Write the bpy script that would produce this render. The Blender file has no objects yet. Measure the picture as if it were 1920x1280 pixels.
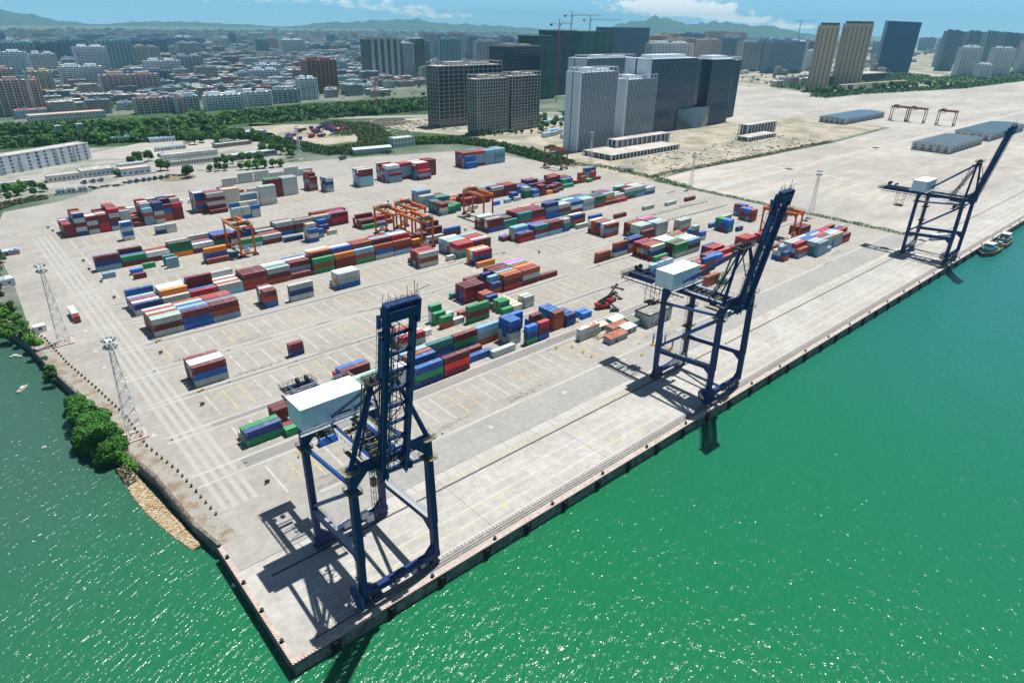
import bpy, math, random
from mathutils import Vector, Matrix, noise
R = math.radians
sc = bpy.context.scene
col = sc.collection
rnd = random.Random(7)

# ---------------------------------------------------------------- camera
cd = bpy.data.cameras.new('camera'); cam = bpy.data.objects.new('camera', cd); col.objects.link(cam)
cd.sensor_width = 36; cd.lens = 1214.36 / 1920 * 36
cd.clip_start = 1; cd.clip_end = 60000
rx = Vector((0.75080299, -0.66035739, 0.01493313))
dn = Vector((-0.28055923, -0.33929007, -0.89786901))
fw = Vector((0.5979811, 0.66993311, -0.44000936))
m = Matrix.Identity(4)
for i in range(3):
    m[i][0] = rx[i]; m[i][1] = -dn[i]; m[i][2] = -fw[i]
m[0][3], m[1][3], m[2][3] = -29.08, -101.2, 124.0
cam.matrix_world = m
sc.camera = cam

# ---------------------------------------------------------------- light
SUN = Vector((0.345, 0.065, 1)).normalized()
EL = math.asin(SUN.z); AZ = math.atan2(SUN.x, SUN.y)
w = bpy.data.worlds.new('World'); sc.world = w; w.use_nodes = True
nt = w.node_tree; N = nt.nodes; L = nt.links
bg = N['Background']; bg.inputs['Strength'].default_value = 0.05
sky = N.new('ShaderNodeTexSky'); sky.sky_type = 'NISHITA'; sky.sun_disc = False
sky.sun_elevation = EL; sky.sun_rotation = AZ; sky.altitude = 100; sky.ozone_density = 2.5; sky.dust_density = 0.6
tc = N.new('ShaderNodeTexCoord')
def wmath(op, a, b=None, c=None):
    n = N.new('ShaderNodeMath'); n.operation = op
    for i, v in enumerate((a, b, c)):
        if v is None: continue
        if hasattr(v, 'links'): L.new(v, n.inputs[i])
        else: n.inputs[i].default_value = v
    return n.outputs[0]
sep = N.new('ShaderNodeSeparateXYZ'); L.new(tc.outputs['Generated'], sep.inputs[0])
az = wmath('ARCTAN2', sep.outputs['Y'], sep.outputs['X'])
azd = wmath('MULTIPLY', az, 57.2958)
eld = wmath('MULTIPLY', wmath('ARCSINE', sep.outputs['Z']), 57.2958)
comb = N.new('ShaderNodeCombineXYZ'); L.new(wmath('MULTIPLY', azd, 0.95), comb.inputs[0]); L.new(wmath('MULTIPLY', eld, 2.3), comb.inputs[1])
cn = N.new('ShaderNodeTexNoise'); cn.inputs['Scale'].default_value = 1.0; cn.inputs['Detail'].default_value = 8; cn.inputs['Roughness'].default_value = 0.62
L.new(comb.outputs[0], cn.inputs['Vector'])
def blob(a0, e0, wa, we, amp):
    da = wmath('DIVIDE', wmath('SUBTRACT', azd, a0), wa); de = wmath('DIVIDE', wmath('SUBTRACT', eld, e0), we)
    q = wmath('ADD', wmath('MULTIPLY', da, da), wmath('MULTIPLY', de, de))
    return wmath('MULTIPLY', wmath('EXPONENT', wmath('MULTIPLY', q, -1)), amp)
acc = None
for a in ((37.4, 1.35, 3.6, .62, .50), (33.8, 1.1, 2.8, .5, .50), (30.4, .5, 2.8, .30, .44), (27.0, 0.1, 2.2, .18, .38),
          (58, .95, 3.6, .3, .30), (54, .5, 3.0, .28, .32), (72, 1.3, 9, .5, .16), (62, 1.4, 5, .3, .16), (45, 3, 40, 1.0, .12)):
    b = blob(*a); acc = b if acc is None else wmath('ADD', acc, b)
cm = N.new('ShaderNodeMapRange'); cm.inputs['From Min'].default_value = 0.66; cm.inputs['From Max'].default_value = 0.84
L.new(wmath('ADD', cn.outputs['Fac'], acc), cm.inputs['Value'])
# a clear blue-cyan band low over the horizon, white clouds over it
rampc = N.new('ShaderNodeMapRange'); rampc.inputs['From Min'].default_value = -1; rampc.inputs['From Max'].default_value = 7
L.new(eld, rampc.inputs['Value'])
mixlow = N.new('ShaderNodeMix'); mixlow.data_type = 'RGBA'
L.new(rampc.outputs[0], mixlow.inputs['Factor']); mixlow.inputs['A'].default_value = (7.6, 13.8, 17.4, 1); mixlow.inputs['B'].default_value = (2.0, 8.0, 14.6, 1)
lowm = N.new('ShaderNodeMapRange'); lowm.inputs['From Min'].default_value = 4; lowm.inputs['From Max'].default_value = 14
L.new(eld, lowm.inputs['Value'])
mixsky = N.new('ShaderNodeMix'); mixsky.data_type = 'RGBA'
L.new(lowm.outputs[0], mixsky.inputs['Factor']); L.new(mixlow.outputs['Result'], mixsky.inputs['A']); L.new(sky.outputs[0], mixsky.inputs['B'])
mixc = N.new('ShaderNodeMix'); mixc.data_type = 'RGBA'
L.new(cm.outputs[0], mixc.inputs['Factor']); L.new(mixsky.outputs['Result'], mixc.inputs['A']); mixc.inputs['B'].default_value = (19.5, 20, 20.5, 1)
L.new(mixc.outputs['Result'], bg.inputs['Color'])

sd = bpy.data.lights.new('sun', 'SUN'); so = bpy.data.objects.new('sun', sd); col.objects.link(so)
sd.energy = 5.0; sd.angle = R(0.53); sd.color = (1.0, 0.965, 0.91)
so.rotation_euler = (-SUN).to_track_quat('-Z', 'Y').to_euler(); so.location = (0, 0, 400)
sc.view_settings.view_transform = 'Standard'; sc.view_settings.look = 'None'
sc.view_settings.exposure = 0.26; sc.view_settings.gamma = 1
try:
    sc.cycles.volume_bounces = 0; sc.cycles.max_bounces = 6; sc.cycles.sample_clamp_indirect = 4
except Exception: pass

# ---------------------------------------------------------------- helpers
def tag(o, label=None, cat=None, group=None, kind=None):
    if label: o['label'] = label
    if cat: o['category'] = cat
    if group: o['group'] = group
    if kind: o['kind'] = kind
    return o
def empty(name, loc=(0, 0, 0), rz=0.0, sc3=None):
    o = bpy.data.objects.new(name, None); col.objects.link(o); o.location = loc; o.rotation_euler = (0, 0, rz)
    o.empty_display_size = 0.5
    if sc3: o.scale = sc3
    return o
def link(name, me, parent=None, loc=None, rz=None):
    o = bpy.data.objects.new(name, me); col.objects.link(o)
    if parent: o.parent = parent
    if loc: o.location = loc
    if rz is not None: o.rotation_euler = (0, 0, rz)
    return o
def copy_tree(o, parent=None):
    c = o.copy(); col.objects.link(c); c.parent = parent
    for ch in list(o.children): copy_tree(ch, c)
    return c

class MB:
    def __init__(s): s.v = []; s.f = []; s.m = []
    def quad(s, a, b, c, d, mi=0):
        n = len(s.v); s.v += [tuple(a), tuple(b), tuple(c), tuple(d)]; s.f.append((n, n+1, n+2, n+3)); s.m.append(mi)
    def tri(s, a, b, c, mi=0):
        n = len(s.v); s.v += [tuple(a), tuple(b), tuple(c)]; s.f.append((n, n+1, n+2)); s.m.append(mi)
    def hexa(s, p, mi=0):
        n = len(s.v); s.v += [tuple(q) for q in p]
        for f in ((3, 2, 1, 0), (4, 5, 6, 7), (0, 1, 5, 4), (1, 2, 6, 5), (2, 3, 7, 6), (3, 0, 4, 7)):
            s.f.append(tuple(n+i for i in f)); s.m.append(mi)
    def box(s, x0, x1, y0, y1, z0, z1, mi=0, top=None):
        n = len(s.f)
        s.hexa([(x0, y0, z0), (x1, y0, z0), (x1, y1, z0), (x0, y1, z0), (x0, y0, z1), (x1, y0, z1), (x1, y1, z1), (x0, y1, z1)], mi)
        if top is not None: s.m[n+1] = top
        return s
    def beam(s, p, q, w, h, mi=0, up=(0, 0, 1), w2=None, h2=None):
        p = Vector(p); q = Vector(q); d = (q-p).normalized(); u = Vector(up)
        if abs(d.dot(u)) > .98: u = Vector((0, 1, 0))
        x = d.cross(u).normalized(); y = x.cross(d).normalized()
        w2 = w if w2 is None else w2; h2 = h if h2 is None else h2
        P = []
        for c, ww, h_ in ((p, w, h), (q, w2, h2)):
            for a, b in ((-1, -1), (1, -1), (1, 1), (-1, 1)): P.append(c + x*a*ww/2 + y*b*h_/2)
        s.hexa(P, mi); return s
    def tube(s, p, q, r, n=8, mi=0, r2=None, caps=True):
        p = Vector(p); q = Vector(q); d = (q-p).normalized(); u = Vector((0, 0, 1)) if abs(d.z) < .95 else Vector((0, 1, 0))
        x = d.cross(u).normalized(); y = x.cross(d); r2 = r if r2 is None else r2; b = len(s.v)
        for c, rr in ((p, r), (q, r2)):
            for i in range(n):
                a = 2*math.pi*i/n; s.v.append(tuple(c + x*math.cos(a)*rr + y*math.sin(a)*rr))
        for i in range(n):
            j = (i+1) % n; s.f.append((b+i, b+j, b+n+j, b+n+i)); s.m.append(mi)
        if caps:
            s.f.append(tuple(b+i for i in reversed(range(n)))); s.m.append(mi)
            s.f.append(tuple(b+n+i for i in range(n))); s.m.append(mi)
        return s
    def rail(s, pts, h=1.1, r=.05, mi=0, post=2.0):
        for a, b in zip(pts[:-1], pts[1:]):
            a = Vector(a); b = Vector(b); L_ = (b-a).length
            for k in (h, h*.55): s.beam(a+Vector((0, 0, k)), b+Vector((0, 0, k)), r, r, mi)
            n = max(1, int(L_/post))
            for i in range(n+1):
                p = a+(b-a)*i/n; s.beam(p, p+Vector((0, 0, h)), r, r, mi)
        return s
    def prism(s, poly, z0, z1, mi=0, top=None):
        n = len(poly); b = len(s.v)
        s.v += [(x, y, z0) for x, y in poly] + [(x, y, z1) for x, y in poly]
        for i in range(n):
            j = (i+1) % n; s.f.append((b+i, b+j, b+n+j, b+n+i)); s.m.append(mi)
        s.f.append(tuple(b+n+i for i in range(n))); s.m.append(mi if top is None else top)
        s.f.append(tuple(b+i for i in reversed(range(n)))); s.m.append(mi)
        return s
    def mesh(s, name, mats):
        me = bpy.data.meshes.new(name); me.from_pydata(s.v, [], s.f)
        for mt in (mats if isinstance(mats, (list, tuple)) else [mats]): me.materials.append(mt)
        if any(s.m): me.polygons.foreach_set('material_index', s.m)
        me.update(); return me
    def build(s, name, mats, parent=None, loc=None, rz=None):
        return link(name, s.mesh(name, mats), parent, loc, rz)

# ---------------------------------------------------------------- materials
MATS = {}
def mat(name, c, rough=.7, metal=0.0, n1=None, c2=None, n2=None, bump=None, var=0.0, spec=.4, map_='Object', stretch=None, detail=5, slab=None):
    """principled with up to one colour noise (n1 scale -> c2), fine mottling n2=(scale, amount), per object variation"""
    if name in MATS: return MATS[name]
    mt = bpy.data.materials.new(name); mt.use_nodes = True; t = mt.node_tree; N = t.nodes; L = t.links
    p = N['Principled BSDF']; p.inputs['Roughness'].default_value = rough; p.inputs['Metallic'].default_value = metal
    p.inputs['Specular IOR Level'].default_value = spec
    tc = N.new('ShaderNodeTexCoord'); vec = tc.outputs[map_]
    if stretch:
        mp = N.new('ShaderNodeMapping'); mp.inputs['Scale'].default_value = stretch; L.new(vec, mp.inputs[0]); vec = mp.outputs[0]
    cur = None
    rgb = N.new('ShaderNodeRGB'); rgb.outputs[0].default_value = (*c, 1); cur = rgb.outputs[0]
    if n1:
        nz = N.new('ShaderNodeTexNoise'); nz.inputs['Scale'].default_value = n1[0]; nz.inputs['Detail'].default_value = detail; nz.inputs['Roughness'].default_value = .6
        L.new(vec, nz.inputs['Vector'])
        mr = N.new('ShaderNodeMapRange'); mr.inputs['From Min'].default_value = n1[1]; mr.inputs['From Max'].default_value = n1[2]
        L.new(nz.outputs['Fac'], mr.inputs['Value'])
        mx = N.new('ShaderNodeMix'); mx.data_type = 'RGBA'; L.new(mr.outputs[0], mx.inputs['Factor']); L.new(cur, mx.inputs['A']); mx.inputs['B'].default_value = (*c2, 1)
        cur = mx.outputs['Result']
    if n2:
        nz = N.new('ShaderNodeTexNoise'); nz.inputs['Scale'].default_value = n2[0]; nz.inputs['Detail'].default_value = 6; nz.inputs['Roughness'].default_value = .7
        L.new(vec, nz.inputs['Vector'])
        mr = N.new('ShaderNodeMapRange'); mr.inputs['From Min'].default_value = .3; mr.inputs['From Max'].default_value = .7
        mr.inputs['To Min'].default_value = 1-n2[1]; mr.inputs['To Max'].default_value = 1+n2[1]; L.new(nz.outputs['Fac'], mr.inputs['Value'])
        mx = N.new('ShaderNodeVectorMath'); mx.operation = 'SCALE'; L.new(cur, mx.inputs[0]); L.new(mr.outputs[0], mx.inputs['Scale']); cur = mx.outputs[0]
    if slab:
        br = N.new('ShaderNodeTexBrick'); br.inputs['Scale'].default_value = 1.0; br.inputs['Brick Width'].default_value = slab[0]; br.inputs['Row Height'].default_value = slab[1]; br.inputs['Mortar Size'].default_value = slab[3]; br.offset = 0
        br.inputs['Color1'].default_value = (1-slab[2],)*3+(1,); br.inputs['Color2'].default_value = (1+slab[2],)*3+(1,); br.inputs['Mortar'].default_value = (.8, .8, .8, 1)
        L.new(tc.outputs[map_], br.inputs['Vector']); mx = N.new('ShaderNodeVectorMath'); mx.operation = 'MULTIPLY'; L.new(cur, mx.inputs[0]); L.new(br.outputs['Color'], mx.inputs[1]); cur = mx.outputs[0]
    if var:
        oi = N.new('ShaderNodeObjectInfo'); mr = N.new('ShaderNodeMapRange'); L.new(oi.outputs['Random'], mr.inputs['Value'])
        mr.inputs['To Min'].default_value = 1-var; mr.inputs['To Max'].default_value = 1+var
        mx = N.new('ShaderNodeVectorMath'); mx.operation = 'SCALE'; L.new(cur, mx.inputs[0]); L.new(mr.outputs[0], mx.inputs['Scale']); cur = mx.outputs[0]
    L.new(cur, p.inputs['Base Color'])
    if bump:
        nz = N.new('ShaderNodeTexNoise'); nz.inputs['Scale'].default_value = bump[0]; nz.inputs['Detail'].default_value = 4; L.new(vec, nz.inputs['Vector'])
        bp = N.new('ShaderNodeBump'); bp.inputs['Strength'].default_value = bump[1]; bp.inputs['Distance'].default_value = bump[2]
        L.new(nz.outputs['Fac'], bp.inputs['Height']); L.new(bp.outputs[0], p.inputs['Normal'])
    MATS[name] = mt; return mt

concrete = mat('yard_concrete', (.315, .30, .27), .85, n1=(.03, .38, .66), c2=(.37, .355, .325), n2=(.35, .16), bump=(2, .1, .05), detail=9, slab=(12.3, 6.1, .055, .05))
field = mat('field_concrete', (.45, .425, .38), .9, n1=(.014, .38, .6), c2=(.34, .33, .305), n2=(.09, .18), stretch=(.35, 1, 1), detail=10, slab=(18, 12, .05, .12))
beamc = mat('runway_concrete', (.46, .45, .42), .85, n1=(.12, .45, .75), c2=(.35, .34, .31), n2=(1.2, .08))
stripy = mat('worn_slot_line', (.47, .46, .42), .85, n1=(.2, .45, .68), c2=(.34, .325, .29), n2=(2, .1))
stripo = mat('worn_yellow_line', (.50, .41, .24), .8, n1=(.4, .45, .64), c2=(.36, .33, .27))
darkc = mat('dark_asphalt_lane', (.215, .21, .20), .9, n1=(.07, .35, .7), c2=(.30, .29, .27), n2=(.8, .1), stretch=(.3, 1, 1))
quayc = mat('quay_concrete', (.37, .355, .325), .85, n1=(.05, .35, .68), c2=(.47, .46, .43), n2=(.4, .15), detail=9, bump=(3, .1, .04), slab=(11.8, 5.9, .05, .04))
railm = mat('rail_slot', (.05, .05, .055), .6)
cityg = mat('city_ground', (.07, .12, .07), .95, n1=(.012, .42, .62), c2=(.19, .20, .17), n2=(.2, .25))
sandy = mat('bare_earth', (.42, .375, .30), .95, n1=(.03, .42, .6), c2=(.24, .235, .17), n2=(.25, .3))
road = mat('road_asphalt', (.30, .30, .29), .9, n2=(.3, .1))
earth = mat('reddish_bank_earth', (.24, .18, .12), .95, n1=(.25, .38, .55), c2=(.32, .305, .27), n2=(2, .2))
stone = mat('riprap_stone', (.46, .33, .18), .9, n1=(.5, .45, .65), c2=(.56, .49, .38), n2=(4, .25), bump=(3, .6, .3))
wallc = mat('sea_wall', (.24, .22, .20), .9, n1=(.6, .4, .6), c2=(.12, .10, .09), n2=(2, .2))
paint = mat('yellow_marking', (.75, .52, .04), .7, n1=(1.5, .5, .7), c2=(.45, .38, .25))
white = mat('white_marking', (.68, .67, .64), .7, n1=(1, .5, .75), c2=(.46, .44, .4))
grass = mat('grass', (.055, .12, .02), .9, n1=(.2, .4, .6), c2=(.16, .16, .06), n2=(1, .3))
leafA = mat('leaf_green', (.026, .092, .012), .65, n1=(.35, .35, .65), c2=(.05, .14, .02), n2=(3, .35), var=.35, spec=.3)
leafB = mat('leaf_bright', (.05, .18, .014), .6, n1=(.4, .35, .65), c2=(.09, .23, .02), n2=(3, .3), var=.3, spec=.3)
bark = mat('bark', (.13, .09, .06), .9, n2=(4, .3))
navy = mat('crane_blue', (.006, .030, .150), .55, n1=(.4, .5, .75), c2=(.014, .045, .12), n2=(3, .15), spec=.3)
navyl = mat('crane_blue_worn', (.015, .075, .26), .5, n1=(.5, .45, .7), c2=(.03, .09, .22), n2=(3, .2))
dark = mat('dark_steel', (.02, .022, .025), .6, n2=(4, .3))
black = mat('black_rubber', (.012, .012, .012), .8)
yel = mat('safety_yellow', (.20, .19, .09), .6, n2=(3, .2))
housew = mat('machinery_white', (.68, .78, .85), .5, n1=(.35, .45, .75), c2=(.58, .70, .80), n2=(2, .04))
roofw = mat('roof_white', (.85, .86, .86), .5, n2=(1, .03))
orange = mat('rtg_orange', (.72, .13, .004), .5, n1=(1, .5, .7), c2=(.50, .09, .01), n2=(4, .15))
rusto = mat('rtg_rusty', (.27, .095, .04), .7, n2=(3, .25))
wsteel = mat('white_steel', (.72, .74, .76), .45)
galv = mat('galvanised', (.42, .45, .47), .5, metal=.3)
glassd = mat('window_glass', (.02, .035, .05), .12, spec=.8, var=.4)
glassb = mat('curtain_glass', (.015, .035, .07), .10, spec=.9, n1=(.05, .4, .6), c2=(.03, .06, .11))
red = mat('red_paint', (.50, .02, .02), .45, n2=(3, .15))
wpaint = mat('white_paint', (.70, .70, .68), .5, n2=(2, .06))
bpaint = mat('blue_paint', (.02, .10, .42), .5, n2=(2, .1))

# water
wm = bpy.data.materials.new('sea_water'); wm.use_nodes = True; t = wm.node_tree; N = t.nodes; L = t.links
p = N['Principled BSDF']; p.inputs['Roughness'].default_value = .17; p.inputs['IOR'].default_value = 1.33; p.inputs['Specular IOR Level'].default_value = .5
tcw = N.new('ShaderNodeTexCoord')
nz = N.new('ShaderNodeTexNoise'); nz.inputs['Scale'].default_value = .012; nz.inputs['Detail'].default_value = 3; L.new(tcw.outputs['Object'], nz.inputs['Vector'])
sx = N.new('ShaderNodeSeparateXYZ'); L.new(tcw.outputs['Object'], sx.inputs[0])
def nm(op, a, b=None):
    n = N.new('ShaderNodeMath'); n.operation = op
    for i, v in enumerate((a, b)):
        if v is None: continue
        if hasattr(v, 'links'): L.new(v, n.inputs[i])
        else: n.inputs[i].default_value = v
    return n.outputs[0]
def nmap(v, a, b):
    n = N.new('ShaderNodeMapRange'); n.interpolation_type = 'SMOOTHSTEP'; n.inputs['From Min'].default_value = a; n.inputs['From Max'].default_value = b; L.new(v, n.inputs['Value']); return n.outputs[0]
def nmix(f, a, b):
    n = N.new('ShaderNodeMix'); n.data_type = 'RGBA'; L.new(f, n.inputs['Factor'])
    for k, v in (('A', a), ('B', b)):
        if hasattr(v, 'links'): L.new(v, n.inputs[k])
        else: n.inputs[k].default_value = (*v, 1)
    return n.outputs['Result']
# sediment: bright green off the pier head, teal out in the channel, murky grey green in the creek
wob = nm('MULTIPLY', nm('SUBTRACT', nz.outputs['Fac'], .5), 90)
creek = nmap(nm('ADD', sx.outputs['Y'], wob), -20, 140)
chan = nmap(nm('ADD', sx.outputs['X'], wob), 60, 420)
wcol = nmix(chan, (.010, .150, .060), (.016, .160, .138))
wcol = nmix(creek, wcol, (.040, .112, .080))
L.new(wcol, p.inputs['Base Color'])
mpw = N.new('ShaderNodeMapping'); mpw.vector_type = 'TEXTURE'; mpw.inputs['Rotation'].default_value = (0, 0, R(28)); mpw.inputs['Scale'].default_value = (2.4, 1, 1); L.new(tcw.outputs['Object'], mpw.inputs[0])
n1 = N.new('ShaderNodeTexNoise'); n1.inputs['Scale'].default_value = .75; n1.inputs['Detail'].default_value = 3; n1.inputs['Roughness'].default_value = .55; n1.inputs['Distortion'].default_value = .4; L.new(mpw.outputs[0], n1.inputs['Vector'])
n2 = N.new('ShaderNodeTexNoise'); n2.inputs['Scale'].default_value = .09; n2.inputs['Detail'].default_value = 3; L.new(mpw.outputs[0], n2.inputs['Vector'])
hs = nm('ADD', nm('MULTIPLY', n1.outputs['Fac'], .9), nm('MULTIPLY', n2.outputs['Fac'], 1.4))
bp = N.new('ShaderNodeBump'); bp.inputs['Strength'].default_value = 1.0; bp.inputs['Distance'].default_value = .66
L.new(hs, bp.inputs['Height']); L.new(bp.outputs[0], p.inputs['Normal'])

# ---------------------------------------------------------------- the setting
FAR = 15500
coast = [(0, 0), (0, 45), (-2.5, 58), (-4.5, 85), (-8, 105), (-8.5, 128), (-12, 157), (-16, 184), (-19, 217), (-27, 252), (-60, 266), (-400, 300), (-6000, 700)]
land = [(4000, 0), (FAR, -2500), (FAR, FAR), (-6000, FAR)] + coast[::-1]
b = MB(); b.prism(land, -7, 0.0); b.build('ground', [cityg])['kind'] = 'structure'
b = MB(); S = 9000
b.quad((-S, -S, -3.6), (FAR, -S, -3.6), (FAR, 2500, -3.6), (-S, 2500, -3.6)); b.build('water', [wm])['kind'] = 'structure'
def sheet(name, poly, z, mt, label=None):
    b = MB(); n = len(poly); b.v = [(x, y, z) for x, y in poly]; b.f = [tuple(range(n))]; b.m = [0]
    o = b.build(name, [mt]); o['kind'] = 'structure'; return o
yard = [(0, 33), (0, 45), (-2.5, 58), (-4.5, 85), (-8, 105), (-8.5, 128), (-12, 157), (-16, 184), (-17, 217), (-14, 300), (-14, 395), (0, 470), (120, 505), (230, 520), (300, 505), (420, 470), (438, 340), (452, 260), (452, 33)]
sheet('yard_pavement', yard, .02, concrete)
sheet('quay_apron', [(0, 0), (0, 33), (720, 33), (720, 0)], .02, quayc)
sheet('storage_field', [(452, 33), (452, 252), (513, 258), (804, 250), (1010, 262), (1100, 420), (1500, 560), (2200, 640), (3000, 500), (2900, 0), (720, 0), (720, 33)], .02, field)
sheet('pale_hardstanding', [(1010, 262), (860, 425), (930, 560), (1100, 760), (1400, 920), (1560, 790), (1510, 640), (1500, 560), (1100, 420)], .026, field)
sheet('construction_ground', [(448, 250), (440, 330), (480, 520), (470, 560), (430, 620), (360, 660), (500, 760), (700, 640), (860, 420), (1010, 400), (1010, 270), (804, 256), (513, 264)], .03, sandy)
sheet('chassis_park', [(270, 640), (300, 800), (420, 700), (380, 600), (300, 590)], .04, sandy)
sheet('access_road', [(-14, 395), (-14, 440), (60, 500), (150, 620), (240, 660), (250, 640), (170, 600), (150, 530), (230, 520)], .04, concrete)
sheet('office_forecourt', [(60, 660), (150, 720), (250, 700), (240, 660), (150, 620)], .05, field)
sheet('avenue', [(-200, 905), (60, 930), (300, 830), (620, 690), (900, 560), (900, 578), (630, 712), (310, 850), (65, 955), (-200, 930)], .05, road)

parkg = mat('park_grass', (.028, .075, .018), .95, n1=(.03, .4, .65), c2=(.07, .11, .04), n2=(.3, .3))
sheet('office_yard', [(-80, 500), (-14, 500), (60, 515), (150, 532), (240, 545), (262, 600), (255, 668), (190, 690), (40, 735), (-80, 700)], .028, mat('office_paving', (.36, .35, .32), .9, n1=(.03, .42, .6), c2=(.22, .235, .19), n2=(.3, .15)))
sheet('park_lawn', [(-40, 855), (60, 845), (255, 780), (330, 770), (640, 700), (800, 760), (720, 960), (420, 990), (200, 985), (60, 975), (-60, 960)], .04, parkg)
sheet('park_lawn', [(20, 745), (200, 690), (262, 668), (300, 700), (262, 775), (60, 835), (10, 820)], .04, parkg)
sheet('scrub_ground', [(262, 700), (262, 640), (280, 560), (285, 530), (345, 530), (352, 545), (385, 548), (440, 540), (470, 560), (440, 620), (420, 740), (330, 720)], .035, parkg)
sheet('chassis_park_floor', [(288, 640), (300, 760), (400, 715), (385, 630), (345, 590)], .06, sandy)
sheet('suburb_lawn', [(1450, 590), (1900, 520), (3000, 540), (6000, 1500), (5000, 3500), (1500, 1000)], .03, mat('suburb_ground', (.14, .17, .10), .95, n1=(.01, .40, .56), c2=(.40, .37, .31), n2=(.1, .3)))
# painted and cast strips, one sheet per kind
def strips(name, items, z, mt):
    b = MB()
    for x0, x1, y0, y1 in items: b.quad((x0, y0, z), (x1, y0, z), (x1, y1, z), (x0, y1, z))
    o = b.build(name, [mt]); o['kind'] = 'structure'; return o
lanes = []
for x in (6.2, 9.1, 12.1, 14.9): lanes.append((x-.75, x+.75, 58, 388))
for x in (219.5, 222.9, 226.8, 230.0): lanes.append((x-.35, x+.35, 60, 420))
strips('lane_beams', lanes, .040, mat('lane_beam', (.405, .395, .37), .85, n1=(.12, .45, .75), c2=(.35, .34, .31), n2=(1.5, .12)))
rw = []
RY = (73, 79.2, 102, 105.5, 128, 131.2, 154.5, 158.5, 181.5, 185, 210.5, 214, 237, 240.5, 264, 268, 301, 305, 341, 344.5, 370, 397, 402, 430)
for y in RY:
    rw.append((3.5, 218.6, y-.5, y+.5)); rw.append((231, 448 if y < 330 else 438 - (y-330)*.15, y-.5, y+.5))
rw += [(30, 448, 47.6, 48.8)]
strips('crane_runway_strips', rw, .055, beamc)
dk = []
for y0, y1 in ((73.6, 78.6), (128.6, 130.7), (182, 184.5), (237.5, 240), (102.5, 105)): dk += [(18, 218, y0, y1), (233, 447, y0, y1)]
strips('dark_tyre_lanes', dk, .030, darkc)
strips('grey_quay_lane', [(15, 447, 34, 47)], .030, mat('grey_lane', (.30, .298, .285), .9, n1=(.05, .4, .7), c2=(.355, .345, .32), n2=(.5, .16)))
sl, so_ = [], []
for y0, y1 in ((54, 71), (82, 99), (109, 126), (134, 152), (163, 179), (190, 208), (219, 235), (247, 262), (272, 296), (309, 338), (347, 367), (376, 395), (404, 427)):
    for k in range(69):
        x = 22.7 + 6.15*k
        if 214 < x < 236 or x > 444: continue
        (so_ if (k*7 + int(y0)) % 5 in (1, 3) else sl).append((x-.38, x+.38, y0, y1))
    so_ += [(24, 214, (y0+y1)/2-.12, (y0+y1)/2+.12)]
strips('slot_lines', sl, .045, stripy); strips('yellow_slot_lines', so_, .050, stripo)
q = []
for y in (8.6, 13.5): q += [(8, 700, y-.12, y+.12)]
strips('yellow_quay_lines', q, .045, mat('worn_quay_yellow', (.58, .50, .27), .7, n1=(.3, .45, .6), c2=(.44, .42, .37)))
strips('white_quay_lines', [(8, 700, 9.3, 9.5), (8, 700, 14.2, 14.4), (8, 700, 18, 18.18), (8, 700, 4.6, 4.8)], .045, white)
strips('crane_rail_slots', [(6, 1200, 26.0, 26.6), (6, 1200, 2.3, 2.7), (0, 450, 32.9, 33.02)], .060, railm)
strips('rail_apron', [(16, 450, 29.6, 33)], .035, beamc); strips('hatched_apron', [(16, 450, 26.8, 29.5)], .035, quayc)
hat = [(x, x+.35, 27.0, 29.4) for x in [18+1.6*i for i in range(270)]]
strips('hatch_marks', hat, .048, stripo)
strips('cable_trench', [(16, 1200, 1.4, 2.0), (16, 700, 3.1, 3.6)], .055, wallc)
trk = [(x, x+.5, 3.75, 4.5) for x in [42+1.2*i for i in range(380)]]
strips('trench_grating', trk, .058, darkc)
jn = [(x, x+.08, 4.8, 33) for x in (16, 59, 107, 154, 201, 248, 295, 342, 389, 436, 484)] + [(x, x+.1, 29.5, 33) for x in [16+11.8*i for i in range(36)]]
strips('slab_joints', jn, .050, railm)
fs = []
for k in range(46):
    y = 48 + k*4.3 + rnd.uniform(-1, 1)
    x0 = 470 + rnd.uniform(0, 260); fs.append((x0, x0+rnd.uniform(60, 420), y, y+rnd.uniform(.5, 1.3)))
strips('field_seams', fs, .035, mat('field_seam', (.34, .26, .17), .9, n1=(.08, .42, .6), c2=(.42, .385, .33), n2=(.5, .2)))
strips('field_roads', [(455, 2600, 198, 206), (455, 2600, 33.5, 35), (804, 812, 36, 250), (600, 606, 36, 250)], .032, beamc)
fd = []
for y in (52, 66, 82, 98, 118, 134, 152, 170, 186, 218, 234):
    for k in range(150):
        x = 462+6.2*k
        if (x*.37+y*1.7) % 100 < 62 and not (826 < x < 960 and y > 120): fd.append((x, x+.8, y, y+9))
strips('faded_field_slots', fd, .036, mat('faded_slot', (.27, .255, .23), .9, n1=(.02, .45, .55), c2=(.44, .42, .375)))
st = []
for k in range(150):
    x = rnd.uniform(20, 440); y = rnd.choice((50, 74, 104, 130, 157, 183, 212, 239, 266))+rnd.uniform(-4, 4); st.append((x, x+rnd.uniform(3, 18), y, y+rnd.uniform(.5, 1.8)))
strips('tyre_stains', st, .062, mat('stain', (.20, .195, .185), .9, n1=(.6, .4, .6), c2=(.33, .32, .3)))
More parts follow.
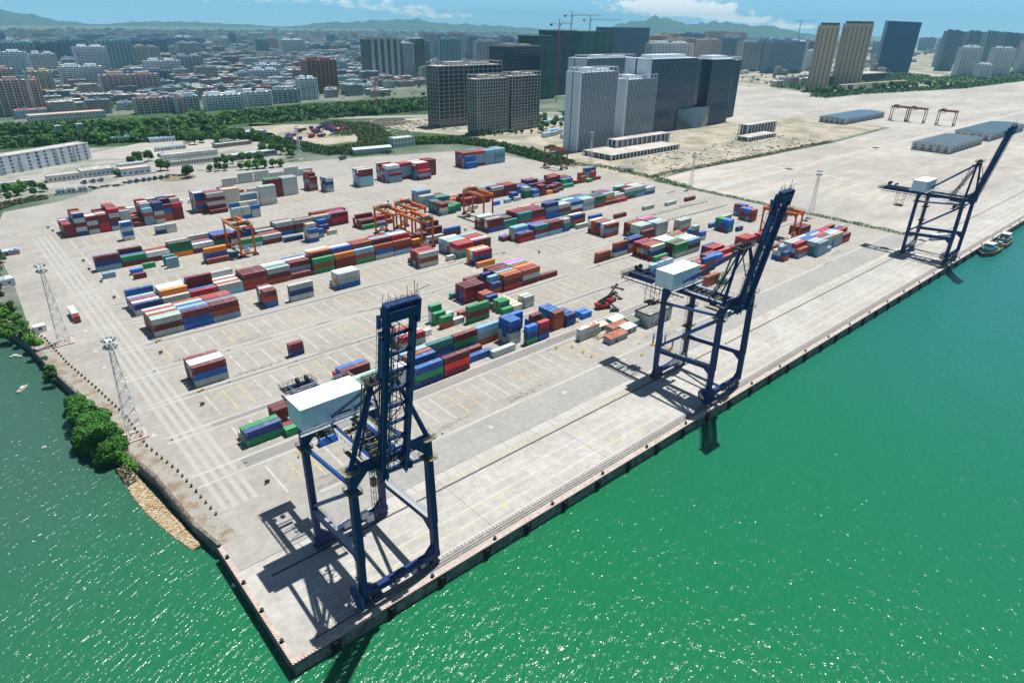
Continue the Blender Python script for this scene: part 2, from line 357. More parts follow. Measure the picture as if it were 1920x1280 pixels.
# pavement symbols
b = MB()
for x, y in ((19, 14.8), (24, 7.8), (66, 9), (68, 12), (115, 10), (110, 20), (127, 8), (196, 21), (210, 14), (280, 16)):
    b.quad((x, y-.5, .065), (x+.5, y-.7, .065), (x+1.6, y+.6, .065), (x+1.1, y+.9, .065))
b.build('yellow_pavement_marks', [paint])['kind'] = 'structure'
b = MB()
for x, y in ((1.5, 110), (3, 155), (0, 172), (1.8, 215), (.5, 190), (-1, 262), (-3, 330), (126, 42), (90, 42), (164, 45)):
    b.quad((x-.9, y-.2, .065), (x+.9, y-.2, .065), (x+.9, y+.2, .065), (x-.9, y+.2, .065)); b.quad((x-.2, y+.2, .065), (x+.2, y+.2, .065), (x+.2, y+1.4, .065), (x-.2, y+1.4, .065))
b.build('white_pavement_marks', [white])['kind'] = 'structure'
b = MB()
for k in range(70):
    x = rnd.uniform(4, 440); y = rnd.choice((50.5, 76.5, 104, 130, 156, 183, 212)) + rnd.uniform(-1, 1)
    b.quad((x-.4, y-.4, .066), (x+.4, y-.4, .066), (x+.4, y+.4, .066), (x-.4, y+.4, .066))
b.build('drain_covers', [railm])['kind'] = 'structure'

# quay wall: coping, painted edge, fenders, bollards
copm = mat('coping_concrete', (.52, .46, .40), .85, n1=(.8, .4, .65), c2=(.38, .30, .25), n2=(3, .15))
stripe = bpy.data.materials.new('red_white_edge'); stripe.use_nodes = True; t = stripe.node_tree
wv = t.nodes.new('ShaderNodeTexWave'); wv.wave_type = 'BANDS'; wv.bands_direction = 'DIAGONAL'; wv.inputs['Scale'].default_value = .8
cr = t.nodes.new('ShaderNodeValToRGB'); cr.color_ramp.interpolation = 'CONSTANT'; cr.color_ramp.elements[0].color = (.30, .05, .04, 1); cr.color_ramp.elements[1].position = .45; cr.color_ramp.elements[1].color = (.62, .58, .55, 1)
tcx = t.nodes.new('ShaderNodeTexCoord'); t.links.new(tcx.outputs['Object'], wv.inputs['Vector']); t.links.new(wv.outputs['Fac'], cr.inputs[0]); t.links.new(cr.outputs[0], t.nodes['Principled BSDF'].inputs['Base Color'])
qr = empty('quay_wall', (0, 0, 0)); tag(qr, 'long concrete quay wall with red and white coping edge above the green water', 'quay wall')
b = MB(); b.box(-.55, 1300, -.75, -.02, -7, .18); b.box(-.75, -.02, -.02, 44, -7, .18); b.build('wall', [wallc], qr)
b = MB(); b.box(-.9, 1300, -.95, .35, .18, .42); b.box(-.9, .3, .35, 44, .18, .42); b.build('coping', [copm], qr)
b = MB(); b.box(-.9, 1300, -.98, -.66, .42, .47); b.box(-.93, -.6, -.6, 44, .42, .47); b.build('painted_edge', [stripe], qr)
for k in range(36):
    x = 9 + 14.6*k; b = MB()
    b.box(x-1.1, x+1.1, -1.15, -.76, -3.2, .05); b.box(x-.5, x+.5, -1.5, -1.16, -2.8, -.4); b.build('fender', [black], qr)
bd = MB(); bd.tube((0, 0, .42), (0, 0, .95), .28, 8); bd.tube((0, 0, .95), (0, 0, 1.2), .45, 8); bd.box(-.5, .5, -.4, .4, .42, .5)
bme = bd.mesh('bollard', [dark])
for k in range(30):
    o = link('bollard', bme, None, (34.6 + 21.6*k if k else 36, -.1, 0)); tag(o, 'black mooring bollard on the coping of the long quay edge', 'bollard', 'mooring bollards along the quay edge')
for y in (6, 17, 28, 39):
    o = link('bollard', bme, None, (-.2, y, 0)); tag(o, 'dark bollard on the short western pier edge', 'bollard', 'bollards along the short pier edge')
b = MB()
for i in range(len(coast)-2):
    if i < 1: continue
    (x0, y0), (x1, y1) = coast[i], coast[i+1]
    if i > 8: break
    b.hexa([(x0-.5, y0, -6), (x0+.4, y0, -6), (x1+.4, y1, -6), (x1-.5, y1, -6), (x0-.5, y0, .5), (x0+.4, y0, .5), (x1+.4, y1, .5), (x1-.5, y1, .5)])
tag(b.build('sea_wall', [wallc]), 'weathered brown sea wall curving along the creek side of the yard', 'wall')
b = MB()
cs = coast[1:10]
for (x0, y0), (x1, y1) in zip(cs[:-1], cs[1:]): b.quad((x0+.4, y0, .03), (x0+5.6, y0, .03), (x1+5.6, y1, .03), (x1+.4, y1, .03))
b.build('bank_verge', [earth])['kind'] = 'structure'
blk = MB(); blk.box(-.45, .45, -.3, .3, 0, .7, 0); blm = blk.mesh('barrier_block', [mat('barrier_dark', (.10, .09, .06), .9, var=.4)])
for i, ((x0, y0), (x1, y1)) in enumerate(zip(cs[:-1], cs[1:])):
    if i == 0: continue
    n = int(math.hypot(x1-x0, y1-y0)/3.2)
    for k in range(n):
        o = link('barrier_block', blm, None, (x0+(x1-x0)*k/n+6.0, y0+(y1-y0)*k/n, .03), 1.3); tag(o, 'small dark concrete barrier block in the row edging the creek-side verge', 'barrier', 'barrier blocks along the creek verge')
for k in range(26):
    o = link('barrier_block', blm, None, (340+3.3*k, 179.8-.1*k, .05), 0); tag(o, 'dark block in the upper dotted row marking off the empty bays', 'barrier', 'upper dotted row of blocks on the empty bays')
for k in range(23):
    o = link('barrier_block', blm, None, (352+3.3*k, 163.4-.12*k, .05), 0); tag(o, 'dark block in the lower dotted row marking off the empty bays', 'barrier', 'lower dotted row of blocks on the empty bays')
b = MB()
r2 = random.Random(3)
for k in range(5200):
    t_ = r2.random(); y = 52 + 52*t_; xw = -2.5-6*t_; u = r2.random(); x = xw - .9 - u*(1.8+2.4*math.sin(t_*3)); s_ = r2.uniform(.15, .5); z = -3.0 - u*.9 + r2.uniform(0, .5)
    a = Vector((x, y, z)); pts = []
    for dz in (-1, 1):
        for dx, dy in ((-1, -1), (1, -1), (1, 1), (-1, 1)): pts.append(a + Vector((dx*s_*r2.uniform(.35, .75), dy*s_*r2.uniform(.35, .75), dz*s_*r2.uniform(.3, .6))))
    b.hexa(pts)
tag(b.build('riprap', [stone]), 'orange brown riprap stones heaped along the foot of the creek wall', 'riprap', kind='stuff')
# ---------------------------------------------------------------- ship-to-shore cranes
def sts_crane(cx, label, house_dx, variant):
    root = empty('quay_crane', (cx, 15, 0)); tag(root, label, 'crane', 'blue quay cranes with raised booms')
    OFF = (0, -15, 0)
    def put(b, name, mt, par=None):
        if par: return b.build(name, mt, par)
        return b.build(name, mt, root, OFF)
    X = 9.7; YS, YL = 3.2, 27.3
    # legs, tapered boxes
    for sx in (-1, 1):
        b = MB(); b.beam((sx*10.2, YS, 4.6), (sx*10.0, YS, 14), 1.5, 1.7, up=(0, 1, 0)); b.beam((sx*10.0, YS, 14), (sx*X, YS+.4, 39.2), 1.7, 1.9, up=(0, 1, 0), w2=1.5, h2=1.6)
        lg = put(b, 'leg', navy)
        b = MB(); b.box(sx*X-1.5, sx*X+1.5, YS-1.3, YS+2.2, 33.0, 33.12); b.rail([(sx*X-1.5, YS-1.3, 33.1), (sx*X+1.5, YS-1.3, 33.1), (sx*X+1.5, YS+2.2, 33.1), (sx*X-1.5, YS+2.2, 33.1), (sx*X-1.5, YS-1.3, 33.1)], r=.07)
        b.box(sx*X-1.5, sx*X+1.5, YS-1.3, YS+2.2, 38.6, 38.7); b.rail([(sx*X-1.5, YS-1.3, 38.7), (sx*X+1.5, YS-1.3, 38.7), (sx*X+1.5, YS+2.2, 38.7)], r=.07)
        put(b, 'leg_platform', yel, lg)
        b = MB(); b.beam((sx*X, YL, 4.0), (sx*X, YL, 12), 1.3, 1.5, up=(0, 1, 0), w2=1.5, h2=1.7); b.beam((sx*X, YL, 12), (sx*X, YL, 36.6), 1.5, 1.7, up=(0, 1, 0), w2=1.5, h2=1.5)
        lg = put(b, 'leg', navy)
        b = MB(); b.box(sx*X-1.5, sx*X+1.5, YL-1.6, YL+1.6, 31.9, 32.0); b.rail([(sx*X-1.5, YL-1.6, 32), (sx*X+1.5, YL-1.6, 32), (sx*X+1.5, YL+1.6, 32), (sx*X-1.5, YL+1.6, 32), (sx*X-1.5, YL-1.6, 32)], r=.07)
        put(b, 'leg_platform', yel, lg)
        # haunches and the Y cross beam with its walkway
        b = MB(); b.beam((sx*X, YS+.6, 14.4), (sx*X, YL-.6, 12.6), 1.1, 1.7)
        b.hexa([(sx*X-.5, YS+.7, 11.5), (sx*X+.5, YS+.7, 11.5), (sx*X+.5, YS+.8, 11.4), (sx*X-.5, YS+.8, 11.4), (sx*X-.5, YS+.7, 13.6), (sx*X+.5, YS+.7, 13.6), (sx*X+.5, YS+4, 13.6), (sx*X-.5, YS+4, 13.6)])
        cb = put(b, 'cross_beam', navy)
        b = MB(); b.hexa([(sx*X-.8, YS+1, 15.28), (sx*X+.8, YS+1, 15.28), (sx*X+.8, YL-1, 13.5), (sx*X-.8, YL-1, 13.5), (sx*X-.8, YS+1, 15.34), (sx*X+.8, YS+1, 15.34), (sx*X+.8, YL-1, 13.58), (sx*X-.8, YL-1, 13.58)])
        b.rail([(sx*X+.8, YS+1, 15.3), (sx*X+.8, YL-1, 13.55)], r=.05, post=1.6)
        put(b, 'walkway', galv, cb)
        b = MB(); b.tube((sx*X, YS+.6, 34.6), (sx*X, YL-.6, 32.2), .52, 10); put(b, 'strut', navyl)
        b = MB(); b.tube((sx*X, YS+.6, 33.2), (sx*X, YL-.6, 14.6), .5, 10); put(b, 'diagonal_brace', navyl)
    for y, zt, sp in ((YS, 4.6, 10.2), (YL, 3.8, X)):
        b = MB(); b.beam((-sp-1, y, zt-.9), (sp+1, y, zt-.9), 1.5, 1.8)
        for sx in (-1, 1):
            b.hexa([(sx*(sp-.6), y-.55, zt), (sx*(sp-3.2), y-.55, zt), (sx*(sp-3.2), y+.55, zt), (sx*(sp-.6), y+.55, zt), (sx*(sp-.6), y-.55, zt+2.6), (sx*(sp-.7), y-.55, zt+2.6), (sx*(sp-.7), y+.55, zt+2.6), (sx*(sp-.6), y+.55, zt+2.6)])
        sb = put(b, 'sill_beam', navy)
        for sx in (-1, 1):
            for k in range(2):
                xc = sx*(sp-1.2-k*3.2+.9)
                b = MB(); b.hexa([(xc-1.4, y-.5, 1.0), (xc+1.4, y-.5, 1.0), (xc+1.4, y+.5, 1.0), (xc-1.4, y+.5, 1.0), (xc-.5, y-.5, 2.5), (xc+.5, y-.5, 2.5), (xc+.5, y+.5, 2.5), (xc-.5, y+.5, 2.5)])
                b.box(xc-1.5, xc+1.5, y+.6, y+1.3, .7, 1.3, 0)
                bo = put(b, 'bogie', dark)
                for wx in (-.85, .85):
                    b = MB(); b.tube((xc+wx, y-.35, .62), (xc+wx, y+.35, .62), .55, 10); b.build('wheel', [navyl], bo)
    # electrical boxes on the landside sill
    b = MB()
    for k in range(3): b.box(-3+k*2.6, -1+k*2.6, YL-1.9, YL-.8, 3.9, 5.9)
    b.box(3.6, 5.6, YL-2.0, YL-.9, 2.2, 4.4); put(b, 'electrical_cabinet', wpaint)
    b = MB()
    for k in range(4): b.box(-2+k*2.4, -.9+k*2.4, YS-1.25, YS-.76, 2.6, 3.6)
    put(b, 'signal_box', mat('box_mixed', (.45, .48, .42), .6, n1=(.8, .45, .55), c2=(.5, .06, .05)))
    # cable reel on the near seaward corner
    b = MB(); xr = -11.9
    for k in range(28):
        a = 2*math.pi*k/28; a2 = a+.13
        for rr0, rr1 in ((.5, 2.9),):
            b.hexa([(xr-.12, YS+math.cos(a)*rr0, 4.0+math.sin(a)*rr0), (xr+.12, YS+math.cos(a)*rr0, 4.0+math.sin(a)*rr0), (xr+.12, YS+math.cos(a2)*rr0, 4.0+math.sin(a2)*rr0), (xr-.12, YS+math.cos(a2)*rr0, 4.0+math.sin(a2)*rr0),
                    (xr-.12, YS+math.cos(a)*rr1, 4.0+math.sin(a)*rr1), (xr+.12, YS+math.cos(a)*rr1, 4.0+math.sin(a)*rr1), (xr+.12, YS+math.cos(a2)*rr1, 4.0+math.sin(a2)*rr1), (xr-.12, YS+math.cos(a2)*rr1, 4.0+math.sin(a2)*rr1)])
    n = 28
    for k in range(n):
        a = 2*math.pi*k/n; a2 = 2*math.pi*(k+1)/n
        b.beam((xr, YS+math.cos(a)*2.9, 4+math.sin(a)*2.9), (xr, YS+math.cos(a2)*2.9, 4+math.sin(a2)*2.9), .35, .2)
    b.tube((xr-.6, YS, 4), (xr+1.6, YS, 4), .5, 10)
    put(b, 'cable_reel', navyl if variant == 0 else navy)
    # upper transverse beams
    b = MB(); b.beam((-X, YS+.3, 38.4), (X, YS+.3, 38.4), 1.4, 2.0)
    for sx in (-1, 1): b.hexa([(sx*(X-.7), YS-.3, 34.6), (sx*(X-.8), YS-.3, 34.6), (sx*(X-.8), YS+.9, 34.6), (sx*(X-.7), YS+.9, 34.6), (sx*(X-.7), YS-.3, 37.4), (sx*(X-3.6), YS-.3, 37.4), (sx*(X-3.6), YS+.9, 37.4), (sx*(X-.7), YS+.9, 37.4)])
    put(b, 'top_beam', navy)
    b = MB(); b.beam((-X-.7, YL, 36.6), (X+.7, YL, 36.6), 1.5, 2.2)
    for sx in (-1, 1): b.hexa([(sx*(X-.7), YL-.6, 32.6), (sx*(X-.8), YL-.6, 32.6), (sx*(X-.8), YL+.6, 32.6), (sx*(X-.7), YL+.6, 32.6), (sx*(X-.7), YL-.6, 35.5), (sx*(X-3.4), YL-.6, 35.5), (sx*(X-3.4), YL+.6, 35.5), (sx*(X-.7), YL+.6, 35.5)])
    put(b, 'top_beam', navy)
    # trolley girders and ties
    for sx in (-1, 1):
        b = MB(); b.beam((sx*3, .2, 36.4), (sx*3, 49.5, 35.6), .95, 2.0); gd = put(b, 'main_girder', navy)
        b = MB(); b.hexa([(sx*3.5, .6, 37.3), (sx*4.7, .6, 37.3), (sx*4.7, 23, 37.0), (sx*3.5, 23, 37.0), (sx*3.5, .6, 37.4), (sx*4.7, .6, 37.4), (sx*4.7, 23, 37.1), (sx*3.5, 23, 37.1)], 0)
        b.rail([(sx*4.7, .6, 37.35), (sx*4.7, 23, 37.0)], r=.07, post=1.8, mi=1)
        if sx < 0: b.rail([(sx*3.6, 32.5, 36.8), (sx*3.6, 49, 36.6)], r=.07, post=1.8, mi=1)
        put(b, 'walkway', [galv, yel], gd)
    for y in (1.5, 6.2, 11, 15.8, 20.6, 33, 37, 41, 45, 49):
        b = MB(); b.beam((-2.6, y, 36.3), (2.6, y, 36.3), .4, .8)
        if y in (6.2, 11, 15.8): b.beam((-2.5, y, 36.3), (2.5, y+4.6, 36.3), .2, .3)
        put(b, 'girder_tie', navy)
    # rear end platform with cable sheaves and festoon
    b = MB(); b.box(-4.6, 4.6, 48.5, 52.6, 34.9, 35.05); b.rail([(-4.6, 48.5, 35), (-4.6, 52.6, 35), (4.6, 52.6, 35), (4.6, 48.5, 35)], r=.08, h=1.3, post=1.3)
    rp_ = put(b, 'rear_platform', dark)
    for sx in (-1, 1):
        b = MB(); b.tube((sx*1.6, 47.6, 38.4), (sx*.9, 47.6, 38.4), .9, 12); b.beam((sx*1.25, 47.6, 36.2), (sx*1.25, 47.6, 38.4), .3, .3); put(b, 'cable_sheave', dark, rp_)
    b = MB(); b.tube((-2.2, 43.8, 38.2), (2.2, 43.8, 38.2), .55, 8); b.beam((-2, 43.8, 36.4), (-2, 43.8, 38), .2, .2); b.beam((2, 43.8, 36.4), (2, 43.8, 38), .2, .2); put(b, 'cable_drum', dark, rp_)
    b = MB(); b.beam((-5.1, 22, 34.6), (-5.1, 50, 34.2), .25, .35)
    for k in range(14):
        y = 23+k*1.95; d_ = 1.4+.7*math.sin(k*1.7)+(1.2 if 4 < k < 9 else 0); pr = None
        for s_ in range(7):
            t_ = s_/6; pnt = Vector((-5.1, y+1.95*t_, 34.4-d_*4*t_*(1-t_)))
            if pr: b.beam(pr, pnt, .09, .09)
            pr = pnt
    put(b, 'festoon_cable', black)
    # hanging service frame
    b = MB(); y0, z0 = 37.5, 26.0
    for sx in (-1, 1):
        for dy in (0, 4.2): b.beam((sx*1.7, y0+dy, z0), (sx*1.7, y0+dy, 35.2), .16, .16)
    for dz in (0, 1.0, 3.2): 
        b.beam((-1.7, y0, z0+dz), (-1.7, y0+4.2, z0+dz), .13, .13); b.beam((1.7, y0, z0+dz), (1.7, y0+4.2, z0+dz), .13, .13)
    b.box(-2.1, 2.1, y0-.3, y0+4.6, z0-.35, z0-.15); b.box(-3.1, 3.1, y0+1, y0+1.5, z0-.15, z0+.25); b.box(-3.1, 3.1, y0+2.8, y0+3.3, z0-.15, z0+.25)
    put(b, 'hanging_frame', dark)
    # machinery house
    hx0, hx1, hy0, hy1 = (-10.1 if variant == 0 else -9.9)+house_dx, (6.4 if variant == 0 else 6.6)+house_dx, 24.4, 32.1
    b = MB(); b.box(hx0, hx1, hy0, hy1, 37.9, 43.9, 0); h = put(b, 'machinery_house', housew)
    b = MB(); b.box(hx0-.12, hx1+.12, hy0-.12, hy1+.12, 43.9, 44.1); put(b, 'roof', roofw, h)
    b = MB(); b.box(hx0-1.2, hx1+2.2, hy0-1.2, hy0-.03, 37.75, 37.9); b.box(hx0, hx1+.8, hy1, hy1+1.2, 37.75, 37.9)
    b.rail([(hx0-1.2, hy0-1.2, 37.9), (hx1+2.2, hy0-1.2, 37.9), (hx1+2.2, hy0+3, 37.9)], r=.07, mi=1); b.rail([(hx0, hy1+.1, 44.1), (hx1, hy1+.1, 44.1), (hx1, hy0+.1, 44.1)], r=.06, mi=1)
    put(b, 'walkway', [galv, wsteel], h)
    b = MB()
    for x in (hx0+6, hx0+6.4): b.beam((x, hy0-.25, 37.9), (x, hy0-.25, 45), .06, .06)
    for k in range(16): b.beam((hx0+6, hy0-.25, 38.2+k*.42), (hx0+6.4, hy0-.25, 38.2+k*.42), .04, .04)
    put(b, 'ladder', wsteel, h)
    b = MB(); b.box(hx0+2.6, hx0+3.6, hy0-.45, hy0-.03, 38.2, 38.9); b.box(hx1-3.2, hx1-2.2, hy0-.45, hy0-.03, 38.2, 38.9); put(b, 'air_unit', wpaint, h)
    b = MB(); b.box(hx0+7.4, hx0+12.4, hy0-.12, hy0-.03, 39.3, 39.75); put(b, 'louvre', dark, h)
    # clutter of winches between the girders
    b = MB()
    for k in range(26):
        x = rnd.uniform(-2.3, 2.3); y = rnd.uniform(2, 22); s_ = rnd.uniform(.3, .9); b.box(x-s_/2, x+s_/2, y-s_/2, y+s_/2, 36.1, 36.7+rnd.uniform(0, .9), k % 2)
    for k in range(9):
        y = 3+k*2.2; b.tube((-2.2, y, 37), (2.2, y, 37), .14, 6, 1)
    put(b, 'winch_gear', [dark, yel])
    # trolley with cab and spreader
    ty = 13.5 if variant == 0 else 9.5
    b = MB(); b.box(-3.2, 3.2, ty-3, ty+3, 34.4, 34.9); b.rail([(-3.2, ty-3, 34.9), (3.2, ty-3, 34.9), (3.2, ty+3, 34.9), (-3.2, ty+3, 34.9), (-3.2, ty-3, 34.9)], r=.07, mi=1)
    b.box(-4.4, -3.2, ty-4, ty+4, 33.4, 33.5, 1); b.rail([(-4.4, ty-4, 33.5), (-4.4, ty+4, 33.5)], r=.07, mi=1)
    tr = put(b, 'trolley', [dark, yel])
    b = MB(); b.box(-2.6, -.6, ty-4.6, ty-2.2, 31.6, 34.0, 0); b.box(-2.5, -.7, ty-4.66, ty-4.61, 32.1, 33.7, 1); put(b, 'operator_cab', [wpaint, glassd], tr)
    b = MB()
    for sx in (-2.4, 2.4):
        for dy in (-.7, .7): b.beam((sx*.6, ty+dy, 34.4), (sx, ty+dy, 30.6), .06, .06, 1)
    b.box(-3.1, 3.1, ty-.3, ty+.3, 30.0, 30.6, 0); b.box(-3.1, -2.7, ty-1.2, ty+1.2, 29.8, 30.2, 0); b.box(2.7, 3.1, ty-1.2, ty+1.2, 29.8, 30.2, 0); b.box(-1.3, 1.3, ty-.8, ty+.8, 30.5, 31.6, 1)
    put(b, 'spreader', [mat('spreader_red', (.28, .06, .02), .6, n2=(3, .3)), dark], tr)
    # A frame
    AP = (2.9, 4.3, 57.0)
    for sx in (-1, 1):
        b = MB(); b.tube((sx*X, YS+.3, 39.2), (sx*AP[0], AP[1], AP[2]), .62, 10, r2=.5); put(b, 'a_frame_leg', navy)
        b = MB(); b.tube((sx*2.9, AP[1]+.2, AP[2]-.3), (sx*3.0, 26.0, 38.0), .42, 8); put(b, 'backstay', navyl)
        b = MB(); b.tube((sx*2.4, AP[1]+.1, AP[2]-.3), (sx*2.6, 12.0, 37.2), .3, 8); put(b, 'inner_stay', navy)
        b = MB(); b.beam((sx*2.9, AP[1]-.5, AP[2]-.2), (sx*2.9, .7, 48.5), .22, .3); b.beam((sx*2.9, .7, 48.5), (sx*2.9, -2.6, 60.0), .22, .3); put(b, 'forestay_link', dark)
    b = MB(); b.beam((-3.6, AP[1], AP[2]), (3.6, AP[1], AP[2]), 1.0, 1.0); b.box(-3.9, 3.9, AP[1]-1.6, AP[1]+1.6, AP[2]+.5, AP[2]+.6)
    b.rail([(-3.9, AP[1]-1.6, AP[2]+.6), (3.9, AP[1]-1.6, AP[2]+.6), (3.9, AP[1]+1.6, AP[2]+.6), (-3.9, AP[1]+1.6, AP[2]+.6), (-3.9, AP[1]-1.6, AP[2]+.6)], r=.08)
    for x in (-2.4, -.8, .8, 2.4): b.tube((x-.2, AP[1], AP[2]+1.1), (x+.2, AP[1], AP[2]+1.1), .7, 10)
    put(b, 'apex_platform', dark)
    # stairs up the A frame (left side) and up the near leg
    def stair(p, q, name='stair'):
        b = MB(); p = Vector(p); q = Vector(q); side = Vector((0, 0, 0))
        for o_ in (-.4, .4):
            b.beam(p+Vector((o_, 0, 0)), q+Vector((o_, 0, 0)), .08, .25); b.beam(p+Vector((o_, 0, 1)), q+Vector((o_, 0, 1)), .06, .06)
        n = int((q-p).length/.5)
        for k in range(n): c = p+(q-p)*k/n; b.box(c.x-.4, c.x+.4, c.y-.12, c.y+.12, c.z, c.z+.04)
        put(b, name, yel)
    stair((-4.2, 12.5, 37.4), (-3.6, 8.2, 47.0)); stair((-3.6, 8.2, 47.0), (-3.4, 6.2, 56.6)); stair((4.0, 15, 37.4), (4.0, 9.0, 43.5))
    b = MB(); b.box(-5.0, -2.9, 7.6, 9.2, 46.9, 47.0); b.rail([(-5.0, 7.6, 47), (-5, 9.2, 47), (-2.9, 9.2, 47)], r=.07); put(b, 'stair_landing', yel)
    b = MB()
    for o_ in (-.25, .25): b.beam((-X-1.1, YS+1.2+o_, 2), (-X-1.0, YS+1.2+o_, 14), .07, .07)
    for k in range(24): b.beam((-X-1.1, YS+.95, 2.2+k*.5), (-X-1.1, YS+1.45, 2.2+k*.5), .05, .05)
    put(b, 'ladder', yel)
    # lift shaft on the far landside leg
    b = MB()
    for dx, dy in ((0, 0), (1.4, 0), (1.4, 1.4), (0, 1.4)): b.beam((X-3.0+dx, YL-.9+dy, 4), (X-3.0+dx, YL-.9+dy, 34), .12, .12)
    for k in range(16):
        z = 4+k*2; b.beam((X-3.0, YL-.9, z), (X-1.6, YL-.9, z), .08, .08); b.beam((X-3.0, YL-.9, z), (X-3.0, YL+.5, z), .08, .08); b.beam((X-3.0, YL-.9, z), (X-1.6, YL-.9, z+2), .06, .06)
    b.box(X-3.0, X-1.7, YL-.8, YL+.4, 12, 14.4); put(b, 'lift_shaft', mat('shaft_rust', (.20, .13, .09), .7, n2=(3, .3)))
    for z in (17.5, 26):
        b = MB(); b.box(X-3.4, X+1.2, YL-2.0, YL+1.6, z, z+.1); b.rail([(X-3.4, YL-2, z), (X+1.2, YL-2, z), (X+1.2, YL+1.6, z)], r=.07); put(b, 'landing', dark)
    # raised boom
    H = Vector((-.7, 1.4, 35.6)); T = Vector((-.7, -5.8, 77.2)); D = (T-H).normalized(); F = Vector((0, D.z, -D.y)).normalized()   # F points landward, across the boom
    def bp_(x, s_, f): return H + D*s_ + F*f + Vector((x, 0, 0))
    Lb = (T-H).length
    bo = None
    for sx in (-1, 1):
        b = MB(); b.beam(bp_(sx*2.9, -.8, 0), bp_(sx*2.9, Lb-3.5, 0), .65, 1.6, up=F)
        b.beam(bp_(sx*2.75, Lb-3.5, 0), bp_(sx*2.75, Lb-1, .2), 1.0, 2.1, up=F, w2=.8, h2=1.2)
        bo = put(b, 'boom_girder', navy)
        b = MB(); b.beam(bp_(sx*2.35, -.5, -1.3), bp_(sx*2.35, Lb-3, -1.3), .25, .3, up=F); b.beam(bp_(sx*3.45, 0, .9), bp_(sx*3.45, Lb-5, .9), .3, .16, up=F); b.beam(bp_(sx*3.4, 0, -.6), bp_(sx*3.4, Lb-4, -.6), .22, .22, up=F)
        put(b, 'trolley_rail', navyl)
        b = MB()
        for f_ in (.5, 1.2): b.beam(bp_(sx*4.15, 1, f_), bp_(sx*4.15, Lb-4, f_), .07, .07, up=F)
        for k in range(22): b.beam(bp_(sx*3.3, 1+k*1.85, .3), bp_(sx*4.2, 1+k*1.85, .3), .08, .08, up=F); b.beam(bp_(sx*4.15, 1+k*1.85, .3), bp_(sx*4.15, 1+k*1.85, 1.3), .06, .06)
        put(b, 'boom_walkway', dark)
    b = MB()
    for k in range(10):
        s_ = 1+k*4.4; b.beam(bp_(-2.7, s_, .2), bp_(2.7, s_, .2), .45, .7, up=F)
        if k < 9: b.beam(bp_(-2.3 if k % 2 else 2.3, s_, .3), bp_(2.3 if k % 2 else -2.3, s_+4.4, .3), .16, .16, up=F)
    put(b, 'boom_cross_tie', navy)
    b = MB()
    for k in range(60):
        s_ = rnd.uniform(1, Lb-6); x = rnd.choice((-1.7, -1.2, -.6, .3, 1.1)); b.beam(bp_(x, s_, rnd.uniform(-.4, .9)), bp_(x+rnd.uniform(-.8, .8), s_+rnd.uniform(.5, 2.2), rnd.uniform(-.4, .9)), .1, .1)
    for x in (-1.9, -.9, .1): b.beam(bp_(x, 0, .2), bp_(x, Lb-4, .2), .12, .12)
    for k in range(18): b.beam(bp_(-1.9, 1.2+k*2.3, .4), bp_(.1, 1.2+k*2.3, .4), .1, .1)
    put(b, 'boom_cable_tray', dark)
    b = MB()
    for k in range(14): c = bp_(rnd.uniform(-2, 1), 2+k*2.7, .9); b.rail([c, c+Vector((rnd.uniform(.8, 1.8), 0, 0))], r=.07, h=.9)
    put(b, 'boom_ladder_cage', yel)
    b = MB(); b.beam(bp_(-3.5, Lb-.9, -.2), bp_(3.5, Lb-.9, -.2), 2.2, 2.6, up=F); b.beam(bp_(-3.5, Lb+1.1, -.3), bp_(3.5, Lb+1.1, -.3), .5, 1.6, up=F)
    for x in (-3.4, 3.4): b.beam(bp_(x, Lb-3.6, -.6), bp_(x, Lb+1.4, -.6), .7, 1.6, up=F)
    hd = put(b, 'boom_head', navy)
    b = MB()
    for k in range(9):
        x = -3.6+k*.9; c = bp_(x, Lb+1.2, rnd.uniform(-.6, .6)); b.beam(c, c+Vector((rnd.uniform(-.4, .4), 0, rnd.uniform(.8, 2.4))), .07, .07)
    c = bp_(3.2, Lb+1.2, 0); b.beam(c, c+Vector((0, 0, 3.2)), .09, .09); b.beam(c+Vector((0, 0, 1)), c+Vector((3.6, .3, 1.4)), .08, .08)
    b.rail([bp_(-3.6, Lb+1.3, -.8), bp_(3.6, Lb+1.3, -.8)], r=.07); put(b, 'antenna', dark, hd)
    b = MB(); b.beam(bp_(-4.1, Lb-4.0, .5), bp_(-3.5, Lb-1.8, 1.6), .8, .8); b.tube(bp_(-4.3, Lb-5, .2), bp_(-3.3, Lb-5, .2), .5, 8); b.beam(bp_(-3.9, 27.5, 0), bp_(-3.9, Lb-6, 0), .35, 1.5, up=F); put(b, 'boom_latch', navyl)
    return root
sts_crane(29.1, 'nearest blue quay crane at the pier corner, boom up, cable reel at its foot', -.4, 0)
sts_crane(170.3, 'middle blue quay crane with white machinery house, beside the low grey shacks', 0, 1)
sts_crane(418.6, 'farthest blue quay crane, standing by the two moored tugboats', 0, 2)

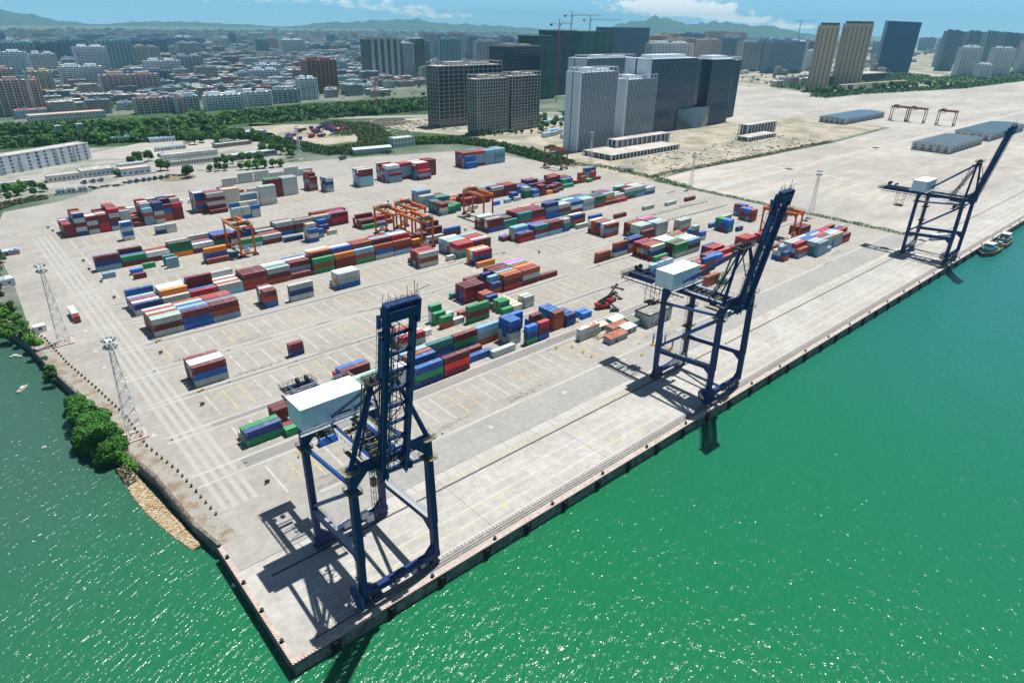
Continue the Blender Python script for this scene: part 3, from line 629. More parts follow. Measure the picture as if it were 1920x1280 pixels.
# ---------------------------------------------------------------- yard gantries
def gantry(x0, y0, label, wx=8.0, span=22.5, h=18.3, mt=None, trolley=.15, group='yard gantry cranes', yard_tyres=True, rz=0):
    mt = mt or orange
    root = empty('yard_gantry', (x0+wx/2, y0+span/2, 0), rz); tag(root, label, 'gantry crane', group)
    a, c = wx/2, span/2
    for sy in (-1, 1):
        for sx in (-1, 1):
            b = MB(); b.beam((sx*a, sy*c, 1.9), (sx*a, sy*c, h-.9), .95, .85, up=(0, 1, 0)); b.hexa([(sx*a-.3, sy*(c-.5), h-3.2), (sx*a+.3, sy*(c-.5), h-3.2), (sx*a+.3, sy*(c-.6), h-3.2), (sx*a-.3, sy*(c-.6), h-3.2), (sx*a-.3, sy*(c-.5), h-1.7), (sx*a+.3, sy*(c-.5), h-1.7), (sx*a+.3, sy*(c-2.2), h-1.7), (sx*a-.3, sy*(c-2.2), h-1.7)])
            b.build('leg', [mt], root)
        b = MB(); b.beam((-a-.6, sy*c, 1.9), (a+.6, sy*c, 1.9), .8, 1.1)
        if sy > 0: b.beam((-a, sy*c, 9), (a, sy*c, 3), .35, .35)
        b.build('sill_beam', [mt], root)
        for sx in (-1, 1):
            b = MB(); b.box(sx*a-1.5, sx*a+1.5, sy*c-.45, sy*c+.45, .75, 1.35); bg_ = b.build('bogie', [dark], root)
            for k in (-.95, .95):
                b = MB(); b.tube((sx*a+k, sy*c-.45, .72), (sx*a+k, sy*c+.45, .72), .72, 12); b.build('wheel', [black], bg_)
            b = MB(); b.box(sx*a*.45-.35, sx*a*.45+.35, sy*c-.8, sy*c-.5, .5, 1.9); b.build('drive_guard', [wpaint], bg_)
    for sx in (-1, 1):
        b = MB(); b.beam((sx*a, -c-.6, h-1.0), (sx*a, c+.6, h-1.0), 1.1, 1.9); g = b.build('girder', [mt], root)
        b = MB(); b.box(sx*a-(0 if sx > 0 else 1.3), sx*a+(1.3 if sx > 0 else 0), -c, c, h-.2, h-.12); b.rail([(sx*(a+1.2), -c, h-.1), (sx*(a+1.2), c, h-.1)], r=.07, post=1.6); b.build('walkway', [yel if mt == orange else dark], g)
    b = MB()
    for sy in (-1, 1): b.beam((-a, sy*(c+.2), h-.9), (a, sy*(c+.2), h-.9), .5, .9)
    b.build('end_tie', [mt], root)
    ty = c - trolley*span - 2
    b = MB(); b.box(-a-.3, a+.3, ty-2.3, ty+2.3, h-.05, h+.5, 0); b.box(-a*.5, a*.35, ty-1.5, ty+1.4, h+.5, h+1.7, 1); b.tube((-1.6, ty-.8, h+1.2), (2.4, ty-.8, h+1.2), .55, 10, 3)
    b.box(a*.3, a*.9, ty+.2, ty+2, h+.5, h+2.0, 2); b.rail([(-a-.3, ty-2.3, h+.5), (a+.3, ty-2.3, h+.5), (a+.3, ty+2.3, h+.5), (-a-.3, ty+2.3, h+.5), (-a-.3, ty-2.3, h+.5)], r=.08, h=1.2, mi=3)
    tr = b.build('trolley', [dark, mt, wpaint, yel], root)
    b = MB(); b.box(-1.2, .8, ty-4.3, ty-2.4, h-3.6, h-1.2, 0); b.box(-1.1, .7, ty-4.34, ty-4.31, h-3.0, h-1.6, 1); b.build('operator_cab', [mat('cab_grey', (.25, .27, .30), .5), glassd], tr)
    b = MB(); b.box(-3.0, 3.0, ty-.5, ty+.5, h-4.4, h-3.9, 0)
    for x in (-2, 2):
        for y in (-.4, .4): b.beam((x, ty+y, h-3.9), (x*.6, ty+y, h), .06, .06, 0)
    b.build('spreader', [dark], tr)
    b = MB(); b.box(-2.0, 1.2, c*-1+.5, c*-1+2.1, 2.5, 4.7); b.build('power_unit', [wpaint], root)
    if mt == orange:
        b = MB(); b.box(-1.6, 1.4, c-1.7, c-.55, 2.5, 5.0); b.build('electrical_house', [wpaint], root)
    return root
gantry(91.6, 269.6, 'orange yard gantry on its own over the left field rows', trolley=.72)
gantry(176.0, 240.2, 'left orange gantry of the cluster of three, yellow machinery on top')
gantry(193.0, 242.2, 'rear right orange gantry of the cluster of three', trolley=.1)
gantry(180.8, 217.0, 'front orange gantry of the cluster of three, trolley at its near end', trolley=.82)
gantry(250.0, 243.2, 'orange gantry beyond the cross road over mixed containers', trolley=.08)
gantry(377.5, 83.2, 'orange gantry half hidden behind the middle quay crane boom', trolley=.5, wx=8.5)
gantry(418.5, 335.0, 'rusty brown gantry in front of the tall hedge', mt=rusto, trolley=.1, group='old rusty gantries', h=19)
gantry(1094, 275.5, 'rusty gantry on the pale field, left of the touching pair', mt=rusto, trolley=.1, group='old rusty gantries', h=21, wx=9)
gantry(1095, 251.0, 'rusty gantry on the pale field, right of the touching pair', mt=rusto, trolley=.1, group='old rusty gantries', h=21, wx=9)
gantry(1096, 211.5, 'rusty gantry standing apart on the pale field near the sheds', mt=rusto, trolley=.1, group='old rusty gantries', h=21, wx=9)

# ---------------------------------------------------------------- lattice light masts
def mast(x, y, h, label, base=4.2, top=1.1):
    root = empty('light_mast', (x, y, 0)); tag(root, label, 'light mast', 'white lattice light masts')
    b = MB(); n = int(h/2.3)
    def cw(z): return base/2+(top/2-base/2)*min(1, z/(h*.86))
    cor = ((-1, -1), (1, -1), (1, 1), (-1, 1))
    for cx_, cy_ in cor: b.beam((cx_*cw(0), cy_*cw(0), 0), (cx_*cw(h), cy_*cw(h), h*.93), .17, .17)
    for k in range(n):
        z0, z1 = h*.93*k/n, h*.93*(k+1)/n; a0, a1 = cw(z0), cw(z1)
        for i in range(4):
            p, q_ = cor[i], cor[(i+1) % 4]
            if (k+i) % 2: p, q_ = q_, p
            b.beam((p[0]*a0, p[1]*a0, z0), (q_[0]*a1, q_[1]*a1, z1), .11, .11); b.beam((p[0]*a1, p[1]*a1, z1), (q_[0]*a1, q_[1]*a1, z1), .08, .08)
    b.build('lattice_shaft', [wsteel], root)
    b = MB(); b.box(-base/2-1.2, base/2+1.2, -base/2-1.2, base/2+1.2, 0, .45); b.build('footing', [copm], root)
    for z in (h*.93, h):
        b = MB(); b.box(-1.3, 1.3, -1.3, 1.3, z, z+.12); b.rail([(-1.3, -1.3, z), (1.3, -1.3, z), (1.3, 1.3, z), (-1.3, 1.3, z), (-1.3, -1.3, z)], r=.06, h=.9); pf = b.build('lamp_platform', [wsteel], root)
        for i in range(8):
            a = i*math.pi/4; b = MB(); cx_, cy_ = math.cos(a)*1.7, math.sin(a)*1.7; b.box(cx_-.34, cx_+.34, cy_-.34, cy_+.34, z+.15, z+.8); b.build('floodlight', [galv], pf)
    return root
mast(-3.2, 113.5, 35, 'white lattice light mast beside the big bush on the creek bank')
mast(-7.5, 207.5, 34, 'white lattice light mast beside the red truck')
mast(-19, 300, 33, 'white lattice light mast cut by the left edge of the picture')
mast(248, 529, 31, 'white lattice light mast by the hedge above the office roofs', 3.4)
mast(452, 328, 32, 'white lattice light mast in the hedge left of the low podium block', 3.4)
mast(451, 212, 28, 'thin pale lattice mast beside the field fence, left of two', 3.0)
mast(443, 103, 33, 'thin pale lattice mast beside the field fence, right of two', 3.0)
def pole(x, y, h, label):
    r_ = empty('lamp_pole', (x, y, 0)); tag(r_, label, 'lamp post')
    b = MB(); b.tube((0, 0, 0), (0, 0, h), .35, 8, r2=.15); b.build('pole', [wsteel], r_)
    b = MB(); b.tube((0, 0, h), (0, 0, h+.5), 1.3, 12); b.build('lamp_head', [wsteel], r_)
pole(166, 653, 31, 'tall single lamp pole between the office roofs and the park')
pole(429, 807, 36, 'tall single lamp pole above the chassis park trees')

# ---------------------------------------------------------------- tugs and small boats
def hull(L_, B_, z0, z1, rx_=.5):
    pts = []
    for k in range(15):
        t_ = k/14; x = -L_/2+L_*t_; bw = B_/2*(1-max(0, (t_-.62)/.38)**2.2)*(1-max(0, (.14-t_)/.14)**2*.35); pts.append((x, bw))
    return [(x, -y) for x, y in pts] + [(x, y) for x, y in reversed(pts)]
def tug(x, y, rz, label, hc, blue):
    r_ = empty('tugboat', (x, y, -3.6), rz); tag(r_, label, 'boat', 'tugboats moored at the quay')
    b = MB(); P = hull(27, 9, 0, 2); b.prism(P, -1, 1.7, 0, 1); b.build('hull', [hc, mat('green_deck', (.04, .20, .09), .7, n2=(2, .2))], r_)
    b = MB(); P2 = [(px*.96, py*.92) for px, py in P]
    n = len(P)
    for i in range(n):
        j = (i+1) % n; b.hexa([(*P[i], 1.7), (*P[j], 1.7), (*P2[j], 1.7), (*P2[i], 1.7), (*P[i], 2.6), (*P[j], 2.6), (*P2[j], 2.6), (*P2[i], 2.6)])
    b.build('bulwark', [mat('fender_brown', (.28, .09, .05), .8, n2=(2, .3))], r_)
    b = MB(); b.box(-4.5, 7, -3, 3, 1.7, 4.2); b.build('deckhouse', [blue], r_)
    b = MB(); b.box(-1.5, 5, -2.3, 2.3, 4.2, 6.8, 0); wh = b.build('wheelhouse', [wpaint], r_)
    b = MB(); b.box(-1.56, 5.06, -2.36, 2.36, 5.3, 6.2, 0); b.build('window', [glassd], wh)
    b = MB(); b.box(-1.8, 5.3, -2.6, 2.6, 6.8, 7.0, 0); b.build('roof', [wpaint], wh)
    b = MB(); b.tube((1.5, 0, 7), (1.5, 0, 12.5), .15, 6); b.beam((1.5, -1.2, 10.5), (1.5, 1.2, 10.5), .1, .1); b.build('mast', [wsteel], r_)
    for s_ in (-1, 1):
        b = MB(); b.tube((-3.4, s_*1.6, 4.2), (-3.4, s_*1.6, 7.4), .55, 10); b.build('funnel', [mat('funnel_dark', (.1, .12, .14), .5)], r_)
    b = MB(); b.tube((-8.5, -1.1, 2.6), (-8.5, 1.1, 2.6), .7, 10); b.build('towing_winch', [galv], r_)
tug(466, -5.2, math.pi*.985, 'near tugboat, green deck and teal deckhouse, brown fender rail', mat('hull_maroon', (.16, .03, .03), .5), mat('teal_house', (.05, .30, .36), .5))
tug(497, -5.0, 0.03, 'far smaller-looking tugboat with dark deck behind the green one', mat('hull_dark', (.03, .04, .08), .5), mat('slate_house', (.25, .33, .42), .5))
def sampan(x, y, rz, label, L_=6):
    r_ = empty('small_boat', (x, y, -3.6), rz); tag(r_, label, 'boat')
    b = MB(); b.prism([(a*L_/27, c*1.6/9) for a, c in hull(27, 9, 0, 1)], -.2, .45); b.build('hull', [mat('old_wood', (.38, .34, .28), .8, n2=(3, .2))], r_)
    b = MB(); b.box(-1, .8, -.5, .5, .45, 1.0); b.build('canopy', [wpaint], r_)
sampan(-26.5, 181, .9, 'little moored boat drifting in the creek, lower of two'); sampan(-24.8, 214, 2.6, 'cluttered little boat close under the creek bank trees', 5)
for k, (x, y) in enumerate(((-27, 131.5), (-13.5, 147.5), (-1.5, 33))):
    b = MB(); b.box(-.6, .6, -.35, .35, -.1, .35); b.box(-.2, .2, -.2, .2, .35, .8)
    o = b.build('float', [wpaint], None, (x, y, -3.6), k*.9); tag(o, ('white float far out in the murky creek', 'white float close to the creek wall', 'tiny yellowish float beside the pier wall')[k], 'float')

# ---------------------------------------------------------------- vehicles
def truck(x, y, rz, label, cabm, box=None, length=12.2, group=None, bare=False):
    r_ = empty('truck', (x, y, .03), rz); tag(r_, label, 'truck', group)
    b = MB(); b.hexa([(-1.2, 0, .7), (1.2, 0, .7), (1.2, 2.2, .7), (-1.2, 2.2, .7), (-1.2, .25, 2.9), (1.2, .25, 2.9), (1.2, 2.1, 2.9), (-1.2, 2.1, 2.9)]); b.box(-1.15, 1.15, .5, 2.0, 2.9, 3.15); c_ = b.build('cab', [cabm], r_)
    b = MB(); b.box(-1.05, 1.05, -.02, .12, 1.75, 2.6); b.build('windscreen', [glassd], c_)
    b = MB(); b.box(-.5, .5, 1.9, length+2.4 if not bare else 6.5, .75, 1.15); b.build('chassis', [dark], r_)
    for yy in ((1.1, 4.6, length, length+1.3) if not bare else (1.1, 4.4, 5.6)):
        for s_ in (-1, 1):
            b = MB(); b.tube((s_*1.25, yy, .5), (s_*.85, yy, .5), .5, 10); b.build('wheel', [black], r_)
    if box is not None:
        b = MB(); b.box(-1.22, 1.22, 2.7, 2.7+length, 1.2, 3.9); b.build('cargo_box', [box], r_)
    return r_
truck(1.2, 226.5, 0, 'truck with red cab and white box on the left yard road', red, wpaint, 11)
darkcab = mat('dark_cab', (.06, .08, .12), .5, var=.4); bluecab = mat('blue_cab', (.10, .25, .42), .5, var=.2)
pk = 0
for (x, y, rz, c_) in [(63, 533, .35, darkcab), (69.5, 534, .35, bluecab), (75.5, 534.5, .35, bluecab)]:
    truck(x, y, rz, 'dark parked tractor unit in the short row beside the grey-roofed office', c_, None, bare=True, group='tractor units by the grey-roofed office')
for k, x in enumerate((92, 97.5, 103, 107.5, 112, 117, 122)):
    truck(x, 513+.5*k, .55, 'parked tractor unit with bare chassis in the longer forecourt row', bluecab if k in (0, 3, 6) else darkcab, None, 6, 'tractor units with chassis on the forecourt')
def chassis(x, y, rz, label, group):
    r_ = empty('container_chassis', (x, y, .03), rz); tag(r_, label, 'trailer', group)
    b = MB(); b.box(-.6, -.35, 0, 7, .9, 1.2); b.box(.35, .6, 0, 7, .9, 1.2)
    for k in range(4): b.box(-1.1, 1.1, k*2.2, k*2.2+.3, .9, 1.15)
    b.build('frame', [dark], r_)
    for yy in (5.2, 6.5):
        for s_ in (-1, 1):
            b = MB(); b.tube((s_*1.15, yy, .5), (s_*.75, yy, .5), .5, 8); b.build('wheel', [black], r_)
for k, (x, y) in enumerate(((66, 512), (69, 507), (74, 508), (79, 510), (82, 505.5), (86, 508))):
    chassis(x, y, .9 if k % 2 else .5, 'empty dark container chassis lying on the forecourt', 'empty chassis on the forecourt')
for k, (x, y) in enumerate(((129, 524), (133, 519), (136, 515))): chassis(x, y, .8, 'empty dark chassis beside the round earth island', 'empty chassis by the round island')
def car(x, y, rz, label, c_, group=None):
    r_ = empty('car', (x, y, .03), rz); tag(r_, label, 'car', group)
    b = MB(); b.box(-.9, .9, -2.2, 2.2, .35, .95); b.hexa([(-.85, -1.6, .95), (.85, -1.6, .95), (.85, 1.4, .95), (-.85, 1.4, .95), (-.7, -1.0, 1.5), (.7, -1.0, 1.5), (.7, .8, 1.5), (-.7, .8, 1.5)]); bd_ = b.build('body', [c_], r_)
    b = MB(); b.hexa([(-.78, 1.25, 1.0), (.78, 1.25, 1.0), (.78, 1.42, 1.0), (-.78, 1.42, 1.0), (-.66, .72, 1.45), (.66, .72, 1.45), (.66, .86, 1.45), (-.66, .86, 1.45)]); b.build('windscreen', [glassd], r_)
    for xx in (-.85, .85):
        for yy in (-1.4, 1.4):
            b = MB(); b.tube((xx-.1, yy, .33), (xx+.1, yy, .33), .33, 8); b.build('wheel', [black], r_)
car(199.3, 80.8, .9, 'small dark car parked beside the reach stackers', mat('car_dark', (.04, .05, .07), .3))
car(119, 547, 1.2, 'white car by the office building corner', wpaint)
tr_ = truck(285, 505, 1.9, 'dark green truck alone on the road by the mast', mat('truck_slate', (.08, .13, .16), .5), mat('truck_box', (.10, .14, .16), .6), 6)
car(447, -0 + 29, .1, 'white car near the farthest quay crane', wpaint)
for k in range(16):
    x = -40+rnd.uniform(0, 60); y = 620+rnd.uniform(0, 40)
    car(x, y, rnd.uniform(0, 3), 'tiny parked car in the car park beyond the white office block', (wpaint, mat('car_dark', (.04, .05, .07)), mat('car_silver', (.4, .42, .45), .3))[k % 3], 'cars in the far car park')
def stacker(x, y, rz, label):
    r_ = empty('reach_stacker', (x, y, .03), rz); tag(r_, label, 'reach stacker')
    b = MB(); b.box(-1.7, 1.7, -4.2, 2.6, .9, 2.2); b.box(-1.5, 1.5, -4.5, -2.4, 2.2, 3.0); b.build('body', [mat('stacker_red', (.36, .02, .015), .5, n2=(2, .15))], r_)
    b = MB(); b.box(-.8, .8, -1.6, .6, 2.3, 4.2, 0); c_ = b.build('cab', [mat('cab_green_glass', (.04, .14, .12), .2)], r_)
    b = MB(); b.box(-.9, .9, -1.7, .7, 4.2, 4.35); b.build('roof', [dark], c_)
    b = MB(); b.beam((0, -3.2, 3.6), (0, 6.2, 7.6), .8, .9); b.beam((0, 6.2, 7.6), (0, 7.4, 6.2), .5, .5); b.build('boom', [dark], r_)
    b = MB(); b.box(-3.2, 3.2, 6.8, 7.9, 4.8, 5.3); b.box(-3.2, -2.8, 6.2, 8.6, 4.4, 5.0); b.box(2.8, 3.2, 6.2, 8.6, 4.4, 5.0); b.build('spreader', [dark], r_)
    for yy in (-3, 1.9):
        for s_ in (-1, 1):
            b = MB(); b.tube((s_*1.95, yy, .85), (s_*1.1, yy, .85), .85, 12); b.build('wheel', [black], r_)
stacker(198.5, 87.0, -1.9, 'red reach stacker at the left with green cab glass'); stacker(207, 90.0, -1.3, 'red reach stacker at the right, its dark spreader reaching right')
b = MB()
# ---------------------------------------------------------------- containers
PAL = {
 'm': ('maroon', (.15, .012, .018)), 'r': ('red', (.40, .014, .03)), 'k': ('scarlet', (.80, .03, .015)), 'n': ('rust brown', (.32, .062, .025)),
 'o': ('orange', (.78, .24, .02)), 'b': ('blue', (.008, .10, .36)), 'd': ('navy', (.010, .040, .19)), 't': ('teal', (.02, .22, .20)),
 'g': ('green', (.012, .27, .09)), 'G': ('dark green', (.008, .13, .055)), 's': ('light grey', (.40, .45, .43)), 'w': ('white', (.72, .74, .74)),
 'a': ('grey-blue', (.17, .28, .38)), 'l': ('pale blue', (.22, .45, .60)), 'y': ('cream', (.58, .52, .40)), 'p': ('pink', (.75, .16, .50)),
 'v': ('violet', (.22, .10, .38)), 'e': ('pale green', (.36, .55, .47)), 'h': ('rust-streaked white', (.60, .61, .62)), 'q': ('bright royal blue', (.01, .16, .62)),
}
CM = {}
def cmats(k):
    if k in CM: return CM[k]
    nme, c = PAL[k]; lum = .3*c[0]+.6*c[1]+.1*c[2]
    rust = (.16, .07, .035)
    side = mat('container_'+nme.replace(' ', '_').replace('-', '_'), c, .55, n1=(.35, .55, .85), c2=tuple(.55*a+.45*r_ for a, r_ in zip(c, rust)), n2=(.8, .16), var=.22, stretch=(1, 1, .35))
    topc = tuple(min(1, .9*a+.05) for a in c)  # roof tone: side colour pulled slightly towards mid grey
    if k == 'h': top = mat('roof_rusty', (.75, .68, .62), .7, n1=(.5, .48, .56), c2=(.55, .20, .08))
    else: top = mat('container_roof_'+nme.replace(' ', '_').replace('-', '_'), topc, .6, n1=(.45, .5, .75), c2=tuple(min(1, .75*a+.14) for a in topc), n2=(1.2, .14), var=.2)
    CM[k] = (side, top); return CM[k]
doorm = {}
CW, CHH = 2.44, 2.74
METRES = {40: 12.19, 20: 6.06}
CME = {}
rodm = mat('lock_rod', (.35, .35, .35), .5, metal=.4)
def cmesh(k, ln):
    if (k, ln) in CME: return CME[(k, ln)]
    side, top = cmats(k); Lm = METRES[ln]; W = CW; H = CHH
    b = MB(); n = 20 if ln == 40 else 10
    # frame
    for x in (0, Lm-.14):
        for y in (0, W-.14): b.box(x, x+.14, y, y+.14, 0, H-.02)
    for y in (0, W-.12): b.box(.14, Lm-.14, y, y+.12, 0, .16); b.box(.14, Lm-.14, y, y+.12, H-.12, H-.02)
    for x in (0, Lm-.12): b.box(x, x+.12, .14, W-.14, 0, .16); b.box(x, x+.12, .14, W-.14, H-.12, H-.02)
    # corrugated long sides
    for y, d_ in ((.03, 1), (W-.03, -1)):
        xs = .14; st = (Lm-.28)/n
        for i in range(n):
            x0 = xs+i*st; pts = [(x0, y), (x0+st*.3, y), (x0+st*.45, y+d_*.07), (x0+st*.85, y+d_*.07), (x0+st, y)]
            for p_, q_ in zip(pts[:-1], pts[1:]):
                a = (p_[0], p_[1], .16); c_ = (q_[0], q_[1], .16); e_ = (q_[0], q_[1], H-.12); f_ = (p_[0], p_[1], H-.12)
                b.quad(a, c_, e_, f_) if d_ > 0 else b.quad(c_, a, f_, e_)
    b.quad((Lm-.04, .14, .16), (Lm-.04, W-.14, .16), (Lm-.04, W-.14, H-.12), (Lm-.04, .14, H-.12))
    b.quad((.1, .1, .05), (Lm-.1, .1, .05), (Lm-.1, W-.1, .05), (.1, W-.1, .05))
    for sx_ in (.25, Lm-.75): b.box(sx_, sx_+.42, -.012, .006, H*.66, H*.74, 1)
    body = b.mesh('container_body', [side, wpaint])
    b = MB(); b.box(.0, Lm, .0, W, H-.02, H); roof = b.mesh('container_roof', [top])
    b = MB(); b.box(.05, .10, .14, W/2-.01, .16, H-.12)
    for yy in (.4, .85): b.beam((.02, yy, .2), (.02, yy, H-.16), .05, .05, 1)
    b.box(.0, .05, .3, .95, 1.0, 1.08, 1)
    door = b.mesh('container_door', [side, rodm])
    CME[(k, ln)] = (body, roof, door); return CME[(k, ln)]

ALL = []      # placed containers: dict
def occupied(x0, x1, y0, y1, z0, lst):
    for c in lst:
        if abs(c['z']-z0) < 2.6 and x0 < c['x']+c['L']-.05 and x1 > c['x']+.05 and y0 < c['y']+CW-.05 and y1 > c['y']+.05: return True
    return False
GRID = {}
def near(x, y):
    k = (int(x//30), int(y//30)); out = []
    for i in (-1, 0, 1):
        for j in (-1, 0, 1): out += GRID.get((k[0]+i, k[1]+j), [])
    return out
TIER = ['on the ground', 'second tier', 'third tier', 'fourth tier', 'fifth tier', 'sixth tier']
ORD = ['front', 'second', 'third', 'fourth', 'fifth', 'sixth', 'seventh', 'eighth', 'ninth', 'tenth', 'eleventh', 'twelfth', 'thirteenth']
def C(name, x, y, rows, bp=12.75, rp=2.68, fill=0, fillpal='mmmnrasbwlte'):
    rg = random.Random(int(x*13+y*7))
    rows = list(rows)
    for k in range(fill):
        src = rows[-1] if k == 0 else base; base = src
        out = []
        for bay in src.split():
            tw = bay.startswith('2'); t_ = bay[1:] if tw else bay
            if '-' in t_: out.append(bay); continue
            n_ = max(1, len(t_)+rg.choice((0, 0, 0, -1))); out.append(('2' if tw else '')+''.join(rg.choice(fillpal) for _ in range(n_)))
        rows.append(' '.join(out))
    for ri, row in enumerate(rows):
        cx_ = x; bi = 0
        for bay in row.split():
            tw = bay.startswith('2'); t_ = bay[1:] if tw else bay; Lm = METRES[20 if tw else 40]; pitch = (bp/2 if tw else bp)
            if t_ != '-':
                yy = y+ri*rp
                jx = rg.uniform(-.12, .12); jy = rg.uniform(-.05, .05)
                if not occupied(cx_+jx, cx_+jx+Lm, yy+jy, yy+jy+CW, 0.03, near(cx_, yy)):
                    for z, k in enumerate(t_):
                        c = dict(k=k, ln=20 if tw else 40, x=cx_+jx+(rg.uniform(-.08, .08) if z else 0), y=yy+jy, z=.07+z*(CHH+.03), L=Lm, t=z, n=len(t_), r=ri, b=bi, name=name, nrow=len(rows))
                        ALL.append(c); GRID.setdefault((int(c['x']//30), int(c['y']//30)), []).append(c)
            cx_ += pitch; bi += 1

C('pair of rows at the left leg of the nearest quay crane', 22.2, 83.2, ['gd', 'gg', '2s'])
C('short green block behind the nearest crane leg', 34.4, 80.8, ['2g', '2m'])
C('maroon stack left of the nearest white machinery house', 34.5, 90.2, ['mm', 'mm'])
C('single box under the nearest crane girder', 40.5, 68.6, ['2q'])
C('rows right of the nearest machinery house roof', 66.3, 92.4, ['te'])
C('rows above the nearest machinery house roof', 65.0, 100.2, ['mm', 'bb', '2r'], rp=2.7)
C('white end stack behind the nearest boom', 78.6, 84.0, ['2www', '2www'])
C('long near row right of the nearest boom', 85.1, 79.9, ['dgb mkm'], bp=12.9)
C('second line of the long near row', 87.2, 87.0, ['dbb', 'nbn', 'sbl'], rp=3.0)
C('blue box right of the red near stack', 112.4, 83.2, ['b'])
C('maroon box behind the red near stack', 111.4, 88.6, ['m'])
C('teal and maroon line behind the long near row', 99.9, 93.2, ['bdt bgm nsl'], bp=12.5)
C('lone low box at the end of the near row', 123.0, 80.5, ['s'])
C('teal-topped stack over the low grey box', 123.6, 84.3, ['snt'])
C('four-high blue stack by the teal one', 136.0, 84.9, ['2ssdb', '2sbbb', '2ssbb', '2sddb'])
C('blue and red short stacks at the near row end', 141.9, 80.4, ['2gdq 2bmr'], bp=13.9)
C('short blue stack behind the four-high blues', 146.0, 94.8, ['2bbq'])
C('short maroon stack behind the royal blue one', 151.6, 87.8, ['2mmm', '2bb', '2bb'])
C('brown short stack facing the reach stackers', 161.5, 83.8, ['2nnn', '2mmb', '2ggb', '2mbb'], rp=2.75)
C('blue short stack right of the brown one', 168.3, 82.9, ['2dd', '2bb', '2bb'], rp=2.9)
C('pair of royal blue short boxes beside the reach stackers', 180.4, 83.8, ['2q', '2q'], rp=3.1)
C('two-high rust-streaked stack by the tin shacks', 162.1, 68.4, ['sh'])
C('red row half hidden by the nearest boom', 97.9, 110.6, ['sr', 'nw', 'mn', 'mn'])
C('small white box beside the half-hidden red row', 110.6, 115.4, ['2w'])
C('tall green long stack in the middle of the lane', 135.8, 113.5, ['gmg'])
C('short green stacks left of the tall green one', 123.2, 116.6, ['2ng 2s', '2-', '2gg 2-', '2wwg 2-'], rp=2.8, bp=13)
C('small rusty box behind the short greens', 129.4, 124.4, ['2s'])
C('rusty short box left of the tall green stack', 136.8, 121.4, ['2n'])
C('low green and cream cluster', 155.0, 111.2, ['2g 2y', '2gg 2y', '2gg 2y', '2m 2y', '2yb 2y'], rp=2.85)
C('red short pair behind the green cluster', 155.2, 126.2, ['2mn', '2mn'])
C('grey short pair right of the cream boxes', 168.2, 110.7, ['2ss', '2sy'], rp=2.85)
C('blue short box on top of a cream one', 167.2, 121.8, ['2yq'])
C('lone short stack in the empty near field', 59.6, 134.0, ['2dm'])
C('lone block of four rows in the left near field', 22.3, 132.9, ['sbm', 'msw', 'mmw', 'mmm'], rp=2.75)
C('maroon three-high block in the centre', 149.4, 133.4, ['mrm', 'bbm', 'mmm'], rp=2.85)
C('teal short box at the maroon block', 147.4, 142.2, ['2t'])
C('short blue stacks beside the maroon block', 168.0, 134.7, ['2nd', '2mml', '2-', '2mmd'], rp=2.8)
C('pink-roofed boxes behind the maroon block', 161.3, 146.0, ['2mm 2-', '2mm 2mm'])
C('orange and rust block in the centre', 174.8, 133.7, ['rmn msn', 'mmo mmr', 'mml mmo', 'mmm mmn', 'mmm mml', 'mmm mmp'], rp=3.0, bp=12.9)
C('maroon box trailing the orange and rust block', 200.9, 133.6, ['m'])
C('striped-top near left block', 23.0, 188.0, ['sms bbm anm', 'mme bbb mmm', 'mmn nne bba', 'mme bbb mmm', 'mmr mme nmr', 'nmw mnn mmn'], rp=2.62, bp=12.4)
C('small red and white topped stack in the left lane', 72.6, 189.3, ['2bnm', '2nmm', '2mmw', '2sam'])
C('thin three-high single in the left lane', 84.8, 189.2, ['sds'])
C('white and blue stack in the centre lane', 110.6, 189.0, ['bss', 'sow', 'wsw', 's'])
C('pink-topped four-row stack in the centre', 161.3, 189.8, ['sns', 'mmr', 'lmm', 'mmr', '2m'], rp=2.75)
C('white short box at the road corner', 180.4, 190.2, ['2s'])
C('many-row stack by the cross road', 187.2, 189.8, ['tsr mmm', 'tsr mmw', 'ssr mmr', 'mne mmr', 'asl mmn', 'aas ssl', 'aaw'], rp=2.8)
C('orange-topped stack by the cross road', 187.6, 173.8, ['dbr', 'mlw', 'ooo'], rp=2.75)
C('low orange box in front of the orange-topped stack', 186.8, 170.0, ['o'])
C('long left row', 22.8, 218.0, ['sd ss mr ls rnm nms m gng mmo gnl sbn lmn', 'sw mmo mb mn mmm mmt vam gnmm mmbb mmmn mmmm mmrr', 'mn mmw mmmm mw mmm mms mmm mmmo mmmw mmmm mmml mmmw', 'sv mmw mmb mn mmm ssw mmw mmmw - mmmn mmmr mmml', 'se mmw mm mw mm - mmb - - - - -', 'bbb - - sss - - - - - - - -'], rp=2.62, bp=12.66)
C('grey over navy pair by the gantry leg', 187.6, 220.8, ['ds'])
C('orange short box by the front gantry', 177.0, 221.8, ['2no'])
C('maroon line behind the front gantry', 168.6, 229.5, ['mm mm', 'me mm'], bp=12.9)
C('blue over maroon pair near the cross road', 206.8, 228.6, ['mb', 'm'])
C('maroon three-high pair near the cross road', 197.5, 236.4, ['mm', 'mmm'], rp=4)
C('left row beyond the lane', 22.7, 294.2, ['adm mg mw oGG mw sGm', 'ada mb mn mmm mb mbb', '- mmm mm mms mn mbb', '- - - - mms bbb'], bp=12.5, rp=2.7)
C('right run of the left row', 98.0, 285.0, ['lg ms', 'mn mm', '- mr'], bp=12.6)
C('navy box beside the tall blue and cream tower', 122.6, 281.6, ['d', '-', 'm'])
C('grey and navy three-high group behind the gantry', 98.5, 297.0, ['sbb Gs bms', 'ss GG bms', 'mm mm mmm'], bp=12.7)
C('dark line in the middle distance', 137, 296.5, ['Gms mml mrm', 'mmm mmo mmv', 'ss ml mrr'], bp=12.7)
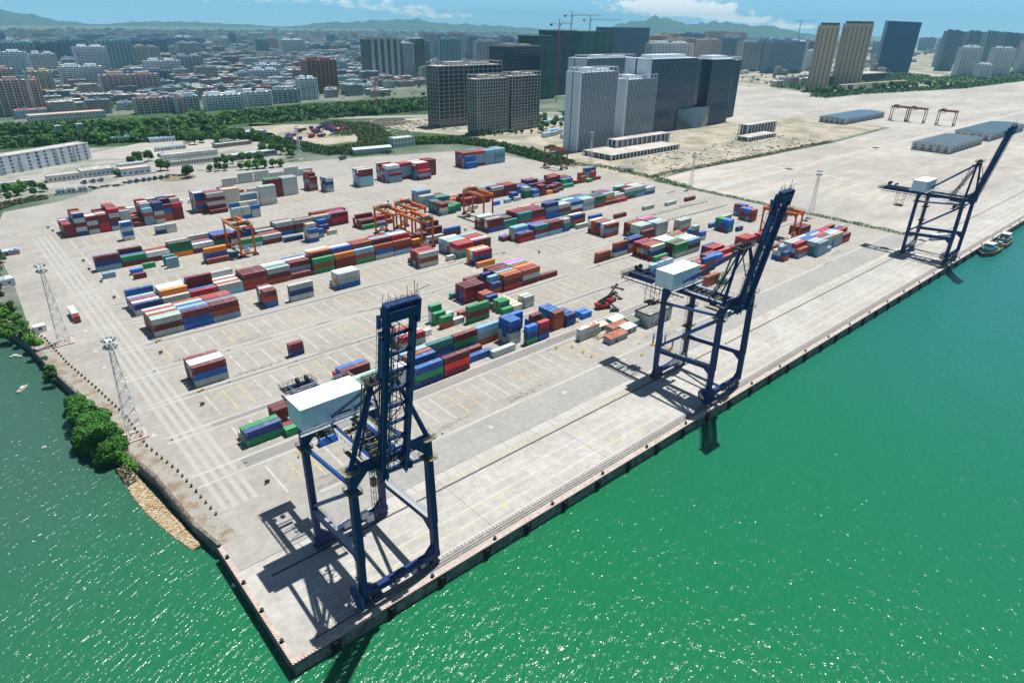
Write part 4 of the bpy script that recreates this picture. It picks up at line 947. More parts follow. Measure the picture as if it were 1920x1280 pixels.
C('teal short stack in the left lane', 53.4, 276.6, ['2aa', '2-', '2tt'], rp=2.7)
C('orange over blue stack by the left gantry', 72.6, 269.6, ['n', 'nbo', '2gb'], rp=2.7)
C('blue short box beside the left gantry', 85.2, 274.6, ['2t'])
C('green short box in the left lane', 43.0, 283.8, ['2g 2m'], bp=12.6)
C('grey short box by the left lane edge', 22.5, 280.4, ['2a'])
C('royal blue short box in the left lane', 35.2, 277.9, ['2q'])
C('maroon short box in the left lane', 34.8, 269.4, ['2m'])
C('blue and cream short tower', 134.6, 271.6, ['2byb 2-', '2aysy 2-', '2bysn 2ab'], rp=2.8)
C('navy and rust short stacks behind the tower', 148.2, 284.2, ['2nd', '2nnb', '2nb'], rp=2.8)
C('pale short box right of the tower', 151.0, 279.5, ['2s'])
C('pale green box under the gantry cluster', 173.8, 275.6, ['g 2b', 'mm m', 'nm mr', 'mwm mn', 'rm mm'], rp=2.75)
C('purple and orange based line', 152.5, 305.0, ['vmm omm', 'mmm mmm'], bp=12.7)
C('short four-high with a blue layer at the far left', 48.0, 345.8, ['2ybsb', '2ysbw'])
C('cream and navy short pair at the far left', 66.6, 347.0, ['2ds 2ys'], bp=12.8)
C('cream short block of three bays', 116.4, 349.6, ['2sss 2bss 2ssb', '2sssb 2sssy 2sssy'], bp=13.0, rp=2.75)
C('big maroon block of the far left field', 21.7, 373.8, ['2mmm 2dsmsd 2smsm 2rrmm 2sdmsr 2- 2m 2aanl 2snsdd', '2mmr 2smsms 2smsw 2rrmr 2sdmsr 2ssss 2mm 2aanss 2snsdd'], fill=5, bp=13.0, rp=2.8, fillpal='mmmmrswdn')
C('maroon far stack left of the blue one', 79.8, 376.2, ['2nnbm 2mmmr', '2nnbmm 2mmmrs'], fill=4, bp=13.0, rp=2.8, fillpal='mmmnsda')
C('white-layered far stack', 90.5, 384.5, ['dssmr'], fill=3)
C('five-high blue and rust far stack', 103.9, 384.2, ['2nbndd'], fill=4)
C('five-high maroon and white far stack', 110.0, 375.3, ['m', 'mmsms', 'mmsmm', 'mmswr', 'mmwmd'], rp=2.8)
C('cream five-high far stack', 122.9, 385, ['yyyyy laa', 'yyyyy laa', 'yyymm aam'], fill=1, rp=2.8, fillpal='yyysm')
C('tall cream far stack with black plates', 147.0, 377.1, ['sysss', 'sssss', 'aysyy', 'ddyyy'], fill=2, rp=2.8, fillpal='sysdw')
C('tall red and white far stack', 159.8, 396, ['mmmmm sssss', 'mmmmG sssla', 'mmmmg sssss'], rp=2.8, bp=12.8)
C('white reefers at the far back', 148.2, 459, ['ss sss sss ss sss ss'], bp=13.4)
C('white reefers of the second back line', 125, 424, ['s n s'], bp=15)
C('white reefers of the third back line', 60, 418, ['w m w w'], bp=16)
C('four-high maroon far short stack', 196.6, 398.2, ['2nanm 2-', '2mnamm 2-'], fill=3, fillpal='mmnna')
C('grey and navy far short stack', 204.6, 386.4, ['2sads', '2sadd', '2aads'], fill=1)
C('white and maroon far stack left of the pair', 234.6, 385.8, ['sllmm', 'slamw', 'nllmm'], fill=2, fillpal='mlasw')
C('red and blue far block', 261.8, 384.5, ['aam', 'aaaaw', 'aaaaw', 'rmarw'], fill=4, rp=2.8, fillpal='mrasmr')
C('middle of the red and blue far block', 275.6, 390.2, ['maaar', 'maaar', 'mmarr'], fill=3, fillpal='mrrm')
C('right of the red and blue far block', 288.0, 378.4, ['mar', 'maarr', 'aaarw', 'aamrw'], fill=4, fillpal='mrasw')
C('dark red end of the far block', 301.4, 389.5, ['mmmmm', 'mmmmm'], fill=2, fillpal='mmr')
C('blue far block', 351.4, 392.2, ['bb', 'bbbb', 'aaabn', 'nrnbn'], fill=3, fillpal='nmabr', rp=2.8)
C('grey-blue far block beside the blue one', 364.2, 397, ['maaar aaaal aatal', 'maarr aaaal aaaal'], bp=12.9, fill=3, fillpal='alaam')
C('first bays right of the cross road', 235.4, 219.0, ['bmm gt rtt kmm bbad tms mwb sas rGG m r', 'nws e tmm kmm bbad tms mwb sae mtd mos ms mts ats bs', 'Gmm mm rmm mmm mms tme mmb rml bmm mmb tt msr mas ms'], bp=12.85, fill=3, fillpal='mmnrsebwt', rp=2.72)
C('low mixed stack in front right of the cross road', 236.2, 190.0, ['rm lmt lmm 2bts', 'rb lmv mlm 2bt', 'yyl bbb sm 2ss', 'yyl 2bb'], bp=13.0, rp=2.75)
C('small pair at the left of the low mixed stack', 229.8, 198.5, ['2m', '2b'])
C('royal blue roofs behind the low mixed stack', 248, 201.5, ['mq mr', 'mq mm'], bp=13)
C('grey box alone before the teal end stack', 287.3, 188.8, ['s'])
C('teal-based end stack', 286.2, 192.4, ['tnd', 'tnw'], rp=2.8)
C('blue box behind the wide square stack', 303, 191.5, ['bb'])
C('maroon boxes in line on the lane', 315.0, 189.6, ['m m'], bp=12.7)
C('lone grey box on the empty lane', 362.4, 191.4, ['s'])
C('second lone grey box on the empty lane', 386.6, 188.5, ['s'])
C('lone maroon box at the empty lane end', 410.9, 187.8, ['m'])
C('wide square stack with six row tops', 287.8, 163.6, ['nan', 'ssw', 'mrd', 'nmn', 'nnn', 'msw'], rp=2.75)
C('two-high red pair alone by the road', 245.9, 133.7, ['mn'])
C('three-high red and navy stack', 261.4, 133.8, ['sdn 2ryd 2rdd', '- 2bbd 2mbb'], bp=13.4)
C('short grey box at the red and navy stack', 256.0, 138.4, ['2s'])
C('big green and red block', 273.6, 113.2, ['g', 'rds', 'mgn', 'mln', 'mom', 'mmr'], rp=2.95)
C('green right half of the big block', 288.2, 109.8, ['sgg sml', 'dmm mmw', 'gmg gmw', 'mmw mme', 'mmw mmn', 'ssw mmg'], rp=2.95, bp=12.9)
C('brown pair behind the big green block', 302.2, 145.2, ['mm sss', 'ees ssl', 'ase saw', 'bse sbd', 'amn mmn', 'mmm mmp'], rp=2.75, bp=14)
C('red box in the notch', 321.5, 137.5, ['r'])
C('tall grey stack behind the notch', 334.0, 139.5, ['nss', 'nss'], rp=2.8)
C('blue short stack on the lane', 330.2, 120.6, ['2sb', '2-', '2rbs', '2rb'], rp=2.8)
C('long blue box on the right lane', 361.5, 133.2, ['b as'], bp=12.9)
C('blue short block on the right lane', 360.6, 119.5, ['2tbq', '2rdq', '2mbg', '2tGt'], rp=2.75)
C('low short box beside the blue block', 368.6, 116.6, ['2d'])
C('far right tall blue stack', 405.4, 135.4, ['2ttb 2tn', '2abb 2tn'], fill=1)
C('far right tall brown stack', 398.0, 123.6, ['2nmn', '2lrq', '2tmq', '2nmn'], rp=2.75)
C('low blue stack by the fence', 409.6, 109.6, ['nb', 'nr', 'mr'], rp=2.75)
C('red stack in the lower right lane', 307.0, 96.6, ['mr', 'nr', 'dd', '-', '2mt'], rp=2.9)
C('lettered navy short box', 272.2, 82.7, ['2dr', '2-', '2bt'])
C('brown stack right of the lettered box', 278.8, 84.2, ['mnb', 'mn', '2mr'], rp=3)
C('long royal blue stack behind the crane struts', 292.4, 88.2, ['rq', 'mb', 'mm'])
C('red line behind the middle crane boom', 305.4, 88.4, ['r m', 'mr mm'], bp=13)
C('pale blue roofs behind the middle machinery house', 254, 101, ['2bl 2bl 2bl', '2- 2- 2mr'], bp=14)
C('rust boxes under the middle crane girder', 261.5, 70.8, ['nn', '-', 'nn'], rp=3)
C('turquoise short box under the middle crane girder', 270.5, 67.4, ['2t'])
C('front short stack of the right quay block', 333.9, 65.4, ['2nd 2-', '2bsa 2-', '2bs 2-'], rp=2.75)
C('right quay block, red and blue bay', 346.0, 62.6, ['an', 'mlr', 'tls', 'mss'], rp=2.75, fill=1)
C('right quay block, grey bays', 358.6, 57.0, ['aaa 2a 2-', 'tts aas', 'dbs aam', 'mab mmr', 'aab nml', 'mas mmb'], rp=2.75)
C('right quay block, fence end', 384.2, 59.4, ['aay rm m', 'abw mar 2r', 'rbl sbd', 'nmr ssl', 'mmr mmr', 'mm mr'], rp=2.8, bp=12.2)
C('maroon rows by the right gantry legs', 392.6, 84.4, ['mm', 'mm', 'mm'], rp=3.1)
C('rust short pair beyond the boom', 347.8, 80.8, ['2n 2n'], bp=12.8)
C('blue and green short block beyond the boom', 356.5, 87.5, ['2Gdb', '2mrm', '2mr', '2rr'], rp=2.8)
C('pale stack hidden by the boom', 341, 94.5, ['ar', 'ar', 'mn'], rp=2.8)
C('short mixed boxes on the middle lane front', 235.2, 272.6, ['2aym 2Gg 2- 2- 2s', '2adm 2GG 2bg 2- 2-', '2mgm 2mg 2rg 2- 2-'], bp=13.6, rp=2.75, fill=3, fillpal='mmrgGb')
C('maroon and red run behind the middle lane', 264, 283, ['mm mmm', 'mr mmm', 'Gmm mmt', 'mm dmm'], rp=2.75)
C('low row of three short boxes on the middle lane', 283.2, 271.6, ['2q 2n 2l'], bp=11.4)
C('pale short box before the navy pair', 304.9, 272.0, ['2s', '2bd', '2bb'], rp=2.8)
C('green and white short tower', 316.8, 274.0, ['2GGs', '2bbs'], rp=2.8)
C('mixed short stacks of the middle lane', 324.6, 271.8, ['2lb 2mmm 2o 2m', '2tt 2mmr 2bd 2mm', '2tb 2mm 2ld 2mr'], bp=15, rp=2.8)
C('small maroon pair on the middle lane', 355.6, 275.0, ['2m', '2mm', '2db'], rp=2.8)
C('low green boxes on the middle lane', 366.6, 279.6, ['2g 2g', '2- 2-'], bp=12.4)
C('blue and green short stack further right', 371.4, 285.8, ['2lg 2bb', '2db 2bb'], bp=13)
C('brown short stack further right', 385.4, 284.6, ['2m 2nn', '2o 2nnn'], bp=15)
C('long dark red back line of the middle lane', 296.5, 289.5, ['mms mmm bb 2dd mm mmm mbm', 'mmm mmr db mlm sb mmr mm'], bp=13.2, rp=2.75, fill=2, fillpal='mmmrbd')
C('light blue four-high stack by the gantry', 236.6, 299.2, ['aas Gt o', 'aas Gt m', 'aaaa Gg m', 'aaaa mm -'], bp=13.2, rp=2.75, fill=1)
C('teal and maroon pair right of the gantry', 290, 300.5, ['Gm', 'Gt'], rp=2.75)
C('small green box by the hedge', 399.4, 282.2, ['2g'])
C('short rust stack by the hedge', 406.6, 285.0, ['2Grn 2r'], bp=13)
C('grey-blue stack below the hedge mast', 412.9, 296.6, ['aad', 'aaa'])

HARD = [(-3, 33)]
ZERO = Vector((-29.08, -101.2, 124))
key = {}
for c in ALL: key.setdefault((round(c['x']/3), round(c['y']/2.2), c['t']), c)
def cov(c, dx, dy, dt):
    x0, x1 = c['x']+dx, c['x']+c['L']+dx; y = c['y']+dy; z = c['z']+dt*(CHH+.03)
    tot = 0
    for o in near((x0+x1)/2, y):
        if abs(o['z']-z) < 1 and abs(o['y']-y) < 1.6: tot += max(0, min(x1, o['x']+o['L'])-max(x0, o['x']))
    return min(1, tot/c['L'])
for c in ALL:
    top = 1-cov(c, 0, 0, 1); fr = 1-cov(c, 0, -2.75, 0)
    x0 = c['x']; lf = 1
    for o in near(x0, c['y']):
        if o is not c and abs(o['z']-c['z']) < 1 and abs(o['y']-c['y']) < 1.2 and -1.6 < x0-(o['x']+o['L']) < .9: lf = 0
    d2 = (Vector((c['x'], c['y'], c['z']))-ZERO).length_squared
    c['vis'] = (top*c['L']*1.7+fr*c['L']*2.0+lf*2.6)/d2*1e4; c['exp'] = top+fr+lf+(1-cov(c, 0, 2.75, 0))
ALL = [c for c in ALL if c['exp'] > .12]
ALL.sort(key=lambda c: -c['vis'])
used = set(); rest = []; LIM = 300
def clabel(c, multi):
    s_ = PAL[c['k']][0]; sz = 'short' if c['ln'] == 20 else 'long'
    t_ = 'only tier' if c['n'] == 1 else ('bottom tier' if c['t'] == 0 else 'top tier' if c['t'] == c['n']-1 else TIER[c['t']])
    parts = [s_, sz, 'container']
    if multi[0] > 1: parts += [t_]
    if multi[1] > 1: parts += [ORD[min(12, c['r'])], 'row']
    if multi[2] > 1: parts += [(ORD[min(12, c['b'])] if c['b'] else 'first')+' bay']
    return ' '.join(parts)
info = {}
for c in ALL:
    i_ = info.setdefault(c['name'], [set(), set(), set()]); i_[0].add(c['t']); i_[1].add(c['r']); i_[2].add(c['b'])
for n_, c in enumerate(ALL):
    if n_ >= LIM: rest.append(c); continue
    body, roof, door = cmesh(c['k'], c['ln'])
    r_ = empty('shipping_container', (c['x']+c['L']/2, c['y']+CW/2, c['z']))
    off = (-c['L']/2, -CW/2, 0)
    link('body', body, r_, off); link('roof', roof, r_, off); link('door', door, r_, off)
    d2_ = link('door', door, r_, (off[0], off[1]+CW/2-.13, 0))
    lab = clabel(c, [len(q_) for q_ in info[c['name']]])+', '+c['name']
    wds = lab.split()
    if len(wds) > 16:
        drop = ['container']
        lab = lab.replace(' container', '', 1); lab = lab.replace(' tier', '', 1) if len(lab.split()) > 16 else lab
        for a_ in (' the', ' row', ' bay'):
            if len(lab.split()) > 16: lab = lab.replace(a_, '', 1)
        while len(lab.split()) > 16: lab = ' '.join(lab.split()[:16])
    tag(r_, lab, 'shipping container', 'shipping containers stacked in the yard')
# the smallest ones as one object
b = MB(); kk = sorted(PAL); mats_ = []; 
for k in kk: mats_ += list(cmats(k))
for c in rest:
    i_ = kk.index(c['k'])*2
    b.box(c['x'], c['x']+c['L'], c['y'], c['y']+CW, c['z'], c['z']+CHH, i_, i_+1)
if rest: tag(b.build('distant_containers', mats_), 'remaining containers of the far stacks, smallest in the picture', 'shipping containers', kind='stuff')
# sockets, posts and yellow stops at the row ends
for x, y in ((20.6, 276), (20.5, 248), (20.4, 171), (19.9, 119), (19.8, 62), (20, 301), (20.5, 318), (17, 405), (18, 395), (226, 330), (226, 233), (232, 168), (238, 108), (213, 395)):
    r_ = empty('reefer_socket', (x, y, .05)); tag(r_, 'small dark socket frame standing on scrubby ground at a row end', 'socket stand', 'socket frames at the row ends')
    b = MB()
    for q_ in range(5): b.beam((rnd.uniform(-.8, .8), rnd.uniform(-.6, .6), 0), (rnd.uniform(-.9, .9), rnd.uniform(-.6, .6), 1.6), .09, .09)
    b.box(-.7, .7, -.25, .25, .4, 1.1); b.build('frame', [dark], r_)
for x, y, z_ in ((23, 184, .3), (22.8, 129.8, .3), (33, 69, 1.0), (215, 181, .2), (155.9, 67.3, .7), (156.1, 60.9, .6), (156.1, 55.9, .6), (176, 84, 2), (173, 43, .4), (185, 45.5, .4), (187, 39, .2), (243, 130, .3), (150, 71, .9)):
    b = MB(); b.box(-1.3, 1.3, -.3, .3, 0, .55, 0); b.box(-1.0, -.8, -.31, .31, .1, .56, 1); b.box(.2, .5, -.31, .31, .1, .56, 1)
    o = b.build('wheel_stop', [mat('stop_yellow', (.50, .36, .04), .7), dark], None, (x, y, .05), z_); tag(o, 'yellow and black striped concrete stop lying on the yard paving', 'wheel stop', 'yellow and black stops on the yard paving')
# lettering on the navy short box under the middle crane
def text(s_, loc, rot, size, mt, parent=None, name='lettering'):
    cu = bpy.data.curves.new(name, 'FONT'); cu.body = s_; cu.size = size; cu.extrude = .01; cu.materials.append(mt)
    o = bpy.data.objects.new(name, cu); col.objects.link(o); o.rotation_euler = rot; o.location = loc
    dg = bpy.context.evaluated_depsgraph_get(); me = bpy.data.meshes.new_from_object(o.evaluated_get(dg)); bpy.data.objects.remove(o)
    o2 = link(name, me); o2.rotation_euler = rot; o2.location = loc
    if parent is not None: o2.parent = parent; o2.matrix_parent_inverse = Matrix.Translation(-Vector(parent.location))
    return o2
pr = [o for o in col.objects if o.name.startswith('shipping_container') and 'lettered navy' in (o.get('label') or '') and (o.get('label') or '').startswith('navy')]
if pr: text('CIT', (273.9, 82.5, .75), (math.pi/2, 0, 0), 1.9, wpaint, pr[0])
for dx, dy in ((174.5, 49.5), (178.0, 46.8), (180.3, 46.8), (184.6, 41.6)): pass
# ---------------------------------------------------------------- port buildings
plaster = mat('white_plaster', (.60, .66, .70), .8, n1=(.12, .4, .7), c2=(.46, .53, .57), n2=(1, .08))
plasterw = mat('cream_plaster', (.70, .70, .66), .8, n1=(.15, .4, .7), c2=(.55, .56, .54), n2=(1, .08))
flatr = mat('flat_roof', (.55, .51, .46), .9, n1=(.08, .4, .6), c2=(.40, .38, .35), n2=(.6, .15))
pinkr = mat('pink_roof', (.66, .46, .40), .9, n2=(.6, .12))
metalr = mat('sheet_roof', (.55, .62, .64), .5, n1=(.3, .4, .6), c2=(.42, .48, .50), n2=(2, .1))
def framebox(root, name, x0, x1, y0, y1, z0, z1, mw, mr, parapet=.6):
    b = MB(); b.box(x0, x1, y0, y1, z0, z1, 0); wl = b.build(name, [mw], root)
    b = MB(); b.box(x0+.3, x1-.3, y0+.3, y1-.3, z1+.003, z1+.12, 0)
    if parapet:
        b.box(x0-.1, x1+.1, y0-.1, y0+.25, z1, z1+parapet, 1); b.box(x0-.1, x1+.1, y1-.25, y1+.1, z1, z1+parapet, 1); b.box(x0-.1, x0+.25, y0+.25, y1-.25, z1, z1+parapet, 1); b.box(x1-.25, x1+.1, y0+.25, y1-.25, z1, z1+parapet, 1)
    b.build('roof', [mr, mw], root); return wl
CNT = {}
def winrow(root, x0, x1, y, zs, n, w=1.5, h=1.5, mt=None, face='y', name='window', cap=95):
    """windows set on a wall facing -Y (face y) or -X (face x), each its own part"""
    for z in zs:
        for i in range(n):
            c = x0+(x1-x0)*(i+.5)/n
            b = MB()
            if face == 'y': b.box(c-w/2, c+w/2, y-.05, y+.02, z, z+h, 0); b.box(c-w/2-.1, c+w/2+.1, y-.22, y-.05, z-.12, z, 1)
            else: b.box(y-.05, y+.02, c-w/2, c+w/2, z, z+h, 0); b.box(y-.22, y-.05, c-w/2-.1, c+w/2+.1, z-.12, z, 1)
            k = root.name
            CNT[k] = CNT.get(k, 0)+1
            if CNT[k] > cap: continue
            b.build(name, [mt or glassd, plaster], root)
def bld(x, y, w, d, h, rz, label, mw, mr, fl, nb, sides=True, cat='building', par=.6, group=None, ww=1.5, wh=1.5, name='building'):
    r_ = empty(name, (x, y, 0), rz); tag(r_, label, cat, group)
    framebox(r_, 'wall', 0, w, 0, d, 0, h, mw, mr, par)
    fh = h/fl
    winrow(r_, .6, w-.6, 0, [fh*i+fh*.32 for i in range(fl)], nb, ww, min(wh, fh*.5))
    if sides: winrow(r_, 1, d-1, 0, [fh*i+fh*.32 for i in range(fl)], max(1, int(d/4.5)), ww*.8, min(wh, fh*.5), face='x')
    return r_
a = bld(-35, 586, 141, 15, 15, R(27), 'long white five-storey office block with cream roof at the left edge', plaster, flatr, 5, 18, False, name='office_block', ww=2.2)
for o in list(a.children):
    if o.name.startswith('wall'): pass
b = MB()
for i in range(8): b.box(6+i*17, 6.5+i*17, -.9, -.02, .2, 15.2)
b.build('pilaster', [plaster], a)
bld(-30, 548, 60, 9, 4.6, .02, 'low white annex with grey roof in front of the left office block', plaster, flatr, 1, 14, False, ww=1.3)
bld(40, 556, 24, 11, 5, 0, 'small white one-storey hut with bright flat roof edge, right of the annex', plasterw, flatr, 1, 7)
bld(66, 559.5, 25, 20, 5.4, .02, 'grey-roofed one-storey office behind the three parked tractor units', plaster, mat('clutter_roof', (.30, .27, .25), .9, n1=(.3, .4, .6), c2=(.55, .52, .48)), 1, 7)
bld(92.5, 545, 24, 12, 6.0, .02, 'small white building with pink flat roof left of the round tree', plaster, pinkr, 1, 5, ww=2)
bld(98, 578, 22, 8, 4.2, .02, 'low white outbuilding with corrugated roof behind the pink-roofed one', plaster, metalr, 1, 6)
r_ = bld(134, 566, 50, 3.6, 4.4, .02, 'long white two-level building with rows of dark doors behind the round tree', plasterw, flatr, 1, 20, False, par=.3, ww=1.3, wh=2.6)
framebox(r_, 'upper_wall', 0, 50, 3.7, 13, 0, 10.2, plasterw, flatr, .4); winrow(r_, 1, 49, 3.68, [6.8], 18, 1.2, 1.0)
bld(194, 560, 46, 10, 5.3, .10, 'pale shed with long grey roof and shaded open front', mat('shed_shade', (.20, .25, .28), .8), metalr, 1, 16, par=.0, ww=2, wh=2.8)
bld(128, 738, 26, 14, 5, -.1, 'long low building with pale blue roof right of the memorial gate', plaster, mat('blue_roof', (.25, .45, .62), .6, n2=(1, .1)), 1, 9)
bld(160, 716, 26, 10, 4, -.1, 'second low blue-roofed building right of the first', plaster, mat('blue_roof', (.25, .45, .62), .6), 1, 8)
bld(254, 690, 27, 15, 6.1, -.02, 'flat-roofed grey warehouse at the entrance of the chassis park', plaster, metalr, 1, 8)
bld(205, 640, 40, 9, 3.6, .1, 'long low container-like office row with brown roof', mat('brown_wall', (.28, .24, .2), .8), metalr, 1, 10)
bld(150, 655, 30, 6, 3.4, .05, 'low grey row hut by the lamp pole', plaster, metalr, 1, 8)
for k, x in enumerate((37.5, 44.5, 52.2)):
    bld(x, 504, 6.6, 5, 4.0, -.1, ('leftmost of the three grey gate huts with dark front', 'middle of the three grey gate huts', 'rightmost of the three grey gate huts, slightly apart')[k], plaster, mat('slate_roof', (.22, .25, .27), .8), 1, 2, par=0, group='three gate huts')
# round island kerb
b = MB(); b.tube((129, 514, 0.01), (129, 514, .22), 14.5, 36); o = b.build('earth_island', [mat('island_earth', (.22, .18, .12), .95, n2=(.4, .2))]); o['kind'] = 'structure'
bld(358, 531, 26.5, 12, 9.2, 0, 'cream two-storey villa with arched windows by the tall hedge', plasterw, plasterw, 2, 6, par=.8, ww=1.6, wh=2.2)
b = MB(); b.box(357, 385.5, 530, 544.5, 9.25, 10.2, 0); b.box(368, 374, 535, 540, 10.2, 13, 0); 
# pitched sheds
def shed(x, y, w, d, h, rise, rz, label, mw, mr, nb=0, ribs=True, name='warehouse', doors=0):
    r_ = empty(name, (x, y, 0), rz); tag(r_, label, 'warehouse')
    b = MB(); b.box(0, w, 0, d, 0, h); b.tri((0, 0, h), (0, d, h), (0, d/2, h+rise)); b.tri((w, 0, h), (w, d/2, h+rise), (w, d, h)); b.build('wall', [mw], r_)
    b = MB(); e_ = .8
    for s_ in (0, 1):
        y0, y1 = (-e_, d/2) if s_ == 0 else (d+e_, d/2)
        z0 = h-rise*e_/(d/2)
        b.hexa([(-e_, y0, z0), (w+e_, y0, z0), (w+e_, y1, h+rise), (-e_, y1, h+rise), (-e_, y0, z0+.22), (w+e_, y0, z0+.22), (w+e_, y1, h+rise+.22), (-e_, y1, h+rise+.22)])
    b.build('roof', [mr], r_)
    if ribs:
        b = MB()
        for i in range(int(w/2.4)): b.box(i*2.4+.6, i*2.4+.75, -.06, -.01, .2, h-.3)
        b.build('cladding_rib', [galv], r_)
    for i in range(nb):
        c = w*(i+.5)/nb; b = MB(); b.box(c-w/nb*.32, c+w/nb*.32, -.12, -.02, 0, h*.62); b.build('sliding_door', [mat('door_grey_blue', (.16, .26, .33), .6)], r_)
        b = MB(); b.box(c+w/nb*.42, c+w/nb*.58, -.4, -.02, 0, h-.2); b.build('buttress', [mat('pier_brown', (.22, .17, .13), .8)], r_)
    return r_
shed(300, 514.5, 41, 10, 6, 1.3, -.14, 'grey ribbed metal shed with pale roof by the hedge', mat('shed_grey', (.30, .36, .38), .6, n2=(1, .1)), mat('pale_sheet_roof', (.50, .62, .63), .5, n2=(.7, .1)))
blueR = mat('blue_corrugated_roof', (.03, .13, .24), .6, n1=(.08, .4, .6), c2=(.05, .11, .18), n2=(.8, .12), bump=(.8, .3, .1))
wallS = mat('shed_white_wall', (.58, .62, .64), .8, n1=(.2, .45, .7), c2=(.40, .42, .42))
for args in ((980, 315, 140, 38, 8, 1.2, .01, 'blue-roofed warehouse farthest left on the pale field, beside the rusty gantries', wallS, blueR, 14),
             (832, 133, 112, 40, 8, 1.4, 0, 'nearest dark grey roofed warehouse, behind the farthest quay crane', wallS, mat('grey_corrugated_roof', (.03, .10, .15), .7, n1=(.1, .4, .6), c2=(.08, .11, .13), n2=(.8, .12)), 9),
             (980, 134, 150, 40, 9, 1.4, 0, 'second dark grey roofed warehouse, farther along the quay', wallS, mat('grey_corrugated_roof2', (.03, .095, .14), .7, n2=(.8, .12)), 12)):
    s_ = shed(*args, ribs=False)
    d = args[3]
    for i in range(5):
        c = d*(i+.5)/5
        for z0, z1 in ((5.2, 6.6), (1.2, 4.2)):
            b = MB(); b.box(-.1, -.02, c-1.8, c+1.8, z0, z1); b.build('window', [glassd], s_)
bld(466, 286, 12, 12, 4, .9, 'small blue-white hut with tiled roof on the building site', plaster, mat('brown_tile', (.25, .20, .17), .9), 1, 4, par=0)
# tin shacks by the middle crane
r_ = empty('grey_store', (196.5, 58, 0), 0); tag(r_, 'dilapidated grey store with dirty flat roof behind the middle crane leg', 'building')
b = MB(); b.box(0, 17, 0, 8.5, 0, 5.8); b.build('wall', [mat('store_grey', (.44, .50, .53), .8, n1=(.3, .4, .6), c2=(.30, .31, .30), n2=(1, .15))], r_)
b = MB(); b.box(.4, 16.6, .4, 8.1, 5.81, 5.9, 0); b.box(-.1, 17.1, -.1, .25, 5.8, 6.4, 1); b.box(-.1, 17.1, 8.25, 8.6, 5.8, 6.4, 1); b.box(-.1, .25, .25, 8.25, 5.8, 6.4, 1); b.box(16.75, 17.1, .25, 8.25, 5.8, 6.4, 1); b.build('roof', [mat('dirty_roof', (.40, .38, .34), .9, n1=(.8, .4, .6), c2=(.18, .18, .16), n2=(3, .2)), dark], r_)
b = MB(); b.box(6, 12, -.6, -.02, 2.6, 2.8); b.build('awning', [mat('awning_red', (.5, .12, .12), .7)], r_)
for i in range(5):
    b = MB(); b.box(1.5+i*3, 2.8+i*3, -.06, -.01, .6, 2.3); b.build('window', [glassd], r_)
def shack(x, y, w, d, h, mr, label):
    r_ = empty('tin_shack', (x, y, 0), .0); tag(r_, label, 'shack')
    b = MB(); b.box(.2, w-.2, .2, d-.2, 0, h-.3); b.build('wall', [mat('shack_wall', (.28, .32, .33), .8, n2=(1, .2))], r_)
    b = MB(); b.hexa([(0, 0, h-.28), (w, 0, h-.28), (w, d, h+.25), (0, d, h+.25), (0, 0, h-.18), (w, 0, h-.18), (w, d, h+.35), (0, d, h+.35)]); b.build('roof', [mr], r_)
    b = MB(); b.box(w*.3, w*.3+1, .13, .19, 0, 1.9); b.build('door', [dark], r_)
tin = mat('rusty_tin', (.30, .10, .06), .8, n1=(.5, .4, .6), c2=(.42, .20, .14), n2=(3, .2)); tinw = mat('pale_tin', (.58, .68, .64), .6, n1=(.6, .4, .6), c2=(.45, .52, .50))
shack(169.5, 57.5, 12, 4.6, 3, tin, 'brown roofed shack nearest the quay'); shack(182.2, 59.6, 8, 4.6, 3, tinw, 'shack with pale green-white roof right of the brown one')
shack(177.5, 63.2, 11.5, 4.4, 3.4, tin, 'rust-red roofed shack in the second row'); shack(190, 62.3, 6, 5.6, 3.4, mat('mossy_tin', (.20, .24, .20), .8, n2=(2, .3)), 'mossy dark roofed shack against the grey store')
shack(184, 68.5, 9, 4.6, 3.2, tinw, 'pale roofed shack at the back'); shack(176, 69.6, 6.5, 4, 2.6, mat('cream_tin', (.55, .50, .38), .8, n2=(2, .2)), 'low cream slatted shelter at the back left')
b = MB()
for k in range(7): b.box(0, .25, k*.62, k*.62+.25, .2, 1.7)
b.box(0, 7, 0, .2, .2, .5); b.box(0, 7, 4, 4.2, .2, .5); b.box(0, 7, 0, .2, 1.6, 1.8); b.box(0, 7, 4, 4.2, 1.6, 1.8)
o = b.build('yellow_spreader_frame', [mat('frame_yellow', (.50, .36, .06), .6, n2=(2, .2))], None, (169.6, 64.6, .05), .05); tag(o, 'yellow spreader frame on the ground between the rusty stack and the shacks', 'frame')
for k, (x, y) in enumerate(((184.8, 46.5), (186.4, 43.4), (188.2, 42.9), (187.3, 38.3))):
    r_ = empty('standing_panel', (x, y, 0), .35); tag(r_, ('blue standing panel hard by the middle crane leg', 'left one of the two close blue panels', 'right one of the two close blue panels', 'blue panel nearest the quay edge')[k], 'panel', 'blue standing panels under the middle crane')
    b = MB(); b.box(-1, 1, -.1, .1, .3, 4.8); b.build('board', [mat('panel_blue', (.02, .06, .30), .5)], r_); b = MB(); b.box(-1.2, 1.2, -.6, .6, 0, .3); b.build('base', [mat('stop_yellow', (.50, .36, .04), .7)], r_)
# long white trailer row beyond the farthest crane
for k, x in enumerate((452, 466)):
    b = MB(); b.box(0, 13, 0, 2.6, .4, 3.6, 0); b.box(.5, 1.5, .2, 2.4, 0, .4, 1); b.box(11, 12.4, .2, 2.4, 0, .4, 1); o = b.build('white_trailer', [wpaint, dark], None, (x, 24.5-.2*k, 0), -.45); tag(o, ('white box trailer left of two behind the farthest crane', 'white box trailer right of two behind the farthest crane')[k], 'trailer')
